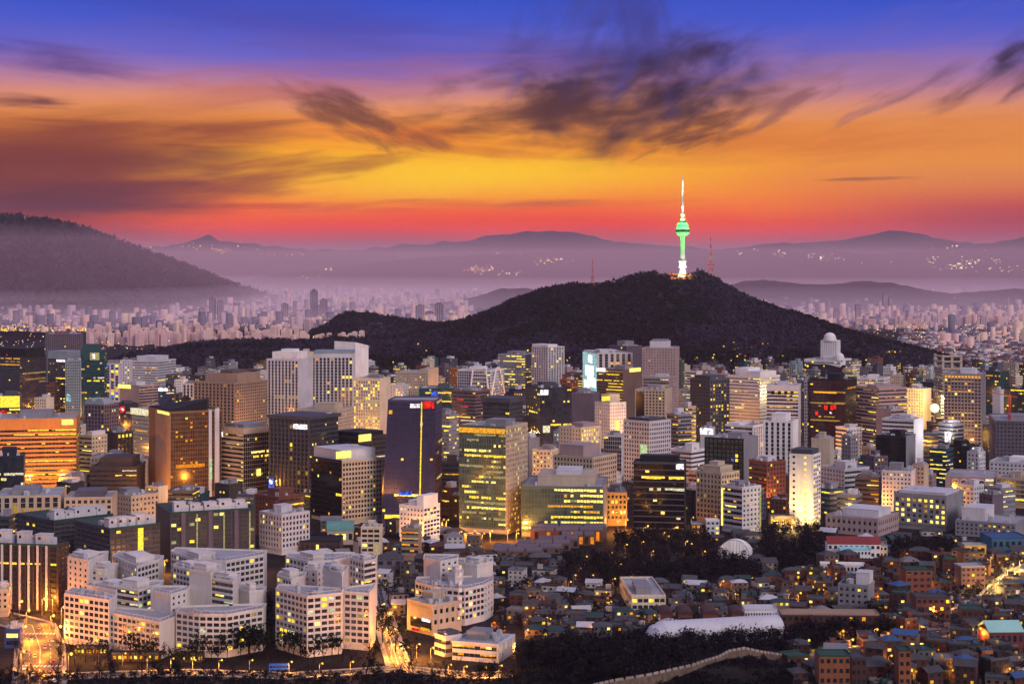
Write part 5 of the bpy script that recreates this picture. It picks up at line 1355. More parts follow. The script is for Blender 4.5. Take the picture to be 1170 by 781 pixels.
for k in range(n_):
    for j in range(5):
        def D(i, q): 
            a = math.pi * i / n_; e = math.pi / 2 * q / 5
            return (-30.5 - 8.5 * math.cos(e) * math.sin(a) * .9 - .3, 8.5 - 9 * math.cos(a) * math.cos(e) , 5.2 * math.sin(a) * (1.0) * math.cos(e * .0) * (1 - .0) + 5.0)
w_ = max(abs(v.co.x) for v in gy.children[0].data.vertices)
for k in range(n_):
    for j in range(5):
        def D(i, q):
            a = math.pi * i / n_; e = q / 5.0
            return (-w_ - 9.0 * math.sin(a) ** .5 * math.sqrt(max(0, 1 - (1 - e) ** 2)) * 1.0, 8.5 - 8.9 * math.cos(a), -2 + (7.2 + 5.2 * math.sin(a)) * (1 - e) )
        mb.quad(D(k, j), D(k + 1, j), D(k + 1, j + 1), D(k, j + 1))
mb.build('rounded_end', wall('lgrey'), gy)
# drum hall
x, y, z = at(900, 719)
dr = thing('drum_hall', 'round dark blue drum hall with a pale disc roof on a white plinth', 'building', (x, y, z))
mb = MB(); mb.lathe([(10.5, -3), (10.5, 1.2), (7.8, 1.25)], 32); mb.build('plinth', wall('lgrey'), dr)
mb = MB(); mb.lathe([(7.5, 1.2), (7.5, 7.4)], 32); mb.build('wall', wall_mat('drum_blue', (.03, .06, .14), .5, .2), dr)
mb = MB(); mb.lathe([(7.9, 7.2), (8.1, 7.9), (5.6, 8.3), (5.4, 8.9), (2.4, 9.3), (.05, 9.4)], 32); mb.build('roof', wall('lgrey'), dr)
foot([(x - 10, y - 10), (x + 10, y + 10)], 1)
# white shell hall of the park
x, y, z = at(838, 638)
sh = thing('shell_hall', 'white shell roofed hall standing in the dark park', 'hall', (x, y, z))
mb = MB(); n_, m_ = 14, 8
for i in range(n_):
    for j in range(m_):
        def D(i, j):
            a = math.pi * i / n_; f = j / m_
            return (-11 * math.cos(a) * (1 - .12 * f) + f * 7, f * 26, 13.5 * math.sin(a) ** .8 * (1 - .35 * f * f) - .5)
        mb.quad(D(i, j), D(i + 1, j), D(i + 1, j + 1), D(i, j + 1))
mb.build('shell_roof', wall('white'), sh)
mb = MB(); mb.poly([(-10.8 * math.cos(math.pi * i / n_), .4, 13.2 * math.sin(math.pi * i / n_) ** .8 - .6) for i in range(n_ + 1)]); mb.build('front_wall', wall('white'), sh)
mb = MB()
for k in range(-4, 5): mb.box(k * 2.2 - .15, k * 2.2 + .15, .1, .35, -.5, 13.0 * (1 - (k * 2.2 / 11.4) ** 2) ** .5 * .92)
mb.build('rib', wall('lgrey'), sh)
foot([(x - 12, y - 2), (x + 20, y + 28)], 1)
# museum of long vaulted roofs
x, y, z = at(640, 634)
mu = thing('museum', 'low museum of long parallel vaulted roofs with an orange lit brick front', 'museum', (x, y, z))
def vault(x0, x1, y0, r, h, m):
    mb = MB(); n_ = 8
    for k in range(n_):
        a, b = math.pi * k / n_, math.pi * (k + 1) / n_
        P_ = lambda t, xx: (xx, y0 + r - r * math.cos(t), h + r * .8 * math.sin(t))
        mb.quad(P_(a, x0), P_(a, x1), P_(b, x1), P_(b, x0))
    for xx in (x0, x1): mb.poly([(xx, y0 + r - r * math.cos(math.pi * k / n_), h + r * .8 * math.sin(math.pi * k / n_)) for k in range(n_ + 1)])
    return mb.build('vaulted_roof', m, mu)
for i, (x0, x1, y0, h) in enumerate(((-48, -12, -6, 3.6), (-46, 2, 6, 4), (-30, 8, 18, 5), (-14, 14, 30, 6), (2, 26, 42, 7), (-20, 33, 56, 8.5), (-16, 36, 70, 8.5))):
    for q in range(3):
        w3 = (x1 - x0) / 3
        vault(x0 + q * w3 + .5, x0 + (q + 1) * w3 - .5, y0, 3.4, h, wall('mauve'))
    mb = MB(); mb.box(x0, x1, y0 + .3, y0 + 6.5, -3, h - .05); mb.build('wall', BRICK if i in (4, 5) else wall('brown'), mu)
    for q in range(6):
        mb = MB(); c = x0 + (q + .5) * (x1 - x0) / 6; mb.box(c - 1.2, c + 1.2, y0 + .1, y0 + .28, 1, h - 1); mb.build('window', lit('o') if (i in (4, 5) and q % 2) else glass('dark'), mu)
foot([(x - 50, y - 8), (x + 38, y + 80)], 1)
# white school with a red roof, white curved wing, yellow wall, blue hall
low('school', 'white school building under a dark red tiled roof beside the dark wood', 'school', 946, 1006, 638, 10, 14, wall('white'), 'ridge', wall_mat('roof_red', (.22, .03, .03), .7, .3), -.06, 10, 2, litp=.05, rise=4)
low('school_wing', 'white wing with a pale blue flat roof in front of the red roofed school', 'school', 960, 995, 642, 8.0, 10, wall('white'), 'flat', wall_mat('roof_ice_blue', (.25, .55, .62), .6, .2), -.06, 9, 2, litp=.03)
low('villa', 'small cream end house beside the red roofed school', 'house', 1000, 1014, 637, 8, 10, wall('cream'), 'flat', None, 0, 3, 2, litp=.1)
low('terrace', 'long low white terrace building with a curved bay below the red roofed school', 'building', 938, 988, 655, 5.5, 8, wall('lgrey'), 'flat', wall('white'), -.12, 12, 1, litp=0)
low('hall', 'long hall with a bright blue sheet roof at the frame edge', 'hall', 1133, 1176, 629, 8.5, 26, wall_mat('wall_sea_blue', (.03, .12, .2), .6, .2), 'flat', ROOFB, .05, 6, 1, litp=0)
low('shop', 'small block with a bright yellow lit wall beside the blue roofed hall', 'shop', 1102, 1127, 634, 6.5, 9, wall_mat('wall_yellow', (.62, .42, .05), .7, .15), 'flat', None, 0, 3, 1, litp=.3, lits='y')
low('shop', 'low shop row with a glowing orange front at the foot of the floodlit white tower', 'shop', 880, 908, 602, 8, 10, wall('brown'), 'flat', wall('dgrey'), 0, 6, 1, litp=1, lits='oay')
low('shop', 'small shop lit orange and yellow beside the grey office block with lit end bays', 'shop', 790, 806, 611, 8, 9, wall('brown'), 'flat', None, 0, 3, 2, litp=.9, lits='oa')
low('house', 'little white house with a lit roof sign beside the orange lit shop', 'house', 807, 822, 612, 11, 9, wall('lgrey'), 'flat', wall('white'), 0, 3, 3, litp=.1)
low('arts_hall', 'stone hall with a vaulted green copper roof and an arched window', 'hall', 374, 404, 622, 10, 16, wall('sand'), 'barrel', wall_mat('copper_green', (.10, .26, .24), .6, .3), .1, 4, 1, litp=.1, rise=6)
low('office_block', 'low block with a broad black flat roof in front of the grey beige square block', 'building', 343, 388, 632, 8, 26, wall('dbrown'), 'flat', wall('black'), 0, 8, 1, litp=.1)
low('office_block', 'mauve block with a black pitched roof behind the slit fronted white flats', 'building', 430, 460, 658, 11, 14, wall('mauve'), 'hip', TILE, 0, 3, 2, litp=.0, rise=4)
for a, b, yb, lb in ((84, 122, 748, 'row of small lit shops at the foot of the white block beside the avenue'), (128, 182, 755, 'row of small lit shops at the foot of the longer white slab'), (206, 232, 756, 'small lit kiosk row before the wide curved white flats')):
    low('shop', lb, 'shop', a, b, yb, 3.6, 5, wall('dbrown'), 'flat', wall('dgrey'), 0, 9, 1, litp=.8, lits='yaYa')
# brick flats of the hillside quarter
low('apartment_house', 'red brick flats with a green flat roof and a lamp glowing at one corner', 'apartment house', 1035, 1065, 680, 15, 12, wall_mat('brick_bright', (.22, .065, .035), .8, .25), 'flat', ROOFG, .05, 4, 4, litp=.05, lits='a')
low('apartment_house', 'red brick flats with pale balconies in the middle of the hillside quarter', 'apartment house', 1047, 1086, 708, 12, 12, BRICK, 'flat', TILE, 0, 6, 3, litp=.12)
low('apartment_house', 'long dark red brick block below the grey block with the green edged roof', 'apartment house', 893, 1004, 721, 8.5, 12, DBRICK, 'flat', wall('tan'), -.04, 16, 2, litp=.03, lits='a')
low('apartment_house', 'dark red brick flats with a green roof rim beside the curving road', 'apartment house', 1099, 1125, 716, 9, 11, DBRICK, 'flat', ROOFG, -.1, 4, 2, litp=.05)
low('apartment_house', 'pinkish brick flats of four floors above the curving road', 'apartment house', 1098, 1126, 672, 13, 12, wall_mat('brick_pink', (.22, .10, .075), .8, .25), 'flat', None, .1, 5, 4, litp=.15)
low('apartment_house', 'orange brick flats with white balconies just inside the fortress wall', 'apartment house', 936, 972, 783, 13, 12, wall_mat('brick_orange', (.24, .08, .035), .8, .25), 'flat', ROOFG, 0, 5, 3, litp=.12, lits='ya')
low('apartment_house', 'dark brick flats with a tiled roof rim beside the orange brick flats', 'apartment house', 973, 990, 784, 12.5, 11, DBRICK, 'flat', TILE, 0, 3, 3, litp=.1)
low('apartment_house', 'tall orange lit brick house with a green roof on the lane', 'apartment house', 1027, 1041, 783, 15.5, 9, wall_mat('brick_orange', (.24, .08, .035), .8, .25), 'flat', ROOFG, 0, 2, 4, litp=.05, lits='a')
low('church', 'dark red house with white frames and a mint gabled roof at the frame edge', 'church', 1130, 1170, 739, 7.5, 16, wall_mat('wall_wine', (.16, .03, .035), .7, .2), 'ridge', wall_mat('roof_mint', (.28, .52, .46), .6, .15), .06, 6, 1, wl='white', litp=0, rise=4)

# ------------------------------------------------------------------ fortress wall on the ridge
fw = [(655, 786, 756), (680, 779.5, 764), (700, 775, 771), (740, 768.5, 780), (765, 763, 786), (790, 757.5, 791), (806, 752, 796), (820, 748, 799), (832, 741.5, 802), (850, 738, 806), (868, 742, 809), (882, 744, 811), (900, 747, 816), (925, 746, 824), (950, 741.5, 832), (985, 736, 843), (1015, 734, 850), (1045, 731, 858), (1070, 727, 866), (1095, 721, 874)]
FWX = np.array([X_(a, c) for a, b, c in fw]); FWY = np.array([c for a, b, c in fw]); FWZ = np.array([Z_(b, c) for a, b, c in fw])
ft = thing('fortress_wall', 'long old stone fortress wall with a crenellated top winding over the dark ridge', 'wall', (float(FWX[8]), float(FWY[8]), float(FWZ[8])))
STONE = wall_mat('fortress_stone', (.15, .105, .08), .9, .45, .2, .5)
body, cop = MB(), MB()
n_ = 260
tt = np.linspace(0, len(fw) - 1, n_)
wx, wy, wz = np.interp(tt, range(len(fw)), FWX), np.interp(tt, range(len(fw)), FWY), np.interp(tt, range(len(fw)), FWZ)
for i in range(n_ - 1):
    a = np.array((wx[i], wy[i])); b = np.array((wx[i + 1], wy[i + 1])); d = b - a; d /= np.linalg.norm(d); nrm = np.array((d[1], -d[0])) * .9
    za, zb_ = wz[i], wz[i + 1]; o_ = np.array((FWX[8], FWY[8])); oz = FWZ[8]
    def Q(p, s, z): q = p + nrm * s - o_; return (q[0], q[1], z - oz)
    body.hexa([Q(a, 1, za - 9), Q(b, 1, zb_ - 9), Q(b, -1, zb_ - 9), Q(a, -1, za - 9), Q(a, 1, za - 1.1), Q(b, 1, zb_ - 1.1), Q(b, -1, zb_ - 1.1), Q(a, -1, za - 1.1)])
    if i % 4 != 3:
        cop.hexa([Q(a, 1.0, za - 1.05), Q(b, 1.0, zb_ - 1.05), Q(b, .3, zb_ - 1.05), Q(a, .3, za - 1.05), Q(a, 1.0, za), Q(b, 1.0, zb_), Q(b, .3, zb_), Q(a, .3, za)])
body.build('wall', STONE, ft); cop.build('parapet', wall_mat('fortress_cap', (.33, .26, .21), .9, .3), ft)

# ------------------------------------------------------------------ roads
ASPH = wall_mat('asphalt', (.05, .047, .047), .7, .3, .3, .2)
PAINT = wall_mat('road_paint', (.62, .60, .55), .7, .2, .3, .4)
KERB = wall_mat('kerb_stone', (.25, .23, .22), .9, .3)
def road(pts, width, kerb=True, marks=True, z=None):
    P = np.array([(x, y) for x, y in pts], float)
    seg = [0]
    for i in range(len(P) - 1): seg.append(seg[-1] + np.linalg.norm(P[i + 1] - P[i]))
    m_ = max(4, int(seg[-1] / 5)); s_ = np.linspace(0, seg[-1], m_)
    xs, ys_ = np.interp(s_, seg, P[:, 0]), np.interp(s_, seg, P[:, 1])
    C = np.stack([xs, ys_], 1); T = np.gradient(C, axis=0); T /= np.linalg.norm(T, axis=1, keepdims=True); Nn = np.stack([-T[:, 1], T[:, 0]], 1)
    Zc = gz(xs, ys_) + .30 if z is None else np.full(m_, z)
    r, k, p = MB(), MB(), MB()
    for i in range(m_ - 1):
        def Q(j, o_, h): return (C[j, 0] + Nn[j, 0] * o_, C[j, 1] + Nn[j, 1] * o_, Zc[j] + h)
        w = width / 2
        r.quad(Q(i, w, 0), Q(i, -w, 0), Q(i + 1, -w, 0), Q(i + 1, w, 0))
        if kerb:
            for s in (-1, 1): k.hexa([Q(i, s * w, -.2), Q(i, s * (w + 2.4), -.2), Q(i + 1, s * (w + 2.4), -.2), Q(i + 1, s * w, -.2), Q(i, s * w, .14), Q(i, s * (w + 2.4), .14), Q(i + 1, s * (w + 2.4), .14), Q(i + 1, s * w, .14)])
        if marks:
            p.quad(Q(i, .12, .006), Q(i, -.12, .006), Q(i + 1, -.12, .006), Q(i + 1, .12, .006))
            if i % 2 == 0:
                for o_ in (-w * .5, w * .5): p.quad(Q(i, o_ + .1, .006), Q(i, o_ - .1, .006), Q(i + 1, o_ - .1, .006), Q(i + 1, o_ + .1, .006))
    tag(r.build('road', ASPH), kind='structure')
    if kerb: tag(k.build('pavement', KERB), kind='structure')
    if marks: tag(p.build('road_markings', PAINT), kind='structure')
    return C, T, Nn, Zc
AV = road([(-219, 800), (-226, 830), (-246, 905), (-266, 962), (-300, 992), (-420, 1014), (-600, 1046)], 21)
cw = MB()
for k in range(11):
    for yy in (862, 938):
        cx_ = np.interp(yy, AV[0][:60, 1], AV[0][:60, 0]); cw.box(cx_ - 9.5 + k * 1.85, cx_ - 8.5 + k * 1.85, yy, yy + 4, .312, .316)
tag(cw.build('crosswalk', PAINT), kind='structure')
road([at(456, 763)[:2], at(449, 740)[:2], at(440, 712)[:2], at(432, 690)[:2], at(428, 672)[:2]], 8, True, True)
road([at(40, 775)[:2], at(110, 771)[:2], at(220, 768)[:2], at(330, 772)[:2], at(456, 764)[:2], at(540, 772)[:2], at(585, 770)[:2]], 9, True, True)
RR = road([at(1190, 640)[:2], at(1164, 652)[:2], at(1146, 664)[:2], at(1130, 680)[:2], at(1112, 692)[:2], at(1085, 701)[:2]], 8, True, True)

# ------------------------------------------------------------------ vehicles
CARP = {}
def car(x, y, z, rot, col, label, grp='cars on the lamplit avenue'):
    t = thing('car', label, 'car', (x, y, z), grp); t.rotation_euler.z = rot
    if col not in CARP:
        m = wall_mat('car_paint_' + col, dict(white=(.6, .6, .6), black=(.02, .02, .02), silver=(.35, .36, .38), red=(.35, .02, .02), yellow=(.6, .35, .02))[col], .35, .05, .6)
        b = MB()
        pr = [(-2.2, .35), (-2.25, .8), (-1.6, .95), (1.2, .95), (2.15, .8), (2.25, .4)]
        for s in (-1,):
            pass
        for i in range(len(pr) - 1): b.quad((pr[i][0], -.88, pr[i][1]), (pr[i + 1][0], -.88, pr[i + 1][1]), (pr[i + 1][0], .88, pr[i + 1][1]), (pr[i][0], .88, pr[i][1]))
        for s in (-.88, .88): b.poly([(a, s, h) for a, h in pr])
        c = MB(); c.hexa([(-1.7, -.8, .95), (1.0, -.8, .95), (1.0, .8, .95), (-1.7, .8, .95), (-1.1, -.66, 1.42), (.35, -.66, 1.42), (.35, .66, 1.42), (-1.1, .66, 1.42)])
        rf = MB(); rf.box(-1.08, .33, -.65, .65, 1.425, 1.47)
        w = MB(); w.lathe([(.02, -.1), (.33, -.1), (.33, .1), (.02, .1)], 12); wm = w.mesh('wheel', wall('black'))
        h = MB(); h.box(2.24, 2.32, -.16, .16, -.09, .09); hm = h.mesh('headlight', lit('W'))
        tl = MB(); tl.box(-2.32, -2.24, -.18, .18, -.09, .09); tm = tl.mesh('tail_light', lit('r'))
        CARP[col] = (b.mesh('body', m), c.mesh('cabin_glass', glass('black')), rf.mesh('roof', m), wm, hm, tm)
    b, c, rf, wm, hm, tm = CARP[col]
    link('body', b, t); link('cabin_glass', c, t); link('roof', rf, t)
    for sx in (-1.4, 1.4):
        for sy in (-.8, .8):
            o = link('wheel', wm, t, (sx, sy, .33)); o.rotation_euler.x = math.pi / 2
    for sy in (-.6, .6): link('headlight', hm, t, (0, sy, .66)); link('tail_light', tm, t, (0, sy, .74))
    return t
colw = ['white', 'black', 'silver', 'white', 'red', 'yellow', 'black', 'silver', 'white', 'black', 'silver', 'white', 'yellow', 'black']
rs = random.Random(5)
spots_ = [(6, -7), (8, -2.6), (9, 3), (12, 7.4), (14, -6.6), (17, 2.6), (19, 7), (21, -2.4), (24, -7.2), (26, 3), (28, 7.4), (31, -2.8), (34, 6.8), (37, -6.8), (44, 3), (50, -3), (56, 6.5), (63, -6.5)]
ordn = ['first', 'second', 'third', 'fourth', 'fifth', 'sixth', 'seventh', 'eighth', 'ninth', 'tenth', 'eleventh', 'twelfth', 'thirteenth', 'fourteenth', 'fifteenth', 'sixteenth', 'seventeenth', 'eighteenth', 'nineteenth', 'twentieth']
for i, (k, off) in enumerate(spots_):
    C, T, Nn, Zc = AV
    k = min(k, len(C) - 2)
    p = C[k] + Nn[k] * off
    a = math.atan2(T[k, 1], T[k, 0]) + (math.pi if off > 0 else 0)
    c_ = colw[i % len(colw)]
    car(p[0], p[1], Zc[k] + .02, a, c_, f'{c_} car {"coming towards" if off > 0 else "driving away from"} the camera on the avenue, {ordn[i]} from the junction end')
x, y, z = at(319, 766)
bu = thing('bus', 'blue bus parked in front of the white flats with a dark slit', 'bus', (x, y, z + .3)); bu.rotation_euler.z = .12
mb = MB(); mb.box(-5, 5, -1.25, 1.25, .5, 3.1); mb.box(-4.9, 4.9, -1.2, 1.2, 3.11, 3.3); mb.build('body', wall_mat('bus_blue', (.02, .10, .55), .4, .1, .5), bu)
for k in range(6):
    mb = MB(); mb.box(-4.6 + k * 1.55, -3.3 + k * 1.55, -1.3, -1.26, 1.6, 2.6); mb.build('window', glass('dark'), bu)
for sx in (-3.2, 3.0):
    for sy in (-1.15, 1.15):
        mb = MB(); mb.lathe([(.02, -.14), (.48, -.14), (.48, .14), (.02, .14)], 12); o = mb.build('wheel', wall('black'), bu, (sx, sy, .48)); o.rotation_euler.x = math.pi / 2
mb = MB(); mb.box(-5.06, -5.01, -1.1, 1.1, 1.4, 2.8); mb.build('windscreen', glass('black'), bu)

# ------------------------------------------------------------------ houses of the old quarter and the hillside
MARKS = [(735, 690, 'the cream school'), (800, 706, 'the brick halls'), (830, 722, 'the white gymnasium'), (900, 708, 'the blue drum hall'), (975, 680, 'the green edged grey block'), (980, 622, 'the red roofed school'),
         (1050, 662, 'the green roofed brick flats'), (1066, 694, 'the balconied brick flats'), (1112, 702, 'the green rimmed brick flats'), (1112, 660, 'the pinkish brick flats'), (1150, 722, 'the mint roofed house'),
         (954, 768, 'the orange brick flats'), (1034, 762, 'the tall orange lit house'), (1075, 726, 'the end of the fortress wall'), (1000, 736, 'the lamplit fortress wall'), (640, 622, 'the vaulted museum'), (838, 625, 'the white shell hall'),
         (495, 715, 'the dark glass fronted block'), (550, 745, 'the low white lit building'), (520, 680, 'the curved white flats'), (372, 690, 'the slit fronted white flats'), (366, 622, 'the black flat roof'), (390, 605, 'the green vault'),
         (445, 645, 'the black pitched roof'), (480, 590, 'the white stepped building'), (563, 545, 'the green glass tower'), (1150, 618, 'the blue sheet roofed hall'), (1110, 625, 'the yellow lit wall'), (950, 708, 'the long dark brick block'),
         (1140, 680, 'the curving road'), (960, 648, 'the white terrace building'), (700, 640, 'the park lamps'), (860, 650, 'the dark park wood'), (600, 690, 'the round retaining wall'), (640, 720, 'the wooded slope')]
def place(px, py, marks=MARKS, k=0):
    d = sorted(marks, key=lambda m: math.hypot(px - m[0], (py - m[1]) * 1.6))
    m = d[k]
    dx, dy_ = px - m[0], (py - m[1]) * 1.6
    w = ('in front of' if dy_ > 0 else 'behind') if abs(dy_) > abs(dx) * .8 else 'beside'
    return f'{w} {m[2]}', math.hypot(dx, dy_)
HW = dict(brick=wall_mat('house_brick', (.10, .033, .022), .9, .4), dark=wall_mat('house_dark', (.03, .023, .024), .9, .3), grey=wall_mat('house_grey', (.11, .10, .10), .9, .35), cream=wall_mat('house_cream', (.27, .21, .16), .8, .3), white=wall_mat('house_white', (.42, .38, .36), .8, .3), wine=wall('dbrick'), tan=wall_mat('house_tan', (.15, .09, .065), .8, .3))  # dimness of the foreground is put into these darkened wall colours
HR = {'black tiled': TILE, 'dark grey': ROOFD, 'green painted': ROOFG, 'blue sheet': ROOFB, 'pale grey': wall_mat('roof_pale', (.16, .155, .17), .9, .35), 'rusty': wall_mat('roof_rust', (.07, .032, .025), .8, .4), 'white sheet': wall_mat('roof_white_sheet', (.40, .39, .42), .6, .25), 'teal sheet': wall_mat('roof_teal', (.018, .04, .042), .6, .3)}
WINC = {}
def win_mesh(w, h, k):
    key = (round(w, 1), round(h, 1), k)
    if key not in WINC:
        m = MB(); m.box(-w / 2, w / 2, -.08, 0, 0, h); WINC[key] = m.mesh('window', glass('dark') if k == '' else lit(k))
    return WINC[key]
LABELS = {}
def house(px, py, rs, pal, grp, roofs, hmax=9.5, scale=1.0):
    x, y, z = at(px, py)
    w, d = rs.uniform(7, 12.5) * scale, rs.uniform(6.5, 10) * scale
    if clash(x - w * .62, x + w * .62, y - d * .15, y + d * 1.1): return None
    h = rs.choice([3.0, 3.2, 5.8, 6.0, 8.6]) if hmax > 8 else rs.choice([2.9, 3.1, 3.4, 5.6])
    idn = 900
    hull = [(px_(x + a * w / 2, y + b * d), py_(z + c * h, y + b * d)) for a in (-1, 1) for b in (0, 1) for c in (0, 1.25)]
    seen = raster(hull, idn)
    if seen < 14: return None
    rot = rs.choice([0, 0, 1]) * math.pi / 2 * 0 + rs.uniform(-.45, .45)
    wk = rs.choice(pal); rk = rs.choice(roofs)
    foot([(x - w * .52, y), (x + w * .52, y + d)], .3)
    t = thing('house', '', 'house', (x, y, z), grp); t.rotation_euler.z = rot
    hw = w / 2
    m = MB(); m.box(-hw, hw, 0, d, -4, h); m.box(-hw - .12, hw + .12, -.12, d + .12, h * .5 - .12, h * .5 + .05) if h > 5 else None
    m.build('wall', HW[wk], t)
    m = MB(); o = .5; ex = ''
    flat = rk in ('green painted', 'pale grey', 'dark grey', 'rusty') and rs.random() < .75
    if flat:
        m.box(-hw - .15, hw + .15, -.15, d + .15, h + .01, h + .22)
        for a in ((-hw - .15, hw + .15, -.15, .05), (-hw - .15, hw + .15, d - .05, d + .15), (-hw - .15, -hw + .05, .06, d - .06), (hw - .05, hw + .15, .06, d - .06)): m.box(*a, h + .23, h + 1.0)
        rf = m.build('roof', HR[rk], t)
        if rs.random() < .55:
            m = MB(); s = rs.choice((-1, 1)); m.box(s * hw * .45 - 1.4, s * hw * .45 + 1.4, d * .4, d * .4 + 2.8, h + .2, h + 2.7); m.box(s * hw * .45 - 1.6, s * hw * .45 + 1.6, d * .4 - .2, d * .4 + 3, h + 2.71, h + 2.9)
            m.build('stair_house', HW[wk], t)
        if rs.random() < .5:
            m = MB(); tc_ = rs.choice(('blue', 'yellow', 'blue')); m.lathe([(.75, h + .2), (.85, h + .5), (.85, h + 1.5), (.6, h + 1.8), (.05, h + 1.85)], 10, (rs.uniform(-.6, .6) * hw, d * .25))
            m.build('water_tank', wall_mat('tank_' + tc_, dict(blue=(.03, .08, .22), yellow=(.6, .36, .05))[tc_], .5, .1), t); ex = f' and a {tc_} water tank'
        rtxt = f'{rk} flat roof'
    else:
        rise = d * .24
        if rs.random() < .5:
            k = min(hw, d / 2) * .9
            m.hexa([(-hw - o, -o, h + .02), (hw + o, -o, h + .02), (hw + o, d + o, h + .02), (-hw - o, d + o, h + .02), (-hw + k, d / 2 - .1, h + rise), (hw - k, d / 2 - .1, h + rise), (hw - k, d / 2 + .1, h + rise), (-hw + k, d / 2 + .1, h + rise)], 0, True, True); rtxt = f'{rk} hipped roof'
        else:
            for s in (0, 1):
                a, b = ((-o, h - .15), (d / 2, h + rise)) if s == 0 else ((d + o, h - .15), (d / 2, h + rise))
                m.hexa([(-hw - o, a[0], a[1]), (hw + o, a[0], a[1]), (hw + o, b[0], b[1]), (-hw - o, b[0], b[1]), (-hw - o, a[0], a[1] + .25), (hw + o, a[0], a[1] + .25), (hw + o, b[0], b[1] + .25), (-hw - o, b[0], b[1] + .25)], 0, True, True)
            rtxt = f'{rk} ridged roof'
        m.build('roof', HR[rk], t)
    fl = 1 if h < 4 else 2 if h < 7 else 3
    nl = 0
    for f in range(fl):
        for k in range(2 if w < 9 else 3):
            n_ = 2 if w < 9 else 3
            L = rs.choice(['y', 'Y', 'a', 'd']) if rs.random() < .19 else ''
            nl += L != ''
            link('window', win_mesh(w / n_ * .42, 1.3, L), t, (-hw + (k + .5) * w / n_, -.02, f * 2.8 + 1.0))
    if rs.random() < .6:
        m = MB(); m.box(-.5, .5, -.1, -.02, 0, 2.1); m.build('door', METAL, t, (-hw + .9, 0, .1))
    adj = 'low' if fl == 1 else 'two storey' if fl == 2 else 'three storey'
    lw = ', one window lit' if nl == 1 else ', windows lit' if nl > 1 else ''
    t['_p'] = 0
    del t['_p']
    base = f'{adj} {dict(wine="dark red", dark="blackish").get(wk, wk)} house under a {rtxt}{ex}'
    for kk in range(3):
        pl, dist = place(px, py, k=kk)
        lb = f'{base}, {pl}'
        if len(lb.replace(',', '').split()) > 16: lb = f'{adj} {wk} house, {rtxt}{ex}, {pl}'
        if len(lb.split()) > 16: lb = f'{adj} {wk} house, {rtxt}, {pl}'
        if len(lb.split()) > 16: lb = f'{wk} house, {rtxt}, {pl}'
        if lb not in LABELS: break
    if lb in LABELS and lw: lb2 = lb + lw; lb = lb2 if len(lb2.split()) <= 16 else lb
    assert len(lb.split()) <= 16, lb
    LABELS[lb] = LABELS.get(lb, 0) + 1
    t['label'] = lb
    return t
def inside(px, py, poly):
    c = False; j = len(poly) - 1
    for i in range(len(poly)):
        if (poly[i][1] > py) != (poly[j][1] > py) and px < (poly[j][0] - poly[i][0]) * (py - poly[i][1]) / (poly[j][1] - poly[i][1]) + poly[i][0]: c = not c
        j = i
    return c
WOODS = [[(862, 604), (938, 600), (946, 622), (938, 646), (905, 660), (872, 640)], [(655, 622), (720, 612), (815, 606), (822, 636), (860, 640), (880, 664), (760, 668), (640, 672), (638, 640)],
         [(740, 726), (770, 738), (840, 728), (930, 716), (1030, 724), (1030, 733), (985, 735), (900, 746), (850, 737), (820, 746), (740, 765), (600, 770), (575, 748), (640, 738), (700, 742)],
         [(660, 782), (760, 765), (850, 742), (905, 750), (915, 781)], [(1020, 622), (1090, 620), (1090, 640), (1020, 644)]]
def wooded(px, py): return any(inside(px, py, w) for w in WOODS)
ROADPX = [(1164, 652), (1146, 664), (1130, 680), (1112, 692), (1085, 701), (449, 740), (440, 712), (432, 690), (452, 758)]
def nearroad(px, py): return any(abs(px - a) < 17 and abs(py - b) < 10 for a, b in ROADPX)
rs = random.Random(21)
cand = []
py = 781.0
while py > 606:
    step = 6.0 if py > 700 else 5.0 if py > 650 else 4.2
    px = 372 + rs.uniform(0, 10)
    while px < 1176:
        cand.append((px + rs.uniform(-3, 3), py + rs.uniform(-2, 2)))
        px += 20 * (781 / (py + 120))
    py -= step
NH = 0
for px, py in cand:
    if NH >= 296: break
    if wooded(px, py) or nearroad(px, py): continue
    if px < 432 and py > 655: continue
    if 432 <= px < 600 and py > 712 : continue
    if px < 655 and py > 735: continue
    if px < 912 and py > 728: continue
    g = None
    if px > 905 and py > 640: pal, g, rf, hm = ['brick', 'wine', 'brick', 'wine', 'dark', 'grey', 'tan'], 'houses of the brick hillside quarter', ['green painted', 'dark grey', 'black tiled', 'rusty', 'dark grey', 'dark grey', 'black tiled', 'blue sheet', 'pale grey'], 10
    elif px > 600: pal, g, rf, hm = ['dark', 'grey', 'cream', 'wine', 'dark', 'white', 'tan'], 'houses packed below the park', ['black tiled', 'dark grey', 'black tiled', 'teal sheet', 'dark grey', 'white sheet', 'rusty'], 6
    else: pal, g, rf, hm = ['grey', 'dark', 'white', 'tan', 'wine', 'grey'], 'low houses of the old streets', ['black tiled', 'dark grey', 'pale grey', 'dark grey', 'rusty', 'white sheet'], 9
    if house(px, py, rs, pal, g, rf, hm, 1.0 if py > 660 else 1.25): NH += 1
print('houses', NH)

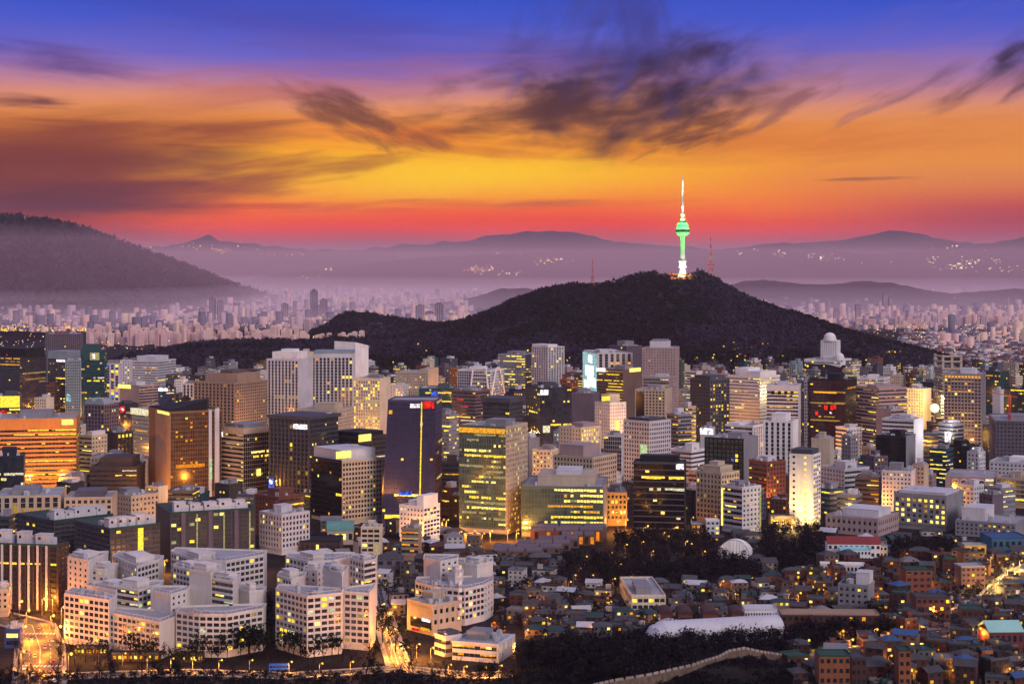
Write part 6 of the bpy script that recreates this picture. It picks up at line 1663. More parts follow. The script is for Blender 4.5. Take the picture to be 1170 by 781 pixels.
# ------------------------------------------------------------------ the lower blocks that fill the streets of the business quarter
TM = [(29, 430, 'the black navy tower'), (40, 520, 'the orange hotel slab'), (115, 480, 'the vaulted violet block'), (212, 510, 'the golden tower'), (262, 460, 'the brown hotel'), (281, 520, 'the tan banded block'), (330, 440, 'the white finned hotel'), (345, 520, 'the grey overhanging tower'),
      (400, 560, 'the black and beige block'), (425, 460, 'the bright yellow hotel'), (470, 520, 'the slanted violet tower'), (563, 545, 'the green glass tower'), (548, 436, 'the white lattice block'), (627, 480, 'the dark blue tower'), (643, 575, 'the wide green glass office'),
      (740, 500, 'the white gridded block'), (753, 565, 'the black office block'), (811, 465, 'the charcoal tower'), (861, 455, 'the broad white office'), (820, 560, 'the cream curved block'), (848, 580, 'the end lit grey block'), (919, 555, 'the floodlit white tower'),
      (952, 470, 'the reddish black tower'), (1007, 475, 'the brown ribbon block'), (1102, 465, 'the grey gridded tower'), (1155, 500, 'the red crane tower'), (1110, 565, 'the tall arches block'), (1062, 590, 'the yellow gridded school'), (1023, 515, 'the black glass block'), (945, 397, 'the domed hotel'),
      (235, 610, 'the dark apartment slab'), (325, 600, 'the grey beige square block'), (165, 430, 'the pale stepped tower'), (100, 440, 'the teal glass tower'), (755, 430, 'the pale stepped group'), (695, 425, 'the figure screen block'), (1080, 440, 'the framed beige tower'), (668, 535, 'the wide beige office')]
rs = random.Random(33)
NF = 0
Yr = 1215.0
FILL = []
while Yr < 3050:
    pxx = -10 + rs.uniform(0, 20)
    while pxx < 1185:
        wpx = rs.uniform(20, 40) * (1300 / Yr) ** .8
        FILL.append((pxx, Yr + rs.uniform(-12, 12), wpx)); pxx += wpx * rs.uniform(.9, 1.25)
    Yr += 30 + (Yr - 1200) * .035
fc = ['navy', 'teal', 'dgrey', 'steel', 'lgrey', 'grey', 'cream', 'sand', 'pink', 'mauve', 'brown', 'white', 'dgrey', 'brick', 'dbrown', 'lgrey']
fcn = dict(navy='navy', teal='dark teal', steel='steel grey', lgrey='pale grey', grey='grey', cream='cream', sand='beige', pink='pinkish', mauve='mauve', brown='brown', white='white', dgrey='charcoal', brick='red brick', dbrown='dark brown')
for (pxx, Yf, wpx) in FILL:
    if NF >= 230: break
    pyb = py_(0, Yf)
    if 640 < pxx < 930 and pyb > 604: continue
    if wooded(pxx, pyb): continue
    yt_h = rs.uniform(10, 26) if Yf < 1500 else rs.uniform(14, 44)
    Pf, z1 = geom(pxx, pxx + wpx * rs.uniform(.45, .8), pxx + wpx, py_(yt_h, Yf), Yf)
    a = np.array(Pf)
    if clash(a[:, 0].min(), a[:, 0].max(), a[:, 1].min(), a[:, 1].max()): continue
    seen = raster(prism_px(Pf, 0, z1), 500 + NF)
    if seen < 35: continue
    foot(Pf, 1)
    c_ = rs.choice(fc)
    m1 = rs.choice(['ribbon', 'punch', 'grid', 'thin', 'ribbon']); m2 = rs.choice([m1, 'blank', 'punch'])
    litp = rs.choice([.06, .12, .12, .3, .3]); li = rs.choice(['y', 'yY', 'ya', 'ye', 'yg'])
    org = (float(a[:, 0].mean()), float(a[:, 1].mean()), 0.0)
    lt = {.03: 'few windows lit', .06: 'some windows lit', .12: 'scattered lit windows', .3: 'many yellow windows'}[litp]
    wd = {'ribbon': 'banded', 'punch': 'small windowed', 'grid': 'gridded', 'thin': 'glazed'}[m1]
    st_ = 'low' if z1 < 17 else 'mid height' if z1 < 30 else 'taller'
    for kk in range(3):
        pl, _d = place(pxx + wpx / 2, (pyb + py_(z1, Yf)) / 2, TM, kk)
        lb = f'{st_} {fcn[c_]} {wd} block, {lt}, {pl}'
        if len(lb.replace('-', ' ').split()) > 15: lb = f'{fcn[c_]} {wd} block, {lt}, {pl}'
        if lb not in LABELS: break
    LABELS[lb] = LABELS.get(lb, 0) + 1
    root = thing('office_block', lb, 'building', org, 'lower blocks between the towers')
    gl_ = rs.choice(['dark', 'dark', 'teal', 'pale', 'green'])
    s1, s2 = sty(m1), sty(m2)
    for s_ in (s1, s2):
        if s_: s_['kind'] = 'band'
    volume(root, org, Pf, 0, z1, [s1, s2, None, None], wall(c_), rs.choice([ROOF, ROOF, ROOFD, ROOFG]), gl_, li, litp, idn=500 + NF, ground=1.5)
    roof_kit(root, org, Pf, z1, [(.1, .5, .2, .7, rs.uniform(2, 4), rs.choice(['lgrey', 'grey', c_]))], rs, big=Yf < 1700)
    NF += 1
print('fill', NF)

# ------------------------------------------------------------------ trees
def tree_meshes(seed, h, r, leafy):
    r_ = np.random.default_rng(seed)
    t = MB(); t.tube((0, 0, -1.5), (r_.normal() * .2, r_.normal() * .2, h * .5), .28, .16)
    tips = []
    for k in range(9):
        a = r_.uniform(0, 6.28); z0 = h * r_.uniform(.28, .5); L = r * r_.uniform(.6, 1.0)
        q = (math.cos(a) * L, math.sin(a) * L, z0 + h * r_.uniform(.2, .42)); t.tube((0, 0, z0), q, .12, .03, 4); tips.append(q)
        for j in range(3): 
            e = (q[0] + r_.normal() * r * .3, q[1] + r_.normal() * r * .3, q[2] + abs(r_.normal()) * h * .12); t.tube(((q[0]) * .6, q[1] * .6, z0 + (q[2] - z0) * .6), e, .05, .02, 3); tips.append(e)
    N = 150 if leafy else 120
    c = np.array(tips)[r_.integers(0, len(tips), N)] + r_.normal(size=(N, 3)) * np.array([r * .26, r * .26, h * .09])
    d1, d2 = r_.normal(size=(N, 3)), r_.normal(size=(N, 3))
    s = (.5 if leafy else .28) 
    d1 = d1 / np.linalg.norm(d1, axis=1, keepdims=True) * s * 1.3; d2 = d2 / np.linalg.norm(d2, axis=1, keepdims=True) * s * (1 if leafy else .35)
    v = np.stack([c + d1, c - d1 * .6 + d2, c - d1 * .6 - d2], 1).reshape(-1, 3)
    return t.mesh('trunk', BARK[1]), rawmesh('crown', v, np.arange(len(v)).reshape(-1, 3), BARK[2] if leafy else BARK[0])
TREES = [tree_meshes(i, 8.5 + i, 2.9 + .2 * i, i % 2 == 0) for i in range(6)]
rs = random.Random(3)
def tree(px, py, label, grp, k=None, s=1.0):
    x, y, z = at(px, py); k = rs.randrange(6) if k is None else k
    t = thing('tree', label, 'tree', (x, y, z), grp); t.scale = (s, s, s * rs.uniform(.9, 1.15)); t.rotation_euler.z = rs.uniform(0, 6)
    link('trunk', TREES[k][0], t); link('crown', TREES[k][1], t)
for px in np.arange(80, 432, 8.5):
    k = rs.randrange(6); ev = k % 2 == 0
    where = 'the avenue side white flats' if px < 200 else 'the wide curved white flats' if px < 303 else 'the slit fronted white flats'
    tree(px + rs.uniform(-3, 3), rs.uniform(748, 762), f'dark {"evergreen" if ev else "leafless"} tree in the row in front of {where}', 'trees in front of the white flats', k, rs.uniform(.8, 1.2))
for px, py, s in ((272, 748, 1.7), (284, 752, 1.8), (296, 750, 1.6), (330, 752, 1.3), (452, 745, 1.3), (470, 760, 1.2), (305, 755, 1.4), (310, 735, 1.3), (306, 715, 1.2), (309, 700, 1.1), (437, 735, 1.2), (444, 690, 1.2), (430, 720, 1.2)):
    tree(px, py, 'tall dark evergreen tree standing between the white terraced blocks', 'tall evergreens between the white flats', 0 if s > 1.5 else 4, s)
for i in range(26):
    px = rs.uniform(24, 80); py = rs.uniform(698, 775)
    px = (22 if rs.random() < .5 else 70) + rs.uniform(-4, 4) + (760 - py) * -.12
    tree(px, py, 'leafless roadside tree glowing orange along the avenue', 'trees along the avenue', rs.choice((1, 3, 5)), rs.uniform(.6, .9))
for i in range(40):
    px, py = rs.uniform(0, 600), rs.uniform(772, 781)
    tree(px, py, 'dark leafless tree among the shrubs along the bottom lane', 'trees along the bottom lane', rs.choice((1, 3, 5, 2)), rs.uniform(.7, 1.1))
# woods that read as one mass
cen = []
for w in WOODS:
    a = np.array(w); n_ = int((a[:, 0].max() - a[:, 0].min()) * (a[:, 1].max() - a[:, 1].min()) / 13)
    for i in range(n_):
        px, py = RNG.uniform(a[:, 0].min(), a[:, 0].max()), RNG.uniform(a[:, 1].min(), a[:, 1].max())
        if inside(px, py, w):
            x, y, z = at(px, py)
            if not clash(x - 1, x + 1, y - 1, y + 1): cen.append((x, y, z))
for i in range(500):      # garden trees among the houses
    px, py = RNG.uniform(560, 1170), RNG.uniform(640, 781)
    x, y, z = at(px, py)
    if not clash(x - .5, x + .5, y - .5, y + .5): cen.append((x, y, z))
cen = np.array(cen)
# keep the wall's own strip and its front clear
dist = np.min(np.hypot(cen[:, 0][:, None] - wx[None, ::4], cen[:, 1][:, None] - wy[None, ::4]), axis=1)
cen = cen[dist > 6]
r_ = RNG.uniform(1.8, 3.6, len(cen)); hh_ = r_ * RNG.uniform(1.0, 1.35, len(cen))
front = np.interp(cen[:, 0], FWX, FWY) - cen[:, 1]
low_ = (front > 0) & (front < 70) & (cen[:, 0] > FWX[0])
r_[low_] *= .5; hh_[low_] *= .28
mi_ = np.where(RNG.random(len(cen)) < .3, 2, np.where(RNG.random(len(cen)) < .5, 0, 1))
tag(link('woodland', clump_mesh('woodland', cen + np.stack([0 * r_, 0 * r_, hh_ * 1.2 + .5], 1), r_, hh_, 46, BARK, mi_, .26)), kind='stuff')
tr = MB()
for (x, y, z), h in zip(cen, hh_): tr.tube((x, y, z - 1), (x, y, z + h * 1.4), .16, .07, 4)
tag(tr.build('woodland_trunks', BARK[1]), kind='stuff')
# shrubs along the bottom slope
ns = 5200
px = RNG.uniform(-5, 1175, ns); py = RNG.uniform(768, 800, ns)
pts = []
for a, b in zip(px, py):
    x, y, z = at(a, b)
    if a > 905 and b < 785: continue
    if not clash(x - 1, x + 1, y - 1, y + 1): pts.append((x, y, z))
pts = np.array(pts); r2 = RNG.uniform(.7, 1.7, len(pts))
d2 = np.min(np.hypot(pts[:, 0][:, None] - wx[None, ::4], pts[:, 1][:, None] - wy[None, ::4]), axis=1); k_ = d2 > 3
pts, r2 = pts[k_], r2[k_]
tag(link('undergrowth', clump_mesh('undergrowth', pts + np.stack([0 * r2, 0 * r2, r2 * .6], 1), r2, r2 * .8, 16, BARK, RNG.integers(0, 3, len(pts)), .4)), kind='stuff')

# ------------------------------------------------------------------ street lighting
for px, py in ((22, 705), (30, 716), (60, 700), (70, 712), (26, 735), (66, 735), (33, 752), (72, 748), (24, 765), (78, 768), (48, 702), (40, 690), (16, 690), (58, 722)):
    lamp(px, py, 'bright orange street lamp on the glowing avenue', 3600, 'Y', 9, .8, (1, .36, .04), None, 'lamps of the glowing avenue')
for px, py in ((8, 684), (30, 690), (52, 697), (66, 704)): point((lambda q: (q[0], q[1], q[2] + 5))(at(px, py)), 5500, (1, .26, .015), 1)
rl = random.Random(12)
for _ in range(16):
    k_ = rl.randrange(4, 34); C, T, Nn, Zc = AV
    p_ = C[k_] + Nn[k_] * rl.uniform(-8, 8)
    point((p_[0], p_[1], Zc[k_] + 2.2), 1700, (1, .24, .012), .6)  # added orange lights without lamps, low over the road to brighten it
for px, py in ((86, 752), (112, 756), (140, 760), (168, 764), (195, 766), (220, 768), (250, 768), (285, 768), (330, 770), (365, 772), (400, 770)):
    lamp(px, py, 'amber lamp along the lane in front of the white terraced flats', 2200, 'y', 6, .45, SODIUM, None, 'lamps of the lane by the white flats')
for px, py, e in ((447, 752, 9000), (452, 738, 9000), (440, 720, 7000), (436, 704, 4000), (463, 755, 6000), (476, 752, 5000), (492, 756, 4000)):
    lamp(px, py, 'bright amber lamp of the small street beside the dark glass fronted block', e, 'Y', 7, .6, SODIUM, None, 'lamps of the small bright street')
for px, py, e in ((512, 771, 3500), (530, 773, 3500), (552, 774, 3500), (570, 772, 2500)):
    lamp(px, py, 'amber lamp in front of the low white lit building', e, 'y', 5, .4, SODIUM, None, 'lamps by the low white building')
for px, py, e in ((573, 727, 3500), (562, 722, 2500), (603, 690, 2500), (596, 705, 1500)):
    lamp(px, py, 'reddish lamp behind the curved white flats', e, 'o', 5, .6, (1, .25, .04), None, 'red lamps behind the curved flats')
PARK = ((661, 660), (668, 646), (697, 641), (714, 632), (712, 646), (733, 629), (744, 640), (757, 618), (762, 622), (783, 628), (788, 631), (803, 640), (675, 668), (655, 668), (700, 672), (719, 670), (707, 655), (735, 612), (770, 612), (790, 600))
for px, py in PARK: lamp(px, py, 'yellow lamp among the dark trees of the park', 900, 'y', 6, .5, SODIUM, None, 'lamps of the dark park')
for px, py, e in ((715, 606, 12000), (706, 607, 8000), (690, 609, 8000), (560, 619, 7000), (540, 619, 6000), (580, 618, 7000), (600, 616, 5000), (525, 620, 4000), (551, 622, 4000), (590, 622, 4000), (470, 622, 8000), (510, 606, 6000)):
    lamp(px, py, 'amber street lamp at the feet of the green glass offices', e, 'y', 8, .6, SODIUM, None, 'lamps below the green glass offices')
for px, py, e in ((893, 604, 8000), (905, 606, 9000), (926, 606, 8000), (932, 604, 8000), (884, 604, 6000)):
    lamp(px, py, 'bright lamp flooding the foot of the white floodlit tower', e, 'Y', 6, .8, (1, .62, .18), None, 'floodlights of the white tower')
for px, py, e in ((1034, 641, 2500), (1060, 642, 2500), (1120, 648, 3000), (1132, 643, 2500), (1044, 651, 1500)):
    lamp(px, py, 'orange lamp on the wooded lane behind the brick quarter', e, 'o', 5, .6, SODIUM, None, 'lamps of the wooded lane')
for px, py, e in ((1151, 662, 8000), (1146, 668, 8000), (1141, 672, 7000), (1155, 655, 8000), (1165, 651, 8000), (1128, 681, 5000), (1154, 682, 1500), (1137, 678, 2000)):
    lamp(px, py, 'yellow lamp beside the curving road on the hillside', e, 'y', 6, .6, (1, .62, .14), None, 'lamps of the curving road')
for px, py, e in ((960, 737, 2600), (999, 735, 2600), (1027, 732, 2600), (1050, 732, 2000), (1064, 708, 1500), (912, 691, 1500), (926, 684, 1200), (971, 747, 1500), (921, 748, 1500), (1108, 735, 1800), (1117, 734, 1500), (1058, 676, 900)):
    lamp(px, py, 'amber lamp over the lane along the fortress wall and brick houses', e, 'y', 7, .6, SODIUM, None, 'lamps of the fortress lane')
for px, py in ((612, 713), (600, 729), (640, 700), (690, 685), (824, 672), (857, 669), (870, 668), (660, 690), (745, 712), (770, 697), (585, 745), (940, 661), (1000, 690), (1130, 760), (1090, 770), (1060, 755), (1150, 775), (990, 775), (1015, 760)):
    lamp(px, py, 'small orange lamp in the lanes between the dark houses', 900, 'y', 4.5, .5, SODIUM, None, 'lamps of the house lanes')
# sheds, walls, awnings and heaped things in the yards
cl = []
while len(cl) < 2600:
    px, py = RNG.uniform(440, 1172), RNG.uniform(622, 783)
    if wooded(px, py) or (px < 912 and py > 728) or (px < 600 and py > 712): continue
    x, y, z = at(px, py)
    if clash(x - .4, x + .4, y - .4, y + .4): cl.append(None); continue
    cl.append((x, y, z))
cl = np.array([c for c in cl if c]); n_ = len(cl)
YARD = [HW['dark'], HW['grey'], HW['tan'], HW['wine'], HW['white'], ROOFB, ROOFG, TILE]
def boxes0(name, X, Y, Zb, w, d, h, mats, mi):
    n_ = len(X)
    cx = np.array([-1, 1, 1, -1, -1, 1, 1, -1]) * .5; cy = np.array([0, 0, 1, 1, 0, 0, 1, 1.]); cz = np.array([0, 0, 0, 0, 1, 1, 1, 1.])
    a = RNG.uniform(-.8, .8, n_); ca, sa = np.cos(a), np.sin(a)
    lx, ly = cx[None] * w[:, None], cy[None] * d[:, None]
    zz = Zb[:, None] + cz[None] * h[:, None] + cz[None] * cy[None] * RNG.uniform(-.7, .2, n_)[:, None]
    v = np.stack([X[:, None] + lx * ca[:, None] - ly * sa[:, None], Y[:, None] + lx * sa[:, None] + ly * ca[:, None], zz], -1).reshape(-1, 3)
    q = np.array([[0, 1, 5, 4], [1, 2, 6, 5], [2, 3, 7, 6], [3, 0, 4, 7], [4, 5, 6, 7]])
    f = (np.arange(n_)[:, None, None] * 8 + q[None]).reshape(-1, 4)
    return link(name, rawmesh(name, v, f, mats, np.repeat(mi, 5)))
tag(boxes0('yard_clutter', cl[:, 0], cl[:, 1], cl[:, 2] - .8, RNG.uniform(.8, 4.5, n_), RNG.uniform(.6, 2.4, n_), RNG.uniform(1.6, 3.6, n_), YARD, RNG.choice(8, n_, p=[.26, .2, .14, .14, .08, .04, .06, .08])), kind='stuff')
# towers' streets: warm light between the blocks
for px, Y, e in ((440, 1500, 20000), (600, 1500, 16000), (300, 1420, 14000), (160, 1470, 14000), (215, 1440, 26000), (700, 1500, 14000), (790, 1420, 12000), (880, 1420, 12000), (1000, 1400, 10000), (1070, 1390, 12000), (640, 1720, 20000), (720, 1850, 40000), (1065, 1800, 30000), (870, 1750, 16000), (120, 1380, 12000),
                 (60, 1480, 60000), (20, 1480, 60000), (90, 1260, 9000), (290, 1120, 5000), (188, 1120, 9000), (345, 1150, 5000), (505, 1300, 16000), (770, 1600, 12000), (950, 1700, 16000), (500, 1750, 16000), (590, 1250, 10000)):
    lamp(0, 0, 'sodium street lamp deep between the office towers', e, 'a', 9, .8, SODIUM, (X_(px, Y), Y, 0.0), 'street lamps between the office towers')
rl = random.Random(77)
for _ in range(70):
    px, py = rl.uniform(590, 1168), rl.uniform(655, 781)
    if wooded(px, py) or (px < 912 and py > 728): continue
    x, y, z = at(px, py)
    if clash(x - .6, x + .6, y - .6, y + .6): continue
    lamp(px, py, 'small amber lamp in the alleys of the packed hillside houses', 420, rl.choice('yyao'), 4.2, .42, SODIUM, None, 'lamps of the hillside alleys')
for _ in range(90):
    px, Yl = rl.uniform(0, 1170), rl.uniform(1320, 2700)
    x = X_(px, Yl)
    if clash(x - 1, x + 1, Yl - 1, Yl + 1): continue
    lamp(0, 0, 'sodium street lamp deep between the office towers', 12000, 'a', 9, .9, SODIUM, (x, Yl, 0.0), 'street lamps between the office towers')
for px, Y, z, e, col, lb in ((1068, 2060, 28, 90000, (1, .66, .2), 'very bright yellow floodlight in front of the cream floodlit block'), (1084, 1690, 35, 14000, (1, .95, .9), 'white floodlight on the roofs before the grey gridded tower')):
    x = X_(px, Y); zz = Z_(466 if Y > 2000 else 496, Y)
    t = thing('floodlight', lb, 'floodlight', (x, Y, 0))
    m = MB(); m.tube((0, 0, 0), (0, 0, zz - 3), .6, .35); m.build('pole', METAL, t)
    r = 5.5 if Y > 2000 else 3.0
    m = MB(); m.lathe([(.1, zz - r), (r * .7, zz - r * .7), (r, zz), (r * .7, zz + r * .7), (.05, zz + r)], 14); m.build('lamp_head', lit_mat('flood_lamp', (1, .82, .35), 3.0, .1) if Y > 2000 else lit('W'), t)
    point((0, 0 if Y > 2000 else -4, zz + r + 2), e, col, 1.5, t)

# lamps at the mountain foot and on its paths
def on_hill(px, py, hf=NAM[0]):
    best = None
    for Y in np.arange(2960, 4000, 12.0):
        x = X_(px, Y); zt = CAMZ - (py - HOR) / F * Y
        if float(hf(x, Y)) >= zt: return x, Y, float(hf(x, Y))
    return X_(px, 3300), 3300, max(0, Z_(py, 3300))
rs = random.Random(8)
FOOT = [(rs.uniform(790, 1050), rs.uniform(408, 428)) for _ in range(46)] + [(600 + rs.uniform(0, 130), rs.uniform(402, 420)) for _ in range(8)] + [(820 + k * 6, 398 + k * 2.4 + rs.uniform(-2, 2)) for k in range(14)] + [(1012 + k * 3.2, 406 + rs.uniform(-.4, .4)) for k in range(10)] + [(895 + k * 3.0, 420 + k * .8) for k in range(12)] + [(350 + rs.uniform(0, 180), rs.uniform(392, 418)) for _ in range(18)] + [(rs.uniform(820, 880), rs.uniform(385, 402)) for _ in range(8)]
for px, py in FOOT:
    h_ = NAM[0] if px > 560 else LOW[0]
    lamp(0, 0, 'distant yellow lamp on the dark wooded foot of the mountain', 0, rs.choice('yyyao'), 6, rs.uniform(1.2, 2.0), SODIUM, on_hill(px, py, h_), 'lamps at the mountain foot')

# ------------------------------------------------------------------ the city beyond the mountain
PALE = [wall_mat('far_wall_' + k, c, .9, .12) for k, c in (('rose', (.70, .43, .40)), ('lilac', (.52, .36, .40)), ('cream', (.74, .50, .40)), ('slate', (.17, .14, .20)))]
FARM = {}
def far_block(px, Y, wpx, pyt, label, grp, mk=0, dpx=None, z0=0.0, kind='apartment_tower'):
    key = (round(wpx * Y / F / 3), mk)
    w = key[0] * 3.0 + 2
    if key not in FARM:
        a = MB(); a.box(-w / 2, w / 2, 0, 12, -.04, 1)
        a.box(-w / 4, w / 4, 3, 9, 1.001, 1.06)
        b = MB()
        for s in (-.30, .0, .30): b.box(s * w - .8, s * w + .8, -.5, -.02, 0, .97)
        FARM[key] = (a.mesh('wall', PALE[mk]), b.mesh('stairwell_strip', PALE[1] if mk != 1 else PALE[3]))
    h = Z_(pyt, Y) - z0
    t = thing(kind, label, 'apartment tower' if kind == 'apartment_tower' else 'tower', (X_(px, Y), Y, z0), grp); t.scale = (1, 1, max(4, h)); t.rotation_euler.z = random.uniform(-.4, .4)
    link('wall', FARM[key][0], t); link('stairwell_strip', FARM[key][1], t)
random.seed(4)
ES = 'pale rose apartment tower in the {} beyond the wooded ridge'
for px in np.arange(101, 338, 4.3):
    for Y, top in ((4300, 381), (4650, 374)):
        if Y == 4650 and random.random() < .25: continue
        far_block(px + random.uniform(-1, 1), Y + random.uniform(-60, 60), random.uniform(3.0, 5.5), top + random.uniform(-3, 5) - (4 if 150 < px < 240 else 0), ES.format('rows'), 'rows of pale apartment towers beyond the ridge', random.choice((0, 0, 2)))
for px in np.arange(342, 416, 4.2):
    far_block(px, 5000, random.uniform(4, 6), (366 if px > 350 else 374) + random.uniform(-2, 5), 'pale apartment tower in the tall row behind the white finned towers', 'tall pale row behind the finned towers', random.choice((0, 1, 2)))
    if random.random() < .6: far_block(px, 4500, random.uniform(4, 6), 380 + random.uniform(-2, 3), 'pale apartment tower in the tall row behind the white finned towers', 'tall pale row behind the finned towers', 2)
for px in np.arange(2, 112, 4.6): far_block(px, 6600 + random.uniform(-200, 200), random.uniform(2.6, 5), 352 + random.uniform(-4, 8), 'misty apartment tower in the fog below the mountain', 'misty towers below the mountain', random.choice((0, 1)))
for px in np.arange(985, 1172, 5.0):
    for Y, top in ((5450, 362), (5950, 357)):
        if random.random() < .12: continue
        far_block(px + random.uniform(-1.5, 1.5), Y + random.uniform(-90, 90), random.uniform(4, 7), top + random.uniform(-2, 7) + (4 if px < 1010 else 0), 'pale lilac apartment tower in the long rows beyond the mountain foot', 'long rows of lilac towers', random.choice((0, 0, 1, 2)))
for px, Y, w, top, lb in ((231, 5900, 5, 352, 'slim tower, lowest of three misty towers'), (242, 5900, 6, 341, 'tall misty twin tower with yellow top lamps, darker twin'), (252, 5900, 6, 344, 'tall misty twin tower with yellow top lamps, paler twin'),
                          (358, 6300, 8, 332, 'tall slender misty tower standing above the pale rows'), (369, 6250, 8, 342, 'dark misty tower beside the tall slender one'), (325, 6100, 7, 347, 'short misty tower near the tall slender pair'),
                          (480, 5600, 8, 349, 'grey misty tower behind the foothill'), (490, 5500, 9, 356, 'misty block with a violet lit roof band behind the foothill'), (501, 5600, 9, 347, 'grey misty tower with a red roof lamp behind the foothill'),
                          (1012, 6600, 5, 337, 'tallest misty tower of the distant cluster beyond the mountain foot'), (1018, 6500, 4, 340, 'second tall misty tower of the distant cluster beyond the mountain foot'), (981, 6000, 6, 348, 'misty tower with a yellow top at the end of the mountain slope'), (1037, 6500, 6, 350, 'blunt misty tower beside the distant cluster'), (956, 6000, 6, 355, 'low misty tower behind the end of the mountain slope')):
    far_block(px, Y, w, top, lb, None, 3, kind='far_tower')
x = X_(429, 4700); ftw = thing('apartment_tower', 'dark twin apartment tower with yellow lit edges on the foothill', 'apartment tower', (x, 4700, 0))
for s in (-1, 1):
    m = MB(); m.box(s * 10 - 7.5, s * 10 + 7.5, 0, 20, 0, Z_(369, 4700)); m.build('wall', wall('dgrey'), ftw)
    m = MB(); m.box(s * 16.5 - 1.2, s * 16.5 + 1.2, -.8, -.1, 10, Z_(372, 4700)); m.build('lit_edge', lit('y'), ftw)
# everything farther: one sea of blocks, and the roofs climbing the right hand slope
def boxes(name, X, Y, Zb, w, d, h, mats, mi):
    n_ = len(X)
    cx = np.array([-1, 1, 1, -1, -1, 1, 1, -1]) * .5; cy = np.array([0, 0, 1, 1, 0, 0, 1, 1.]); cz = np.array([0, 0, 0, 0, 1, 1, 1, 1.])
    a = RNG.uniform(-.5, .5, n_); ca, sa = np.cos(a), np.sin(a)
    lx, ly = cx[None] * w[:, None], cy[None] * d[:, None]
    v = np.stack([X[:, None] + lx * ca[:, None] - ly * sa[:, None], Y[:, None] + lx * sa[:, None] + ly * ca[:, None], Zb[:, None] + cz[None] * h[:, None]], -1).reshape(-1, 3)
    q = np.array([[0, 1, 5, 4], [1, 2, 6, 5], [2, 3, 7, 6], [3, 0, 4, 7], [4, 5, 6, 7]])
    f = (np.arange(n_)[:, None, None] * 8 + q[None]).reshape(-1, 4)
    return link(name, rawmesh(name, v, f, mats, np.repeat(mi, 5)))
n_ = 11000
Yq = 4000 * (3.2 ** RNG.random(n_)); pxq = RNG.uniform(-10, 1180, n_)
keep = ~((pxq > 190) & (pxq < 1060) & (Yq < 5300)) & ~((pxq < 200) & (Yq < 5100)); Yq, pxq = Yq[keep], pxq[keep]
n_ = len(Yq); hq = RNG.uniform(5, 17, n_) + (RNG.random(n_) < .12) * RNG.uniform(10, 40, n_)
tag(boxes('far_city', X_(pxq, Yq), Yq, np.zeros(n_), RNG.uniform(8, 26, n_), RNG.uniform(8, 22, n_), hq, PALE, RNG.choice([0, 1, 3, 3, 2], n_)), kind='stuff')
n_ = 2600
Yq = RNG.uniform(2900, 5200, n_); pxq = RNG.uniform(1030, 1180, n_)
dens = 1060 + np.maximum(0, (Yq - 3000)) * -.01
k_ = pxq > np.interp(Yq, [2900, 3400, 4200, 5200], [1075, 1058, 1030, 990]); Yq, pxq = Yq[k_], pxq[k_]; n_ = len(Yq)
tag(boxes('hillside_roofs', X_(pxq, Yq), Yq, np.full(n_, -1.0), RNG.uniform(7, 17, n_), RNG.uniform(7, 14, n_), RNG.uniform(5, 14, n_), [wall('mauve'), wall('dgrey'), wall('pink'), wall('lgrey'), wall('brick')], RNG.integers(0, 5, n_)), kind='stuff')
# lamps and lit windows of the far city
LP, LYY, LS, LM = [], [], [], []
def lights(n_, px0, px1, py0, py1, s0, s1, ground_z=0.0, cols=(0, 0, 1, 2), Yfix=None):
    px = RNG.uniform(px0, px1, n_); py = RNG.uniform(py0, py1, n_)
    Y = (CAMZ - ground_z) * F / (py - HOR) if Yfix is None else np.full(n_, Yfix)
    z = np.full(n_, ground_z) if Yfix is None else CAMZ - (py - HOR) / F * Y
    LP.extend(np.stack([X_(px, Y), Y, z], 1)); LS.extend(RNG.uniform(s0, s1, n_) * Y / F); LM.extend(RNG.choice(cols, n_))
lights(620, 0, 420, 342, 400, .3, .7, 14)
lights(160, 0, 110, 371, 378, .5, 1.0, 8, (0, 0, 1))
lights(260, 360, 560, 340, 372, .35, .8, 20)
lights(560, 930, 1170, 340, 385, .3, .7, 16, (0, 0, 1, 2, 3))
lights(460, 1050, 1170, 378, 424, .3, .75, 10, (0, 1, 1, 2, 3))
lights(150, 210, 460, 322, 342, .4, .9, 12, (0, 2))
lights(120, 620, 1170, 322, 340, .4, .9, 12, (0, 2))
lights(60, 1092, 1130, 342, 346, .5, 1.1, 12, (0, 0))
M_ = len(LP); LP_ = np.array(LP); s = np.array(LS)
oc = np.array([[1, 0, 0], [-1, 0, 0], [0, 1, 0], [0, -1, 0], [0, 0, 1], [0, 0, -1.]])
of = np.array([[0, 2, 4], [2, 1, 4], [1, 3, 4], [3, 0, 4], [2, 0, 5], [1, 2, 5], [3, 1, 5], [0, 3, 5]])
v = (LP_[:, None, :] + oc[None] * s[:, None, None]).reshape(-1, 3)
f = (np.arange(M_)[:, None, None] * 6 + of[None]).reshape(-1, 3)
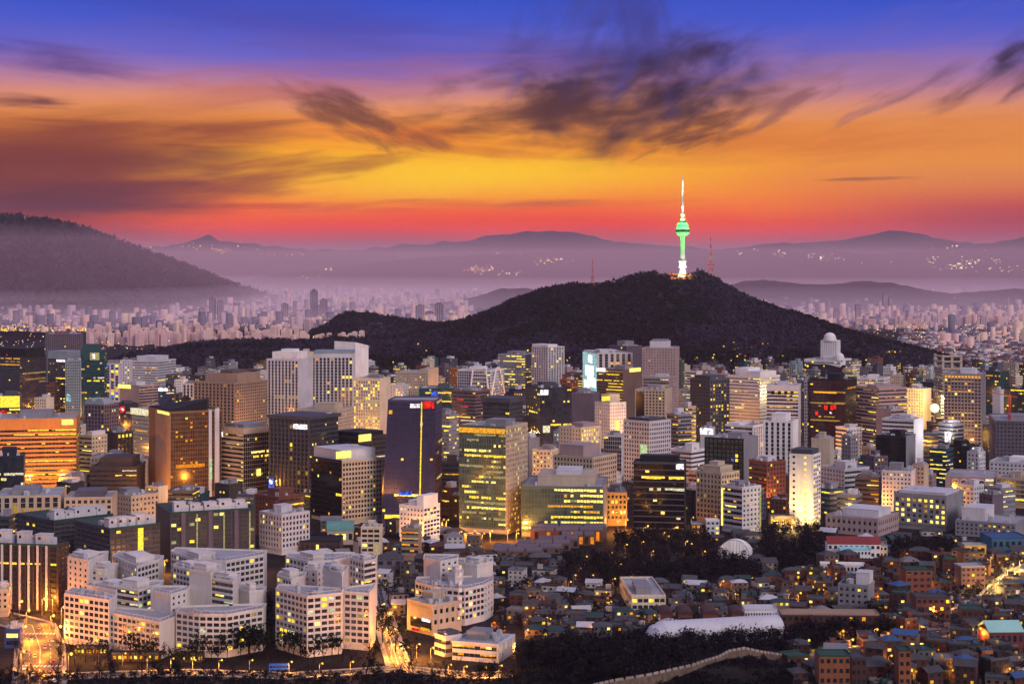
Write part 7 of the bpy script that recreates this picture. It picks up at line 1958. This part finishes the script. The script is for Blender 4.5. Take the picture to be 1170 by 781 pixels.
FL0_ = [lit_mat('far_lamp_yellow', (1, .66, .10), 2.4), lit_mat('far_lamp_orange', (1, .34, .05), 2.2), lit_mat('far_lamp_white', (1, .9, .7), 2.4), lit_mat('far_lamp_red', (1, .06, .05), 2.0)]
FL_ = [lit_mat('slope_lamp_yellow', (1, .66, .12), 4), lit_mat('slope_lamp_orange', (1, .36, .06), 4), lit_mat('slope_lamp_white', (1, .88, .65), 4.5), lit_mat('slope_lamp_red', (1, .08, .06), 4)]
tag(link('city_lights', rawmesh('city_lights', v, f, FL0_, np.repeat(np.array(LM), 8))), kind='stuff')
# lights on the slopes of the far hills
def slope_lights(H, n_, px0, px1, py0, py1, cols, name):
    hf, (x0, x1, y0, y1) = H
    P_, S_, M2 = [], [], []
    cen_ = [(RNG.uniform(px0, px1), RNG.uniform(py0, py1), RNG.uniform(4, 22)) for _ in range(max(4, n_ // 16))]
    for _ in range(n_):
        c3 = cen_[int(len(cen_) * RNG.random() ** 1.6)]
        px, py = c3[0] + RNG.normal() * c3[2], c3[1] + RNG.normal() * 2.0
        for Y in np.linspace(y0, y1 - (y1 - y0) * .4, 70):
            if float(hf(X_(px, Y), Y)) >= CAMZ - (py - HOR) / F * Y:
                P_.append((X_(px, Y), Y - 5, CAMZ - (py - HOR) / F * Y + 6)); S_.append(RNG.uniform(.3, .85) * Y / F); M2.append(RNG.choice(cols)); break
    P_ = np.array(P_); S_ = np.array(S_)
    if len(P_) == 0: return
    v = (P_[:, None, :] + oc[None] * S_[:, None, None]).reshape(-1, 3)
    f = (np.arange(len(P_))[:, None, None] * 6 + of[None]).reshape(-1, 3)
    tag(link(name, rawmesh(name, v, f, FL_, np.repeat(np.array(M2), 8))), kind='stuff')
slope_lights(FARH1, 150, 230, 640, 284, 318, (0, 0, 2, 1), 'slope_lights')
slope_lights(FARH1, 190, 690, 1170, 280, 322, (0, 0, 2, 2), 'slope_lights')
slope_lights(FARH2, 90, 150, 420, 282, 300, (0, 0, 1, 3), 'slope_lights')
